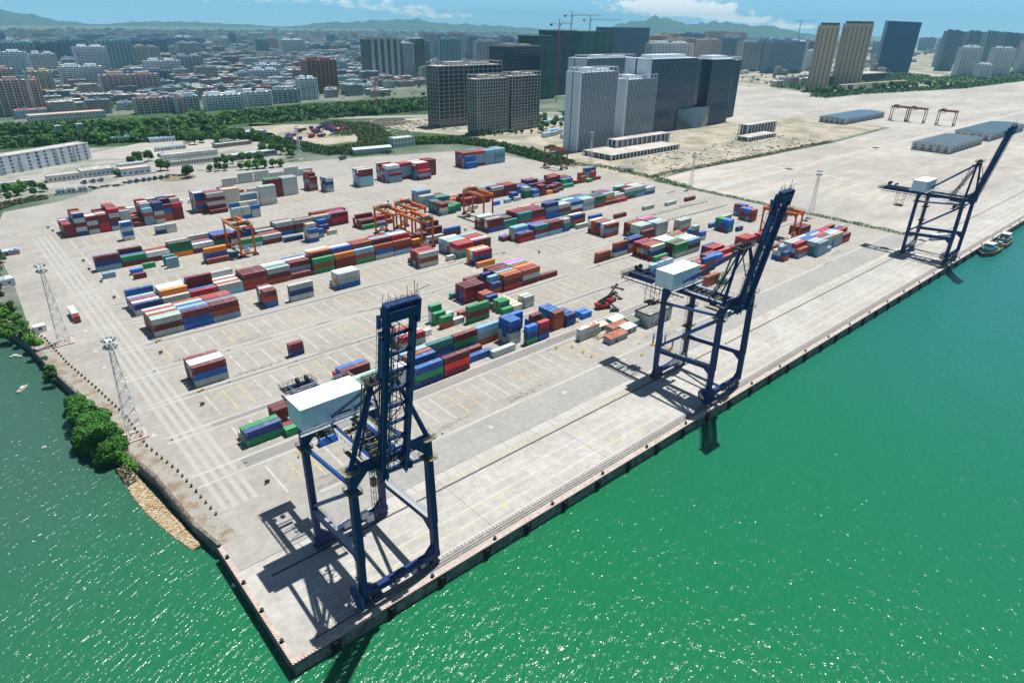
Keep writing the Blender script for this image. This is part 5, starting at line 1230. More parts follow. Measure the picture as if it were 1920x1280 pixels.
# creek-side items at the left
r_ = bld(-15.4, 225.2, 4.6, 3.6, 2.9, .1, 'white hut with flat roof between the creek trees', wpaint, roofw, 1, 1, par=0, name='hut', cat='hut')
bld(-22, 297, 9, 7, 4, .2, 'pale roofed hut among the trees at the left edge', plaster, metalr, 1, 2, par=0, name='hut', cat='hut')
shack(-14, 356, 10, 3, 3, mat('striped_awning', (.55, .60, .66), .7, n1=(.6, .45, .55), c2=(.05, .12, .35)), 'blue and white canopied stall at the far left road edge')
r_ = empty('excavator', (-27, 245, 0), .6); tag(r_, 'yellow excavator on a pontoon under the left bank trees', 'excavator')
b = MB(); b.box(-2, 2, -1.5, 1.5, .8, 2.2); b.box(-1.8, -.4, -1.3, .2, 2.2, 3.4); b.build('body', [mat('digger_yellow', (.6, .35, .03), .5)], r_)
b = MB(); b.beam((1, 0, 2), (4.5, 0, 4.5), .5, .6); b.beam((4.5, 0, 4.5), (6.5, 0, 1.5), .4, .5); b.build('arm', [mat('digger_yellow', (.6, .35, .03), .5)], r_)
b = MB(); b.box(-2.4, 2.4, -1.8, -1.0, 0, .8); b.box(-2.4, 2.4, 1.0, 1.8, 0, .8); b.build('track', [dark], r_)
# fence between yard and pale field
r_ = empty('yard_fence', (451.5, 36, 0)); tag(r_, 'long wire fence with weeds dividing the yard from the pale field', 'fence')
b = MB()
for k in range(72): b.beam((0, k*3, 0), (0, k*3, 2.6), .14, .14)
b.build('post', [galv], r_)['kind'] = 'stuff'
b = MB()
for z in (.4, 1.3, 2.4): b.beam((0, 0, z), (0, 213, z), .05, .05)
b.build('wire', [galv], r_)
# fence on the west sea wall
r_ = empty('wall_railing', (-4, 80, 0)); tag(r_, 'rusty railing along the creek wall above the riprap', 'railing')
b = MB(); cc = coast[2:7]
for (x0, y0), (x1, y1) in zip(cc[:-1], cc[1:]): b.rail([(x0+.1+4, y0-80, .5), (x1+.1+4, y1-80, .5)], h=1.3, r=.09, post=2.2)
b.build('rail', [mat('rail_rust', (.16, .10, .08), .8)], r_)

# ---------------------------------------------------------------- vegetation
def leafmesh(name, cl, n, size, mt, seed, extra=None, trunk=None):
    rg = random.Random(seed); b = MB()
    for (cx_, cy_, cz_, rx_, ry_, rz_) in cl:
        for _ in range(n):
            u = rg.gauss(0, 1), rg.gauss(0, 1), rg.gauss(0, 1); l_ = math.sqrt(sum(a*a for a in u)) or 1; rr = rg.uniform(.55, 1.05)**.7
            c = Vector((cx_+u[0]/l_*rx_*rr, cy_+u[1]/l_*ry_*rr, cz_+u[2]/l_*rz_*rr))
            nrm = (Vector(u)/l_+Vector((rg.uniform(-.9, .9), rg.uniform(-.9, .9), rg.uniform(-.3, 1.1)))).normalized()
            t1 = nrm.cross(Vector((rg.uniform(-1, 1), rg.uniform(-1, 1), .3))).normalized(); t2 = nrm.cross(t1); s_ = size*rg.uniform(.6, 1.5)
            b.quad(c-t1*s_-t2*s_*.5, c+t1*s_*.3-t2*s_*.6, c+t1*s_+t2*s_*.5, c-t1*s_*.3+t2*s_*.7)
    return b.mesh(name, [mt])
def clumps(n, rx_, ry_, z0, z1, seed, cr=(.32, .55)):
    rg = random.Random(seed); out = []
    for i in range(n):
        a = rg.uniform(0, 6.28); q_ = math.sqrt(rg.random())*.75; z = rg.uniform(z0, z1); f = 1-.45*((z-z0)/(z1-z0)); s_ = rg.uniform(*cr)*(rx_+ry_)/2
        out.append((math.cos(a)*rx_*q_*f, math.sin(a)*ry_*q_*f, z, s_, s_, s_*.75))
    return out
TREES = []
for i in range(5):
    mt = leafA if i % 2 == 0 else leafB
    cr = leafmesh('tree_crown', clumps(12, 4.8, 4.8, 2.6, 8.2, i, (.34, .55)), 90, .60, mt, i)
    b = MB(); b.tube((0, 0, 0), (.2, 0, 4.6), .35, 7, r2=.2)
    for a in range(4): b.tube((.15, 0, 3+a*.4), (math.cos(a*1.7)*2.2, math.sin(a*1.7)*2.2, 6), .14, 5, r2=.05)
    TREES.append((cr, b.mesh('tree_trunk', [bark])))
def tree(x, y, s_, label, group=None, v=None, sz=None, z=0):
    r_ = empty('tree', (x, y, z), rnd.uniform(0, 6.28)); tag(r_, label, 'tree', group)
    c_, t_ = TREES[rnd.randrange(5) if v is None else v]; sz = sz or s_
    o = link('crown', c_, r_); o.scale = (s_, s_, sz); o = link('trunk', t_, r_); o.scale = (s_, s_, sz); return r_
# big dark bush at the creek, as four merging trees
for k, (x, y, s_) in enumerate(((-11.0, 109, 1.05), (-12.5, 117, 1.2), (-12.0, 126, 1.25), (-13.5, 134.5, 1.2), (-13.8, 142.5, 1.05), (-14.5, 149, .8), (-9.6, 114, .9), (-15.8, 122, .95), (-10, 120, 1.0))):
    r_ = empty('bank_tree', (x, y, -3.6), k*1.3); tag(r_, 'dense dark tree of the big mangrove clump overhanging the creek', 'tree', 'trees of the big creek-side clump')
    cr = leafmesh('tree_crown', clumps(20, 5.2, 5.2, 1.0, 7.6, 50+k, (.34, .48)), 420, .34, mat('leaf_bank', (.030, .13, .012), .65, n1=(.5, .4, .65), c2=(.06, .20, .02), n2=(3, .3), spec=.3), 90+k); o = link('crown', cr, r_); o.scale = (s_, s_, s_)
    b = MB(); b.tube((0, 0, -1), (0, 0, 5), .4, 7, r2=.2); b.build('trunk', [bark], r_)
for k, (x, y, s_) in enumerate(((-17.5, 176, .62), (-16.5, 181.5, .6), (-16.6, 195, .42), (-17.5, 214, .85), (-19.5, 224, .9), (-24, 230, .95), (-20, 238, 1.0), (-25, 248, 1.1), (-21, 256, .9), (-27, 264, 1.0), (-20, 312, 1.1), (-24, 322, 1.2), (-16, 345, 1.0), (-19, 352, 1.1), (-22, 286, .8))):
    r_ = empty('bank_tree', (x, y, -2 if y < 250 else -.5), k); tag(r_, 'rounded green tree on the left creek bank above the water' if y < 280 else 'green tree at the left road edge', 'tree', 'trees along the left bank' if y < 280 else 'trees at the left road edge')
    cr = leafmesh('tree_crown', clumps(12, 4.6, 4.6, 2.0, 7.4, 150+k, (.3, .45)), 120, .42, leafB if k % 2 else leafA, 190+k); o = link('crown', cr, r_); o.scale = (s_, s_, s_)
    b = MB(); b.tube((0, 0, -1), (0, 0, 4.5*s_), .3, 7, r2=.15); b.build('trunk', [bark], r_)
tree(136.5, 508, 1.25, 'single round dark tree on the earth island', v=0, sz=1.15)
for k, (x, y, s_) in enumerate(((126, 553, 1.1), (131, 551, .9), (112, 590, 1.0), (120, 600, 1.2), (130, 606, 1.1), (141, 600, .9), (176, 550, .8), (182, 548, 1.0), (188, 547, .8), (214, 545, 1.0), (206, 549, .9), (200, 553, .9), (244, 566, 1.1), (238, 572, 1.2), (252, 560, 1.1), (232, 580, 1.2), (246, 545, .9), (160, 524, .7), (166, 522, .8), (172, 519, .7), (190, 512, .9), (197, 511, 1.0), (204, 510, 1.0), (211, 508, .9), (218, 506, .8), (184, 514, .7), (20, 535, .9), (27, 538, .8), (10, 528, 1.0), (2, 522, 1.0), (-6, 516, .9), (15, 520, .9), (24, 512, .7), (8, 505, .7), (32, 524, .8), (334, 505, .5), (230, 405, 0), (90, 548, .7))):
    if s_: tree(x, y, s_, 'green tree among the port office buildings', 'trees among the port offices')
# tree belts: the park strip behind the port, in front of the old town
belt = []
rb = random.Random(21)
def scatter(poly_fn, n, tries=4000, md=7.5):
    out = []
    for _ in range(tries):
        if len(out) >= n: break
        p_ = poly_fn()
        if all((p_[0]-q_[0])**2+(p_[1]-q_[1])**2 > md*md for q_ in out): out.append(p_)
    return out
def lerp_zone(a, b_, w0, w1):
    def f():
        t_ = rb.random(); x = a[0]+(b_[0]-a[0])*t_; y = a[1]+(b_[1]-a[1])*t_; return (x+rb.uniform(-4, 4), y+rb.uniform(w0, w1))
    return f
for p_ in scatter(lerp_zone((0, 862), (250, 792), 0, 30), 46, md=10): belt.append((*p_, rb.uniform(1.0, 1.4)))
for p_ in scatter(lerp_zone((60, 775), (250, 722), -26, 40), 50, md=9): belt.append((*p_, rb.uniform(.9, 1.4)))
for p_ in scatter(lerp_zone((250, 850), (600, 800), -30, 30), 56, md=10): belt.append((*p_, rb.uniform(1.1, 1.5)))
for p_ in scatter(lerp_zone((195, 690), (262, 672), -14, 16), 14, md=9): belt.append((*p_, rb.uniform(1.0, 1.4)))
for p_ in scatter(lerp_zone((40, 1100), (160, 1120), -10, 40), 8, md=10): belt.append((*p_, rb.uniform(1.0, 1.5)))
n_tree = 0
for x, y, s_ in belt:
    n_tree += 1
    tree(x, y, s_, 'dark green tree in the dense park belt before the old town', 'trees of the park belt')
for p_ in scatter(lerp_zone((1400, 560), (1950, 470), -20, 40), 30, md=14): tree(*p_, rb.uniform(1.2, 1.8), 'green tree in the belt behind the pale field', 'trees behind the pale field')
for p_ in scatter(lerp_zone((700, 500), (980, 520), -20, 60), 12, md=16): tree(*p_, rb.uniform(.9, 1.2), 'young tree by the glass office towers', 'young trees by the towers')
for p_ in scatter(lerp_zone((560, 540), (700, 600), -40, 40), 22, md=9): tree(*p_, rb.uniform(.8, 1.1), 'bright young street tree behind the beige towers', 'street trees behind the beige towers')
for p_ in scatter(lerp_zone((470, 545), (560, 520), -4, 8), 14, md=7): tree(*p_, rb.uniform(.5, .8), 'small planted tree before the beige towers', 'planted trees before the beige towers')
def hedge(name, pts, w_, h_, n, label, mt=leafA, size=.7, seed=1):
    rg = random.Random(seed); b = MB(); segs = [(Vector(a), Vector(c_)) for a, c_ in zip(pts[:-1], pts[1:])]; tot = sum((c_-a).length for a, c_ in segs)
    for a, c_ in segs:
        d_ = (c_-a); L_ = d_.length; u = d_/L_; v_ = Vector((-u.y, u.x)); k_ = int(n*L_/tot)
        for _ in range(k_):
            t_ = rg.random()*L_; q_ = rg.uniform(-1, 1)*w_/2; p_ = a+u*t_+v_*q_
            hh_ = h_*(.62+.38*noise.noise((p_.x*.12, p_.y*.12, 0))+.25*noise.noise((p_.x*.4, p_.y*.4, 3)))*(1-.5*abs(q_/(w_/2))**3)
            z = hh_*(1-rg.random()**2.2*.9)
            c0 = Vector((p_.x, p_.y, z)); nrm = Vector((rg.uniform(-1, 1), rg.uniform(-1, 1), rg.uniform(0, 1.2))).normalized(); t1 = nrm.cross(Vector((rg.uniform(-1, 1), rg.uniform(-1, 1), .3))).normalized(); t2 = nrm.cross(t1); s_ = size*rg.uniform(.6, 1.5)
            b.quad(c0-t1*s_-t2*s_*.5, c0+t1*s_*.3-t2*s_*.6, c0+t1*s_+t2*s_*.5, c0-t1*s_*.3+t2*s_*.7)
    o = b.build(name, [mt]); tag(o, label, 'hedge', kind='stuff')
hedge('hedge', [(388, 545), (440, 520), (452, 480), (450, 420), (442, 350)], 24, 8, 16000, 'tall green hedge between the container yard and the towers', leafA, .8, 2)
hedge('hedge', [(395, 570), (450, 545)], 12, 5, 1800, 'green hedge strip behind the villa', leafB, .7, 12)
hedge('hedge', [(442, 350), (462, 322), (460, 260), (453, 214)], 7, 3.6, 1500, 'low hedge turning the yard corner', leafA, .6, 3)
hedge('hedge', [(465, 262), (513, 262), (640, 257), (804, 254)], 6, 3.4, 2600, 'scrubby hedge between the pale field and the building site', mat('leaf_scrub', (.06, .10, .03), .7, n1=(.2, .4, .6), c2=(.14, .12, .05), n2=(2, .3)), .6, 4)
hedge('hedge', [(452, 250), (452.5, 36)], 4.2, 1.9, 2600, 'weeds growing along the long yard fence', leafB, .45, 5)
hedge('hedge', [(262, 700), (272, 640), (285, 560), (292, 533), (330, 530)], 26, 7, 10000, 'broad green scrub right of the office road', leafA, .8, 6)
hedge('hedge', [(300, 545), (352, 560), (380, 610), (410, 690), (385, 740)], 40, 5.5, 14000, 'wide green scrub field left of the construction site', mat('leaf_olive', (.035, .095, .015), .7, n1=(.06, .4, .6), c2=(.10, .13, .03), n2=(2, .3)), .8, 7)
hedge('hedge', [(350, 640), (420, 720), (470, 700)], 26, 3, 3000, 'pale green scrub at the construction fence', mat('leaf_olive', (.035, .095, .015), .7), .8, 8)
hedge('hedge', [(-14, 470), (5, 492), (30, 500)], 12, 3, 2200, 'brownish green shrubs along the left road verge', mat('leaf_scrub', (.06, .10, .03), .7), .6, 9)
hedge('hedge', [(296, 513), (343, 508)], 4, 1.6, 700, 'clipped hedge in front of the ribbed shed', leafB, .5, 10)
hedge('hedge', [(1350, 535), (1500, 530), (1900, 450), (2400, 440)], 40, 9, 7000, 'long dark tree line behind the pale field', leafA, 2.2, 11)
hedge('hedge', [(-8.5, 92), (-9.5, 104)], 2.5, 4.5, 350, 'small green bush at the riprap top', leafB, .35, 13)
hedge('woodland', [(-60, 905), (60, 893), (250, 830), (330, 840)], 62, 11, 9000, 'dense dark canopy of the park wood before the old town, left part', leafA, 1.7, 31)
hedge('woodland', [(330, 850), (620, 850), (760, 850)], 130, 12, 15000, 'dense dark canopy of the park wood before the old town, right part', leafA, 1.9, 32)
hedge('woodland', [(30, 790), (160, 752), (262, 715)], 52, 9, 7500, 'dense canopy behind the port offices and the white gate', leafA, 1.5, 33)
hedge('woodland', [(-40, 850), (20, 800)], 40, 8, 2500, 'green canopy left of the white gate', leafB, 1.4, 34)
hedge('woodland', [(1480, 640), (1900, 640), (2300, 700)], 120, 9, 4500, 'green canopy around the feet of the beige twin towers', leafA, 2.6, 35)
hedge('woodland', [(1950, 560), (2700, 480), (3300, 480)], 160, 9, 5000, 'green canopy before the far right towers', leafA, 3.0, 36)
hedge('woodland', [(100, 1150), (220, 1150)], 40, 9, 2000, 'dark canopy behind the market hall', leafA, 1.8, 37)
b = MB()
rg = random.Random(5)
for k in range(420):
    x, y = (rg.uniform(500, 800), rg.uniform(262, 330)) if k % 2 else (rg.uniform(380, 520), rg.uniform(600, 700)); s_ = rg.uniform(.6, 2.4)
    b.box(x-s_, x+s_*rg.uniform(.3, 1), y-s_*.6, y+s_*.5, 0.02, rg.uniform(.2, 1.3), k % 3)
tag(b.build('building_rubble', [mat('rubble_pale', (.5, .46, .4), .9), mat('rubble_brown', (.24, .17, .12), .9), mat('rubble_blue', (.25, .38, .5), .8)]), 'scattered rubble, planks and tarpaulins on the building site', 'rubble', kind='stuff')
# chassis park boxes
cp = [('m', 'maroon'), ('b', 'blue'), ('r', 'red'), ('d', 'navy')]
for k in range(46):
    x = rg.uniform(290, 385); y = 620+rg.uniform(0, 60)+(x-290)*.55; c_ = cp[rg.randrange(4)]
    r_ = empty('parked_trailer', (x, y, .05), rg.choice((.3, 1.9, .4))); tag(r_, c_[1]+' trailer or box parked in the busy chassis park', 'trailer', c_[1]+' trailers in the chassis park')
    b = MB(); b.box(0, rg.choice((6, 12)), 0, 2.4, .9, rg.choice((1.3, 3.4, 3.4))); b.build('cargo_box', [cmats(c_[0])[0]], r_); b = MB(); b.box(.5, 5.5, .4, 2, .1, .9); b.build('chassis', [dark], r_)
# ---------------------------------------------------------------- towers
def tmat(name, c, **k): return mat(name, c, .75, n2=(.15, .06), **k)
beige = tmat('tower_beige', (.50, .49, .46)); beiged = tmat('tower_beige_dark', (.40, .395, .38)); palew = tmat('tower_white_grey', (.66, .72, .78)); greyb = tmat('tower_grey', (.30, .33, .36))
dkglass = mat('dark_glass', (.016, .035, .06), .14, spec=.9); blglass = mat('blue_glass', (.012, .04, .09), .10, spec=1.0, n1=(.03, .4, .6), c2=(.015, .03, .07)); fin = mat('facade_fin', (.60, .67, .75), .5)
def punched(root, w, d, h, fl, nb, mw, mg, px=.28, base=0, cap=100, side_n=None, sides='yx'):
    """flush glass box with a projecting grid of piers and slabs; the front windows are parts"""
    fh = h/fl; b = MB(); b.box(.35, w-.35, .35, d-.35, 0, h-.5); b.build('core', [mw], root)
    b = MB()
    for i in range(fl+1): b.box(0, w, 0, d, i*fh-.28 if i else 0, i*fh+.28)
    st = w/nb
    for i in range(nb+1):
        x = min(max(i*st, .35), w-.35); b.box(x-.35, x+.35, -.06, .4, 0, h); b.box(x-.35, x+.35, d-.4, d+.06, 0, h)
    sn = side_n or max(2, int(d/st)); sp = d/sn
    for i in range(sn+1):
        y = min(max(i*sp, .35), d-.35); b.box(-.06, .4, y-.35, y+.35, 0, h); b.box(w-.4, w+.06, y-.35, y+.35, 0, h)
    b.build('wall', [mw], root)
    n = 0; rest_ = MB()
    for i in reversed(range(fl)):
        for j in range(nb):
            z0, z1 = i*fh+.3, (i+1)*fh-.3; x0, x1 = j*st+.36, (j+1)*st-.36
            if n < cap: b = MB(); b.box(x0, x1, .28, .34, z0, z1, 0); b.build('window', [mg], root); n += 1
            else: rest_.box(x0, x1, .28, .34, z0, z1, 0)
        for j in range(sn):
            z0, z1 = i*fh+.3, (i+1)*fh-.3; y0, y1 = j*sp+.36, (j+1)*sp-.36; rest_.box(.28, .34, y0, y1, z0, z1, 0); rest_.box(w-.34, w-.28, y0, y1, z0, z1, 0)
    o = rest_.build('window', [mg], root); o['kind'] = 'stuff'
def rooftop(root, w, d, h, mw, crown=True, open_frame=False):
    b = MB(); b.box(w*.2, w*.45, d*.3, d*.75, h, h+4.5); b.box(w*.55, w*.85, d*.25, d*.7, h, h+3.2); b.box(1, w-1, 1, d-1, h, h+.3)
    b.build('roof_plant', [mw], root)
    b = MB()
    if open_frame:
        n = max(3, int(w/7))
        for i in range(n+1):
            x = .4+i*(w-.8)/n
            for y in (.4, d-.4): b.box(x-.35, x+.35, y-.35, y+.35, h, h+4.2)
        b.box(0, w, 0, .9, h+4.2, h+4.8); b.box(0, w, d-.9, d, h+4.2, h+4.8); b.box(0, .9, .9, d-.9, h+4.2, h+4.8); b.box(w-.9, w, .9, d-.9, h+4.2, h+4.8)
    else: b.box(0, w, 0, .5, h, h+1.6); b.box(0, w, d-.5, d, h, h+1.6); b.box(0, .5, .5, d-.5, h, h+1.6); b.box(w-.5, w, .5, d-.5, h, h+1.6)
    b.build('parapet', [mw], root)
def T(x, y, rz, label, cat='tower', group=None, name='tower_block', z=0):
    r_ = empty(name, (x, y, z), rz); tag(r_, label, cat, group); return r_
r_ = T(485, 545, R(3), 'beige gridded office tower in front, left one of the close pair'); punched(r_, 52, 18, 64, 17, 12, beige, dkglass); rooftop(r_, 52, 18, 64, beige, open_frame=True)
r_ = T(545, 549.5, R(4), 'beige gridded office tower in front, right one of the close pair'); punched(r_, 52, 18, 65, 17, 9, beige, dkglass); rooftop(r_, 52, 18, 65, beige, open_frame=True)
r_ = T(487, 626, R(1), 'wide beige slab tower with big dark windows behind the close pair'); punched(r_, 108, 26, 74, 15, 13, beiged, dkglass, side_n=4); rooftop(r_, 108, 26, 74, beige, open_frame=True)
def finned(root, w, d, h, nf, mg, mf, white_left=None, spandrel=22):
    b = MB(); b.box(0, w, 0, d, 0, h); b.build('glass_facade', [mg], root)
    b = MB()
    for i in range(nf+1): x = i*w/nf; b.box(x-.22, x+.22, -.55, -.01, 0, h+.5); b.box(x-.22, x+.22, d+.01, d+.5, 0, h+.5)
    for i in range(int(d*nf/w)+1): y = i*w/nf; b.box(w+.01, w+.5, y-.2, y+.2, 0, h+.5); b.box(-.5, -.01, y-.2, y+.2, 0, h+.5)
    b.build('fin', [mf], root)['kind'] = 'stuff'
    b = MB()
    for i in range(1, spandrel): z = i*h/spandrel; b.box(-.04, w+.04, -.1, -.01, z-.22, z+.22); b.box(w+.01, w+.1, 0, d, z-.22, z+.22); b.box(-.1, -.01, 0, d, z-.22, z+.22)
    b.build('spandrel', [mat('spandrel_grey', (.10, .13, .17), .4)], root)
    if white_left:
        b = MB(); b.box(-white_left, -.6, -1.2, d*.46, 0, h+1.5); b.box(-white_left, -.6, d*.54, d+.6, 0, h+1.5); b.build('end_wall', [palew], root)
        b = MB(); b.box(-white_left+.6, -.6, d*.46, d*.54, 0, h); b.build('end_glazing', [dkglass], root)
r_ = T(504, 394.5, R(1), 'tall slate glass slab with pale end wall, nearest and leftmost of the glass group'); finned(r_, 59, 18, 79, 26, blglass, fin, 3.5); rooftop(r_, 59, 18, 79.2, palew, open_frame=True)
r_ = T(620, 427, R(1), 'slate glass slab with pale end wall, second of the glass group'); finned(r_, 58, 26, 66, 22, blglass, fin, 5); rooftop(r_, 58, 26, 66.2, palew, open_frame=True)
r_ = T(778, 640, R(1), 'glass slab with pale end behind the first two slate slabs'); finned(r_, 120, 26, 77, 30, blglass, fin, 14); rooftop(r_, 120, 26, 77.2, palew, open_frame=True)
# dark double tower with recessed bay
r_ = T(668, 432, 0, 'large dark glass twin office block with recessed middle bay and swelling podium')
finned(r_, 98, 34, 87, 34, blglass, mat('fin_dark', (.14, .19, .26), .4), 8)
b = MB(); b.box(98.6, 132, 8, 30, 0, 85); b.build('recessed_bay', [dkglass], r_)
b = MB(); b.box(132.1, 188, 0, 34, 0, 84); b.build('right_wing', [blglass], r_)
b = MB()
for i in range(22): x = 132.3+i*2.5; b.box(x-.18, x+.18, -.5, -.01, 0, 84.4)
b.build('fin', [mat('fin_dark', (.14, .19, .26), .4)], r_)
b = MB()
for k in range(12): a = k/12; b.hexa([(64+k*6, -3-6*math.sin(a*math.pi), 0), (70+k*6, -3-6*math.sin((a+1/12)*math.pi), 0), (70+k*6, -.6, 0), (64+k*6, -.6, 0), (64+k*6, -2-3*math.sin(a*math.pi), 26), (70+k*6, -2-3*math.sin((a+1/12)*math.pi), 26), (70+k*6, -.6, 26), (64+k*6, -.6, 26)])
b.build('podium_glass', [mat('podium_glass', (.10, .12, .13), .12, spec=1)], r_)
b = MB(); b.box(0, 98, 0, 34, 87.2, 88); b.box(12, 80, 8, 26, 88, 92); b.box(132, 188, 0, 34, 84.2, 85.4); b.box(140, 178, 8, 26, 85.4, 89); b.build('roof_plant', [palew], r_)
r_ = T(862, 464, 0, 'narrower dark glass block at the right end of the glass group'); finned(r_, 64, 30, 80, 24, blglass, mat('fin_dark', (.14, .19, .26), .4)); rooftop(r_, 64, 30, 80.2, palew, open_frame=True)
r_ = T(680, 722, R(2), 'nearly black tower with dotted lights behind the beige pair'); finned(r_, 78, 34, 92, 22, dkglass, mat('fin_black', (.03, .045, .08), .4)); rooftop(r_, 78, 34, 92, beiged)
netm = mat('green_netting', (.02, .10, .085), .8, n1=(.06, .4, .6), c2=(.05, .17, .15), n2=(.4, .2))
def netted(x, y, w, d, h, label, mt=netm):
    r_ = T(x, y, R(2), label); b = MB(); b.box(0, w, 0, d, 0, h); b.build('netting', [mt], r_)
    b = MB()
    for i in range(1, 28): z = i*h/28; b.box(-.1, w+.1, -.12, -.01, z-.25, z+.25); b.box(-.12, -.01, 0, d, z-.25, z+.25)
    b.build('scaffold_band', [mat('scaffold', (.03, .05, .06), .6)], r_)
    b = MB()
    for i in range(9): x_ = i*w/8; b.box(x_-.2, x_+.2, -.2, .2, h, h+3)
    b.build('roof_formwork', [mat('formwork', (.12, .10, .09), .9)], r_)
netted(826, 812, 58, 40, 106, 'tower under construction in dark green netting, left of three')
netted(914, 852, 64, 40, 114, 'tower under construction in blue green netting, middle of three', mat('blue_netting', (.02, .06, .10), .7, n1=(.06, .4, .6), c2=(.05, .10, .14), n2=(.4, .2)))
netted(1066, 930, 104, 50, 112, 'tower under construction in dark green netting, right of three')
r_ = T(1258, 1000, R(2), 'very dark blue finned office tower right of the netted towers'); finned(r_, 138, 55, 120, 34, mat('deep_blue_glass', (.008, .018, .06), .15, spec=.9), mat('fin_navy', (.22, .32, .52), .5))
r_ = T(779, 1302, R(6), 'cluster of tall residential slabs standing alone before the old town'); punched(r_, 92, 30, 88, 30, 22, mat('tower_teal_grey', (.22, .28, .29), .75), dkglass, cap=60)
b = MB()
for k in range(5): b.box(6+k*18, 14+k*18, -2.5, -.07, 0, 89); b.box(7+k*18, 13+k*18, 4, 20, 88, 93)
b.build('bay_column', [mat('tower_teal_pale', (.40, .44, .42), .8)], r_)
r_ = T(876, 1312, R(6), 'paler residential slab right of the lone cluster'); punched(r_, 34, 26, 78, 28, 9, palew, dkglass, cap=40); rooftop(r_, 34, 26, 78, palew)
r_ = T(914, 1316, R(6), 'brownish residential slab at the right of the lone cluster'); punched(r_, 28, 24, 88, 30, 6, tmat('tower_brown_grey', (.25, .23, .21)), dkglass, cap=40); rooftop(r_, 28, 24, 88, palew)
# podium buildings
def podium(x, y, w, d, h, n, label):
    r_ = T(x, y, 0, label, 'building', None, 'podium_building')
    b = MB(); b.box(1.2, w-1.2, 1.2, d-1.2, 0, h-.6); b.build('glass_wall', [dkglass], r_)
    b = MB(); b.box(0, w, 0, d, h-.6, h); b.build('roof', [flatr], r_)
    for i in range(n+1):
        b = MB(); xx = .5+i*(w-1)/n; b.box(xx-.5, xx+.5, 0, .9, 0, h-.6); b.build('column', [palew], r_)
    for i in range(max(2, n//3)):
        b = MB(); yy = .5+i*(d-1)/max(1, n//3-1); b.box(0, .9, yy-.5+1, yy+.5+1, 0, h-.6); b.build('column', [palew], r_)
podium(494, 337, 116, 40, 5.4, 20, 'low white colonnaded podium below the slate slabs'); podium(532, 363, 94, 13, 13.4, 11, 'glazed box with tall white columns standing on the podium')
podium(722, 317, 66, 17, 5, 11, 'small white colonnaded podium right of the glass group'); podium(762, 342, 70, 13, 13.5, 9, 'glazed white-columned box above the small podium')
# beige twins and the blue slab
def ribbed(x, y, w, d, h, n, label, mw, ms, rz=0, crowns=True):
    r_ = T(x, y, rz, label); b = MB(); b.box(0, w, 0, d, 0, h); b.build('wall', [mw], r_)
    b = MB(); st = w/n
    for i in range(n): b.box(i*st+st*.30, i*st+st*.62, -.4, -.01, 2, h-6)
    for i in range(int(d/st)): b.box(-.4, -.01, i*st+st*.3, i*st+st*.62, 2, h-6)
    b.build('balcony_stack', [ms], r_)
    b = MB()
    for k in range(int(h/3.2)): b.box(-.1, w+.1, -.7, -.41, 2+k*3.2, 2.8+k*3.2)
    b.build('balcony_rail', [mw], r_)
    if crowns:
        b = MB()
        for i in range(n): b.box(i*st+.5, i*st+st*.8, 0, d*.5, h, h+5); 
        b.build('roof_crown', [mat('crown_dark', (.12, .11, .11), .8)], r_)
cream = tmat('tower_cream', (.52, .44, .33)); creamd = mat('balcony_shade', (.16, .13, .11), .7)
ribbed(1475, 612, 37, 30, 131, 4, 'cream ribbed residential tower, left one of the beige twins', cream, creamd, -.86)
ribbed(1640, 632, 58, 30, 136, 6, 'cream ribbed residential tower, right wider one of the beige twins', cream, creamd, -.86)
r_ = T(2412, 843, -1.0, 'tall deep blue glass slab with slanted roofline right of the twins')
b = MB(); b.hexa([(0, 0, 0), (96, 0, 0), (96, 46, 0), (0, 46, 0), (0, 0, 150), (98, 0, 147), (98, 46, 149), (0, 46, 152)]); b.build('glass_facade', [mat('slab_blue_glass', (.004, .03, .14), .2, spec=.5, n1=(.02, .4, .6), c2=(.01, .06, .20))], r_)
b = MB()
for k in range(38): b.box(-.1, 96.1, -.3, -.02, 4+k*3.8, 4.8+k*3.8)
b.build('spandrel', [mat('slab_band', (.02, .05, .12), .4)], r_)
r_ = T(1810, 655, R(-4), 'long dark low commercial block with pale roof edge below the blue slab', 'building'); b = MB(); b.box(0, 160, 0, 60, 0, 20); b.build('wall', [mat('dark_brown_wall', (.05, .04, .05), .6)], r_); b = MB(); b.box(-2, 162, -2, 62, 20.02, 22); b.build('roof', [flatr], r_)
for k in range(12):
    bld(1560+k*26, 575-k*2.2, 20, 14, 12, -.08, 'cream row villa with tiled roof at the feet of the beige twins', plasterw, mat('tile_tan', (.42, .33, .24), .9), 3, 5, par=0, group='row villas below the beige twins', cat='house')
r_ = bld(1700, 770, 150, 46, 9, -.35, 'long white low school-like building left of the twins', plasterw, roofw, 2, 24)
bld(83, 958, 88, 18, 9, .08, 'white colonnaded market hall in front of the old town', plasterw, pinkr, 2, 22, False)
r_ = T(86, 790, .1, 'white monumental gate with two open towers beyond the offices', 'gate', None, 'monument_gate')
b = MB(); b.box(0, 27, 0, 5, 0, 6); b.build('base_wall', [plasterw], r_)
for x in (0, 21.5):
    b = MB()
    for i in range(4): b.box(x+i*1.7, x+i*1.7+.8, 0, 5, 6, 14.5)
    b.box(x, x+5.9, 0, 5, 14.5, 15.6); b.build('tower', [plasterw], r_)

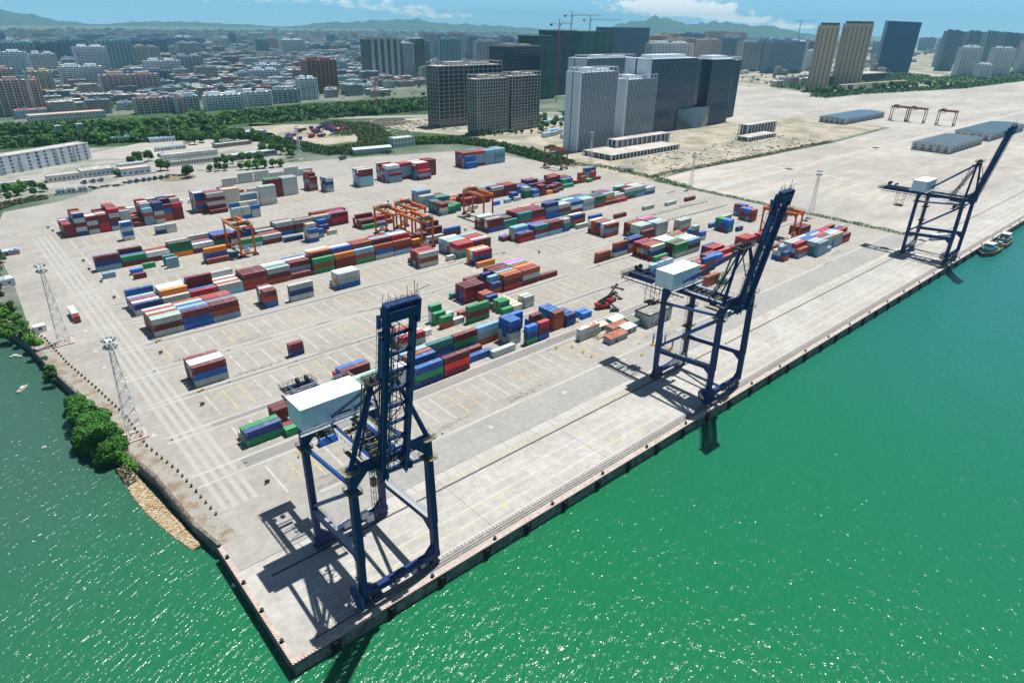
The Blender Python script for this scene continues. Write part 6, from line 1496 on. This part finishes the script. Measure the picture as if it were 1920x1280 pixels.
# ---- generic towers as shared meshes
RES = {}
TW = []
rt = random.Random(77)
def free(x, y, w_=34, d_=13):
    for a in TW:
        if x < a[1] and x+w_ > a[0] and y < a[3] and y+d_ > a[2]: return False
    return True
def resmesh(style, fl, nb, w, d, h, colr):
    k = (style, fl, nb, round(w), round(d), round(h), colr)
    if k in RES: return RES[k]
    mw = mat('facade_'+colr[0], colr[1], .8, n2=(.1, .05), var=.1); b = MB(); st = w/nb; fh = h/fl; dd = max(2, int(d/st))
    if style == 0:      # stepped bays with balcony slabs
        b.box(0, w, 0, d, 0, h)
        for i in range(nb):
            if i % 2 == 0: b.box(i*st, (i+1)*st, -1.8, -.01, 0, h+1.5)
    else: b.box(0, w, 0, d, 0, h)
    b.box(w*.15, w*.4, d*.2, d*.7, h, h+5); b.box(w*.6, w*.85, d*.2, d*.7, h, h+4)
    yo_ = -1.85 if style == 0 else -.02
    for i in range(nb+1):
        if i % 2 == 0 or style == 1: b.box(max(0, i*st-.55), min(w, i*st+.55), yo_-.5, yo_, 0, h+.5, 1)
    for i in range(0, dd+1, 1): yy = min(max(i*d/dd, .5), d-.5); b.box(-.5, -.02, yy-.5, yy+.5, 0, h+.5, 1)
    wall = b.mesh('tower_wall', [mw, mat('pilaster_'+colr[0], tuple(min(.8, c_*1.7+.08) for c_ in colr[1]), .8)])
    b = MB()
    for i in range(fl):
        z0, z1 = i*fh+fh*.28, i*fh+fh*.8
        for j in range(nb):
            yy = -1.82 if (style == 0 and j % 2 == 0) else -.02
            b.quad((j*st+st*.18, yy, z0), (j*st+st*.82, yy, z0), (j*st+st*.82, yy, z1), (j*st+st*.18, yy, z1))
        for j in range(dd): y0 = j*d/dd+d/dd*.2; y1 = (j+1)*d/dd-d/dd*.2; b.quad((-.02, y1, z0), (-.02, y0, z0), (-.02, y0, z1), (-.02, y1, z1))
    win = b.mesh('tower_windows', [mat('far_window', (.03, .045, .06), .3, spec=.6)])
    bal = None
    if style != 2:
        b = MB()
        for i in range(fl): b.box(-.3, w+.3, -2.5 if style == 0 else -1.1, -1.85 if style == 0 else -.05, i*fh, i*fh+.75)
        bal = b.mesh('tower_balconies', [mw])
    RES[k] = (wall, win, bal); return RES[k]
def res(x, y, w, d, h, colr, label, group=None, style=0, rz=0.0, fl=None, nb=None):
    w = round(w/4)*4 or 4; d = round(d/4)*4 or 4; fl = fl or max(4, int(h/3.1)); nb = nb or max(3, int(w/4.2))
    ms = resmesh(style, fl, nb, w, d, h, colr); r_ = T(x, y, rz, label, 'tower' if h > 30 else 'apartment block', group, 'apartment_tower' if h > 30 else 'apartment_block')
    link('wall', ms[0], r_); o = link('window', ms[1], r_); o['kind'] = 'stuff'
    if ms[2]: link('balcony_band', ms[2], r_)
    TW.append((x-8, x+w+8, y-8, y+d+8)); return r_
GW = ('whitish', (.72, .78, .82)); GG = ('greyish', (.42, .48, .53)); GT = ('teal_grey', (.26, .42, .48)); GR = ('terracotta', (.30, .15, .12)); GB = ('slate', (.19, .28, .38)); GP = ('pinkish', (.56, .44, .42)); GC = ('warm', (.60, .56, .48))
L1 = [(40, 1046, 60, 18, 46, GP, 'pinkish-banded residential slab at the left edge, nearest the market hall'), (105, 1062, 12, 16, 44, GP, 'narrow pinkish slab joined right of the left-edge slab'),
 (100, 1585, 76, 24, 60, GW, 'white-blue tall slab with green roof, far left'), (192, 1690, 46, 24, 52, GW, 'white slab tower right of the green-roofed one'), (170, 1960, 70, 30, 66, GT, 'dark teal slab behind the white slabs'),
 (278, 1700, 66, 24, 64, GW, 'left one of the three slender white-grey towers in the left middle'), (332, 1737, 70, 24, 76, GT, 'tallest middle one of the three slender towers'), (392, 1770, 52, 24, 62, GC, 'right one of the three slender towers'),
 (226, 1232, 92, 20, 36, GP, 'long seven-storey slab with pinkish towers in front of the three towers'), (622, 2136, 62, 30, 58, GG, 'grey-brown broad slab left of the open old town'), (540, 1115, 60, 22, 58, GR, 'brick-red apartment tower standing before the tree belt'),
 (484, 1030, 32, 14, 34, GW, 'narrow white gridded slab left of the brick-red tower'), (598, 1490, 56, 20, 30, GW, 'white office slab behind the brick-red tower'), (300, 1400, 80, 22, 30, GB, 'dark slab before the dense old town'),
 (706, 2860, 120, 34, 54, GB, 'dark joined slabs on the skyline, left part'), (560, 2480, 130, 34, 60, GB, 'dark joined slabs on the skyline behind the slender towers'), (850, 2980, 130, 34, 50, GB, 'dark joined slabs on the skyline, right part')]
for a in L1: res(a[0], a[1], a[2], a[3], a[4], a[5], a[6], None, 0 if a[1] < 2000 else 1)
for k, (x, y, w_, c_) in enumerate(((213, 978, 40, GP), (254, 974, 44, GG), (262, 955, 10, GP), (305, 965, 56, GW), (365, 985, 50, GW), (420, 1000, 48, GG))):
    res(x, y, w_, 15, 21, c_, ('pinkish six-storey block at the left end of the row facing the tree belt', 'grey six-storey block, second of the row facing the tree belt', 'thin pink stair block in the row facing the tree belt', 'white six-storey block, middle of the row facing the tree belt', 'long white six-storey block right of the middle of that row', 'grey six-storey block at the right end of the row facing the trees')[k], 'six-storey row facing the tree belt', 0)
for k in range(30):
    y = rt.uniform(2300, 3700); x = rt.uniform(y*.05, y*.5); h_ = rt.choice((36, 42, 54, 60)); w_ = rt.choice((28, 44, 60, 96))
    if free(x, y, w_, 24): res(x, y, w_, 24, h_, rt.choice((GB, GT, GG, GW)), 'dark hazy slab in the long tower line on the left skyline', 'hazy slabs on the left skyline', rt.choice((0, 1)), rt.uniform(-.2, .4))
for k, (x, y, w_, h_, c_) in enumerate(((60, 1960, 50, 62, GW), (120, 2120, 60, 66, GT), (250, 2080, 60, 62, GB), (320, 2150, 70, 66, GT), (440, 2200, 60, 60, GW), (20, 1750, 60, 58, GT), (460, 1960, 60, 54, GG), (520, 2300, 80, 60, GB), (200, 1420, 70, 40, GW), (60, 1330, 60, 44, GP), (140, 1380, 40, 36, GC), (380, 1560, 70, 40, GW), (470, 1650, 60, 44, GG), (520, 1330, 60, 30, GW))):
    if free(x, y, w_, 24): res(x, y, w_, 24, h_, c_, 'pale or slate residential slab crowding the far left of the town', 'residential slabs of the far left', 0)
for k in range(34):
    y = rt.uniform(1900, 4300); x = y*rt.uniform(.34, 1.0)+rt.uniform(0, 200); res(x, y, 44, 22, rt.choice((30, 42, 54)), rt.choice((GW, GG, GB, GP, GC)), 'mid-rise tower rising out of the hazy old town', 'scattered mid-rises of the old town', 1)
for k, (x, y, w_, h_) in enumerate(((1214, 1720, 40, 96), (1262, 1705, 34, 88), (1310, 1700, 50, 96), (1372, 1705, 60, 84), (1440, 1690, 60, 84), (1505, 1700, 60, 84), (1575, 1720, 50, 78), (1640, 1740, 60, 80))):
    res(x, y, w_, 28, h_, GB if k % 2 else GG, 'dark slab of the tower line left of the netted towers', 'slabs left of the netted towers', 1)
for k, (x, y, w_, h_, c_) in enumerate(((1405, 1010, 60, 86, GC), (1475, 1010, 60, 88, GP), (1600, 1100, 60, 92, GP), (1690, 1130, 60, 92, GP), (1800, 1160, 60, 88, GC), (1900, 1180, 60, 88, GC), (2510, 1679, 96, 92, GG), (2610, 1640, 100, 106, GP), (2720, 1590, 70, 104, GP), (1966, 1080, 64, 84, GG), (2040, 1060, 60, 84, GB), (2100, 990, 56, 88, GW), (1964, 990, 120, 88, GB), (2590, 1200, 60, 78, GB), (1500, 1090, 60, 84, GG), (1740, 1300, 70, 96, GP), (1850, 1340, 70, 96, GC), (2000, 1420, 70, 100, GP), (2150, 1130, 90, 88, GB), (2260, 1100, 90, 88, GB), (2380, 1130, 80, 84, GB))):
    res(x, y, w_, 34, h_, c_, 'residential slab in the tall row behind the dark glass group', 'tall row behind the dark glass group', 0 if k % 2 else 1, -.5)
RT = [(2689, 750, 74, 124, GB), (2982, 769, 72, 123, GB), (2774, 654, 64, 123, GT), (2842, 618, 76, 118, GB), (3100, 700, 80, 120, GT), (2369, 597, 92, 81, GW), (2472, 540, 92, 80, GW), (2733, 529, 92, 100, GW), (2560, 640, 60, 82, GG), (2930, 560, 80, 118, GB), (3050, 520, 80, 116, GT), (2300, 520, 50, 40, GW)]
RT += [(3250, 900, 74, 120, GB), (3400, 860, 70, 118, GT), (3180, 760, 70, 122, GB), (3350, 700, 70, 116, GG), (3000, 860, 60, 100, GG), (2200, 1000, 60, 60, GW), (2900, 640, 60, 84, GW), (3500, 560, 90, 110, GB)]
for k, a in enumerate(RT): res(a[0], a[1], a[2]*.62, 30, a[3], a[4], 'blue-grey residential tower of the far right group' if a[4] is not GW else 'paler lower tower in front of the far right group', 'towers of the far right group' if a[4] is not GW else 'paler towers of the far right group', 0, -.9)
for k, (x, y) in enumerate(((5374, 1802), (5454, 1690), (5278, 1671), (4900, 1427), (4100, 1500), (4250, 1560), (3900, 1420), (5700, 1500), (5950, 1600), (3500, 1240), (3600, 1300))):
    res(x, y, 60, 50, 78 if k < 4 else 60, GB, 'faint blue tower far off between the blue slab and the right group', 'faint far towers on the right', 1)
for k, (x, y, w_, h_, c_) in enumerate(((1148, 800, 96, 92, GW), (1450, 1180, 60, 84, GB), (1560, 1260, 70, 96, GC), (1660, 1400, 70, 104, GP), (1780, 1480, 70, 108, GC), (2250, 1500, 90, 100, GB), (2400, 1420, 80, 96, GG), (2060, 1240, 80, 90, GB), (2180, 1280, 80, 92, GG), (1900, 1560, 80, 112, GP), (2050, 1640, 80, 112, GC), (1340, 1240, 60, 84, GT), (1260, 1330, 60, 84, GB), (1180, 1420, 60, 80, GG), (1100, 1480, 60, 84, GT), (1010, 1500, 60, 80, GB))):
    res(x, y, w_, 34, h_, c_, 'high-rise filling the dense skyline behind the central glass towers', 'dense skyline behind the central towers', k % 2, -.4)
# tower cranes on the sites
def tcrane(x, y, h, jib, rz, label, mt=orange):
    r_ = T(x, y, rz, label, 'tower crane', None, 'tower_crane'); b = MB(); n = int(h/6)
    for cx_, cy_ in ((-1, -1), (1, -1), (1, 1), (-1, 1)): b.beam((cx_, cy_, 0), (cx_, cy_, h), .4, .4)
    for k in range(n):
        z = h*k/n; z1 = h*(k+1)/n
        b.beam((-1, -1, z), (1, -1, z1), .22, .22); b.beam((-1, 1, z1), (-1, -1, z), .22, .22); b.beam((1, -1, z), (1, 1, z1), .22, .22)
    b.build('mast', [mt], r_)
    b = MB()
    for k in range(int(jib/4)): x0 = k*4; b.beam((x0, 0, h), (x0+2, 0, h+1.8), .22, .22); b.beam((x0+2, 0, h+1.8), (x0+4, 0, h), .22, .22)
    b.beam((-16, 0, h), (jib, 0, h), .45, .45); b.beam((0, 0, h+1.8), (jib-3, 0, h+1.8), .3, .3); b.build('jib', [mt], r_)
    b = MB(); b.beam((0, 0, h), (0, 0, h+8), .8, .8); b.beam((0, 0, h+8), (jib*.6, 0, h+1.8), .14, .14); b.beam((0, 0, h+8), (-15, 0, h+.5), .14, .14); b.box(-16, -12, -1.5, 1.5, h-3, h); b.box(.8, 2.6, -1.6, 0, h-2.4, h); b.build('counter_jib', [dark], r_)
tcrane(490, 790, 47, 58, -.35, 'orange tower crane low over the excavation beside the park'); tcrane(503, 668, 40, 4, .2, 'short orange tower crane stub left of the beige slab')
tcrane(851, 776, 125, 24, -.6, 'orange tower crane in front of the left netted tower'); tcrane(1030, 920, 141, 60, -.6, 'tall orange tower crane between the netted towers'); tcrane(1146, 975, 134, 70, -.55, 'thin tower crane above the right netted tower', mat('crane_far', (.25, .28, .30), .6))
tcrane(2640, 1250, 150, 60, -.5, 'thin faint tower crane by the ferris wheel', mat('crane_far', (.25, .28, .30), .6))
# ferris wheel
r_ = T(2740, 1240, -.75, 'large white ferris wheel right of the tall tower row', 'ferris wheel', None, 'ferris_wheel'); b = MB(); Rw = 46
for k in range(36):
    a, a2 = 2*math.pi*k/36, 2*math.pi*(k+1)/36
    for yo in (-2, 2): b.beam((math.cos(a)*Rw, yo, 52+math.sin(a)*Rw), (math.cos(a2)*Rw, yo, 52+math.sin(a2)*Rw), 1.1, 1.1); b.beam((0, yo*.4, 52), (math.cos(a)*Rw, yo, 52+math.sin(a)*Rw), .45, .45)
b.build('wheel_rim', [wsteel], r_)
b = MB()
for s_ in (-1, 1): b.beam((s_*26, -4, 0), (0, -3, 52), 2, 2); b.beam((s_*26, 4, 0), (0, 3, 52), 2, 2)
b.build('support_leg', [wsteel], r_)
b = MB()
for k in range(36): a = 2*math.pi*k/36; b.box(math.cos(a)*Rw-1.5, math.cos(a)*Rw+1.5, -1.4, 1.4, 50+math.sin(a)*Rw-2, 50+math.sin(a)*Rw+1)
b.build('gondola', [wpaint], r_)
# excavation and site sheds
r_ = T(455, 700, .3, 'round concrete excavation with beams beside the scrub', 'construction pit', None, 'construction_pit'); b = MB()
for k in range(30):
    a, a2 = 2*math.pi*k/30, 2*math.pi*(k+1)/30; b.hexa([(math.cos(a)*26, math.sin(a)*20, 0), (math.cos(a2)*26, math.sin(a2)*20, 0), (math.cos(a2)*27, math.sin(a2)*21, 0), (math.cos(a)*27, math.sin(a)*21, 0), (math.cos(a)*26, math.sin(a)*20, 4), (math.cos(a2)*26, math.sin(a2)*20, 4), (math.cos(a2)*27, math.sin(a2)*21, 4), (math.cos(a)*27, math.sin(a)*21, 4)])
for k in range(9): b.beam((-30+k*7, -24, 2), (-26+k*7, 24, 2), 1.2, 1)
b.build('ring_wall', [mat('raw_concrete', (.42, .38, .32), .9)], r_)
for k in range(14):
    x = 560+rt.uniform(-20, 130); y = 500+rt.uniform(-60, 90)
    if 520 < x < 605 and 535 < y < 580: continue
    bld(x, y, 26, 7, 5, rt.choice((.1, .2)), 'low white site hut with blue roof between the beige and glass towers', plaster, mat('blue_roof', (.25, .45, .62), .6), 2, 7, False, par=0, group='site huts between the towers', cat='site hut')

# ---------------------------------------------------------------- the old town
RC = [('pale', (.58, .60, .62)), ('grey', (.34, .38, .42)), ('teal', (.16, .42, .42)), ('blue', (.20, .36, .55)), ('red', (.52, .20, .16)), ('white', (.78, .80, .82)), ('cream', (.62, .56, .48)), ('dark', (.12, .16, .20))]
RM = [mat('roof_town_'+n_, c_, .8, n2=(.3, .15)) for n_, c_ in RC]
WM = [mat('wall_town_'+n_, c_, .85, n2=(.3, .1)) for n_, c_ in (('white', (.56, .64, .70)), ('grey', (.28, .34, .39)), ('cream', (.46, .46, .43)), ('pink', (.42, .34, .34)))]
farwin = mat('far_window', (.03, .045, .06), .3)
HM = {}
def hmesh(ri, wi, v):
    if (ri, wi, v) in HM: return HM[(ri, wi, v)]
    rg = random.Random(v*7+wi); w_ = (22, 30, 38)[v]; d_ = (11, 13, 12)[v]; h_ = (14, 19, 11)[v]
    b = MB(); b.box(0, w_, 0, d_, 0, h_, 0, 1)
    for k in range(5): x = rg.uniform(1, w_-6); y = rg.uniform(1, d_-5); b.box(x, x+rg.uniform(2, 5), y, y+rg.uniform(2, 4), h_, h_+rg.uniform(1, 3.2), 0, rg.choice((1, 3)))
    n = int(h_/3)
    for i in range(n):
        for j in range(int(w_/3.4)): b.quad((1+j*3.4, -.03, 1+i*3), (2.9+j*3.4, -.03, 1+i*3), (2.9+j*3.4, -.03, 2.4+i*3), (1+j*3.4, -.03, 2.4+i*3), 2)
        for j in range(int(d_/4)): b.quad((-.03, 3+j*4, 1+i*3), (-.03, 1+j*4, 1+i*3), (-.03, 1+j*4, 2.4+i*3), (-.03, 3+j*4, 2.4+i*3), 2)
    me = b.mesh('town_house', [WM[wi], RM[ri], farwin, RM[(ri+3) % 8]]); HM[(ri, wi, v)] = me; return me
rt = random.Random(99); spots = []
def free(x, y, w_=34, d_=13):
    for a in TW:
        if x < a[1] and x+w_ > a[0] and y < a[3] and y+d_ > a[2]: return False
    return True
y = 1016.0; row = 0
zone_right = lambda y: min(y*1.12-480 if y < 1500 else y*1.2-520, 6000)
while y < 7600:
    far = y > 2300
    x = max(-60, y*.055-120) - (200 if y > 1200 else 0) + rt.uniform(-60, 0)
    while x < zone_right(y)+(0 if y < 1300 else 250):
        step = 42 if not far else 52+(y-2300)*.008
        if rt.random() < .9 and not (320 < x < 640 and y < 1010) and not (y < 1150 and 660 < x): spots.append((x+rt.uniform(-4, 4)*(6 if far else 1), y+rt.uniform(-5, 5)*(5 if far else 1), far))
        x += step
    y += 27 if not far else 40+(y-2300)*.009
spots = [s_ for s_ in spots if free(s_[0], s_[1])]
# right side suburb: lower density between the towers
for k in range(260): xx = rt.uniform(1500, 6500); yy = xx*rt.uniform(.31, .62)+120; 
for k in range(700):
    xx = rt.uniform(1500, 9000); yy = xx*rt.uniform(.27, .75)+150
    if free(xx, yy) and not (1790 < xx < 1990 and 640 < yy < 730): spots.append((xx, yy, True))
spots.sort(key=lambda s_: s_[0]**2+s_[1]**2)
LIMH = 270; nh = 0; b = MB(); vals = []
for (x, y, far) in spots:
    ri = rt.choices(range(8), (26, 16, 13, 7, 6, 22, 8, 8))[0]; wi = rt.randrange(4); v = rt.randrange(3)
    if nh < LIMH:
        o = link('town_house', hmesh(ri, wi, v), None, (x, y, 0), rt.choice((.05, .08, -.04, .12))); nh += 1
        tag(o, ('low ', 'mid-height ', 'long low ')[v]+('white', 'grey', 'cream', 'pinkish')[wi]+' house block with '+RC[ri][0]+' roof in the crowded old town', 'apartment block', 'old town house blocks, '+('white', 'grey', 'cream', 'pinkish')[wi]+' with '+RC[ri][0]+' roof, type '+('low', 'mid', 'long')[v])
    else:
        w_ = rt.uniform(20, 44)*(1.3 if far else 1); d_ = rt.uniform(10, 15); h_ = rt.choice((9, 12, 15, 18, 18, 21, 24, 33 if rt.random() < .3 else 15)) * (1.0 if not far else 1.1)
        b.box(x, x+w_, y, y+d_, 0, h_, wi, 4+ri)
        if y < 3600: b.box(x+w_*.3, x+w_*.5, y+2, y+6, h_, h_+3, wi, 4+rt.randrange(8))
        for fz in range(1, int(h_/3) if y < 3600 else 0): b.quad((x+.5, y-.04, fz*3-1.4), (x+w_-.5, y-.04, fz*3-1.4), (x+w_-.5, y-.04, fz*3-.2), (x+.5, y-.04, fz*3-.2), 12)
tag(b.build('distant_town', WM+RM+[farwin]), 'endless low roofs of the hazy city spreading to the horizon', 'city', kind='stuff')
b = MB()
for k in range(5200):
    yy = rt.uniform(1000, 5200); xx = rt.uniform(-60, yy*1.15+300)
    if k % 4 == 0: xx = rt.uniform(1500, 6000); yy = xx*rt.uniform(.28, .7)+120
    if not free(xx, yy, 4, 4): continue
    s_ = rt.uniform(2.5, 6); c0 = Vector((xx, yy, rt.uniform(3, 8)))
    for q_ in range(3):
        t1 = Vector((rt.uniform(-1, 1), rt.uniform(-1, 1), rt.uniform(-.2, .6))).normalized(); t2 = t1.cross(Vector((rt.uniform(-1, 1), rt.uniform(-1, 1), 1))).normalized(); cc = c0+Vector((rt.uniform(-3, 3), rt.uniform(-3, 3), rt.uniform(-1, 2)))
        b.quad(cc-t1*s_-t2*s_*.5, cc+t1*s_*.3-t2*s_*.6, cc+t1*s_+t2*s_*.5, cc-t1*s_*.3+t2*s_*.7)
tag(b.build('street_greenery', [leafA]), 'tufts of greenery scattered between the distant city blocks', 'greenery', kind='stuff')

# ---------------------------------------------------------------- mountains
hillm = mat('hill', (.03, .075, .055), .95, n1=(.002, .4, .6), c2=(.05, .09, .06))
def ridge(name, az0, az1, dist, prof, base=0, seed=0, depth=2600):
    """prof: list of (azimuth deg, height m); a real ridge with slopes either side"""
    b = MB(); n = 90
    def hgt(a):
        for (a0, h0), (a1, h1) in zip(prof[:-1], prof[1:]):
            if a0 <= a <= a1: t_ = (a-a0)/(a1-a0); t_ = t_*t_*(3-2*t_); return h0+(h1-h0)*t_
        return 0
    rows = []
    for j in range(7):
        f = (0, .35, .7, 1, .75, .4, 0)[j]; dd = dist+(j-3)*depth/6; row_ = []
        for i in range(n+1):
            a = az0+(az1-az0)*i/n; h_ = hgt(a)*f; h_ *= 1+.30*noise.noise((a*1.9+seed, j*.6, 0))+.12*noise.noise((a*7+seed, j*1.3, 5))
            row_.append((-29+dd*math.cos(R(a)), -101+dd*math.sin(R(a)), max(h_, -2 if f == 0 else 0)-(5 if f == 0 else 0)))
        rows.append(row_)
    base_ = len(b.v)
    for r__ in rows: b.v += r__
    for j in range(6):
        for i in range(n): a_ = j*(n+1)+i; b.f.append((a_, a_+1, a_+n+2, a_+n+1)); b.m.append(0)
    b.build(name, [hillm])['kind'] = 'structure'
ridge('mountain', 24.5, 43, 12800, [(24.5, 0), (26.5, 60), (29, 150), (31, 170), (32.7, 205), (34.3, 175), (35.4, 180), (37.2, 285), (38.4, 220), (40.0, 150), (41.5, 70), (43, 0)], seed=1)
ridge('mountain', 44, 66, 13600, [(44, 20), (48, 60), (50, 90), (53.7, 105), (56.5, 185), (58, 160), (60, 130), (63, 90), (66, 20)], seed=5)
ridge('mountain', 66, 79, 14000, [(66, 0), (69, 40), (73, 70), (76, 60), (79, 0)], seed=7)
ridge('mountain', 78, 92, 13500, [(78, 0), (80.8, 60), (82.4, 150), (84.5, 215), (88, 200), (92, 0)], seed=9)

# haze
HAZE = 6.4e-5
hz = MB(); hz.box(-8990, FAR-10, -8990, FAR-10, -8.2, 420)
hm = bpy.data.materials.new('haze_volume'); hm.use_nodes = True; t = hm.node_tree
for n_ in list(t.nodes):
    if n_.type == 'BSDF_PRINCIPLED': t.nodes.remove(n_)
pv = t.nodes.new('ShaderNodeVolumePrincipled'); pv.inputs['Color'].default_value = (.34, .78, 1.0, 1); pv.inputs['Density'].default_value = HAZE; pv.inputs['Anisotropy'].default_value = .0
out = [n_ for n_ in t.nodes if n_.type == 'OUTPUT_MATERIAL'][0]; t.links.new(pv.outputs[0], out.inputs['Volume'])
hm.cycles.homogeneous_volume = True
o = hz.build('haze', [hm]); tag(o, 'pale blue haze over the city', kind='stuff')
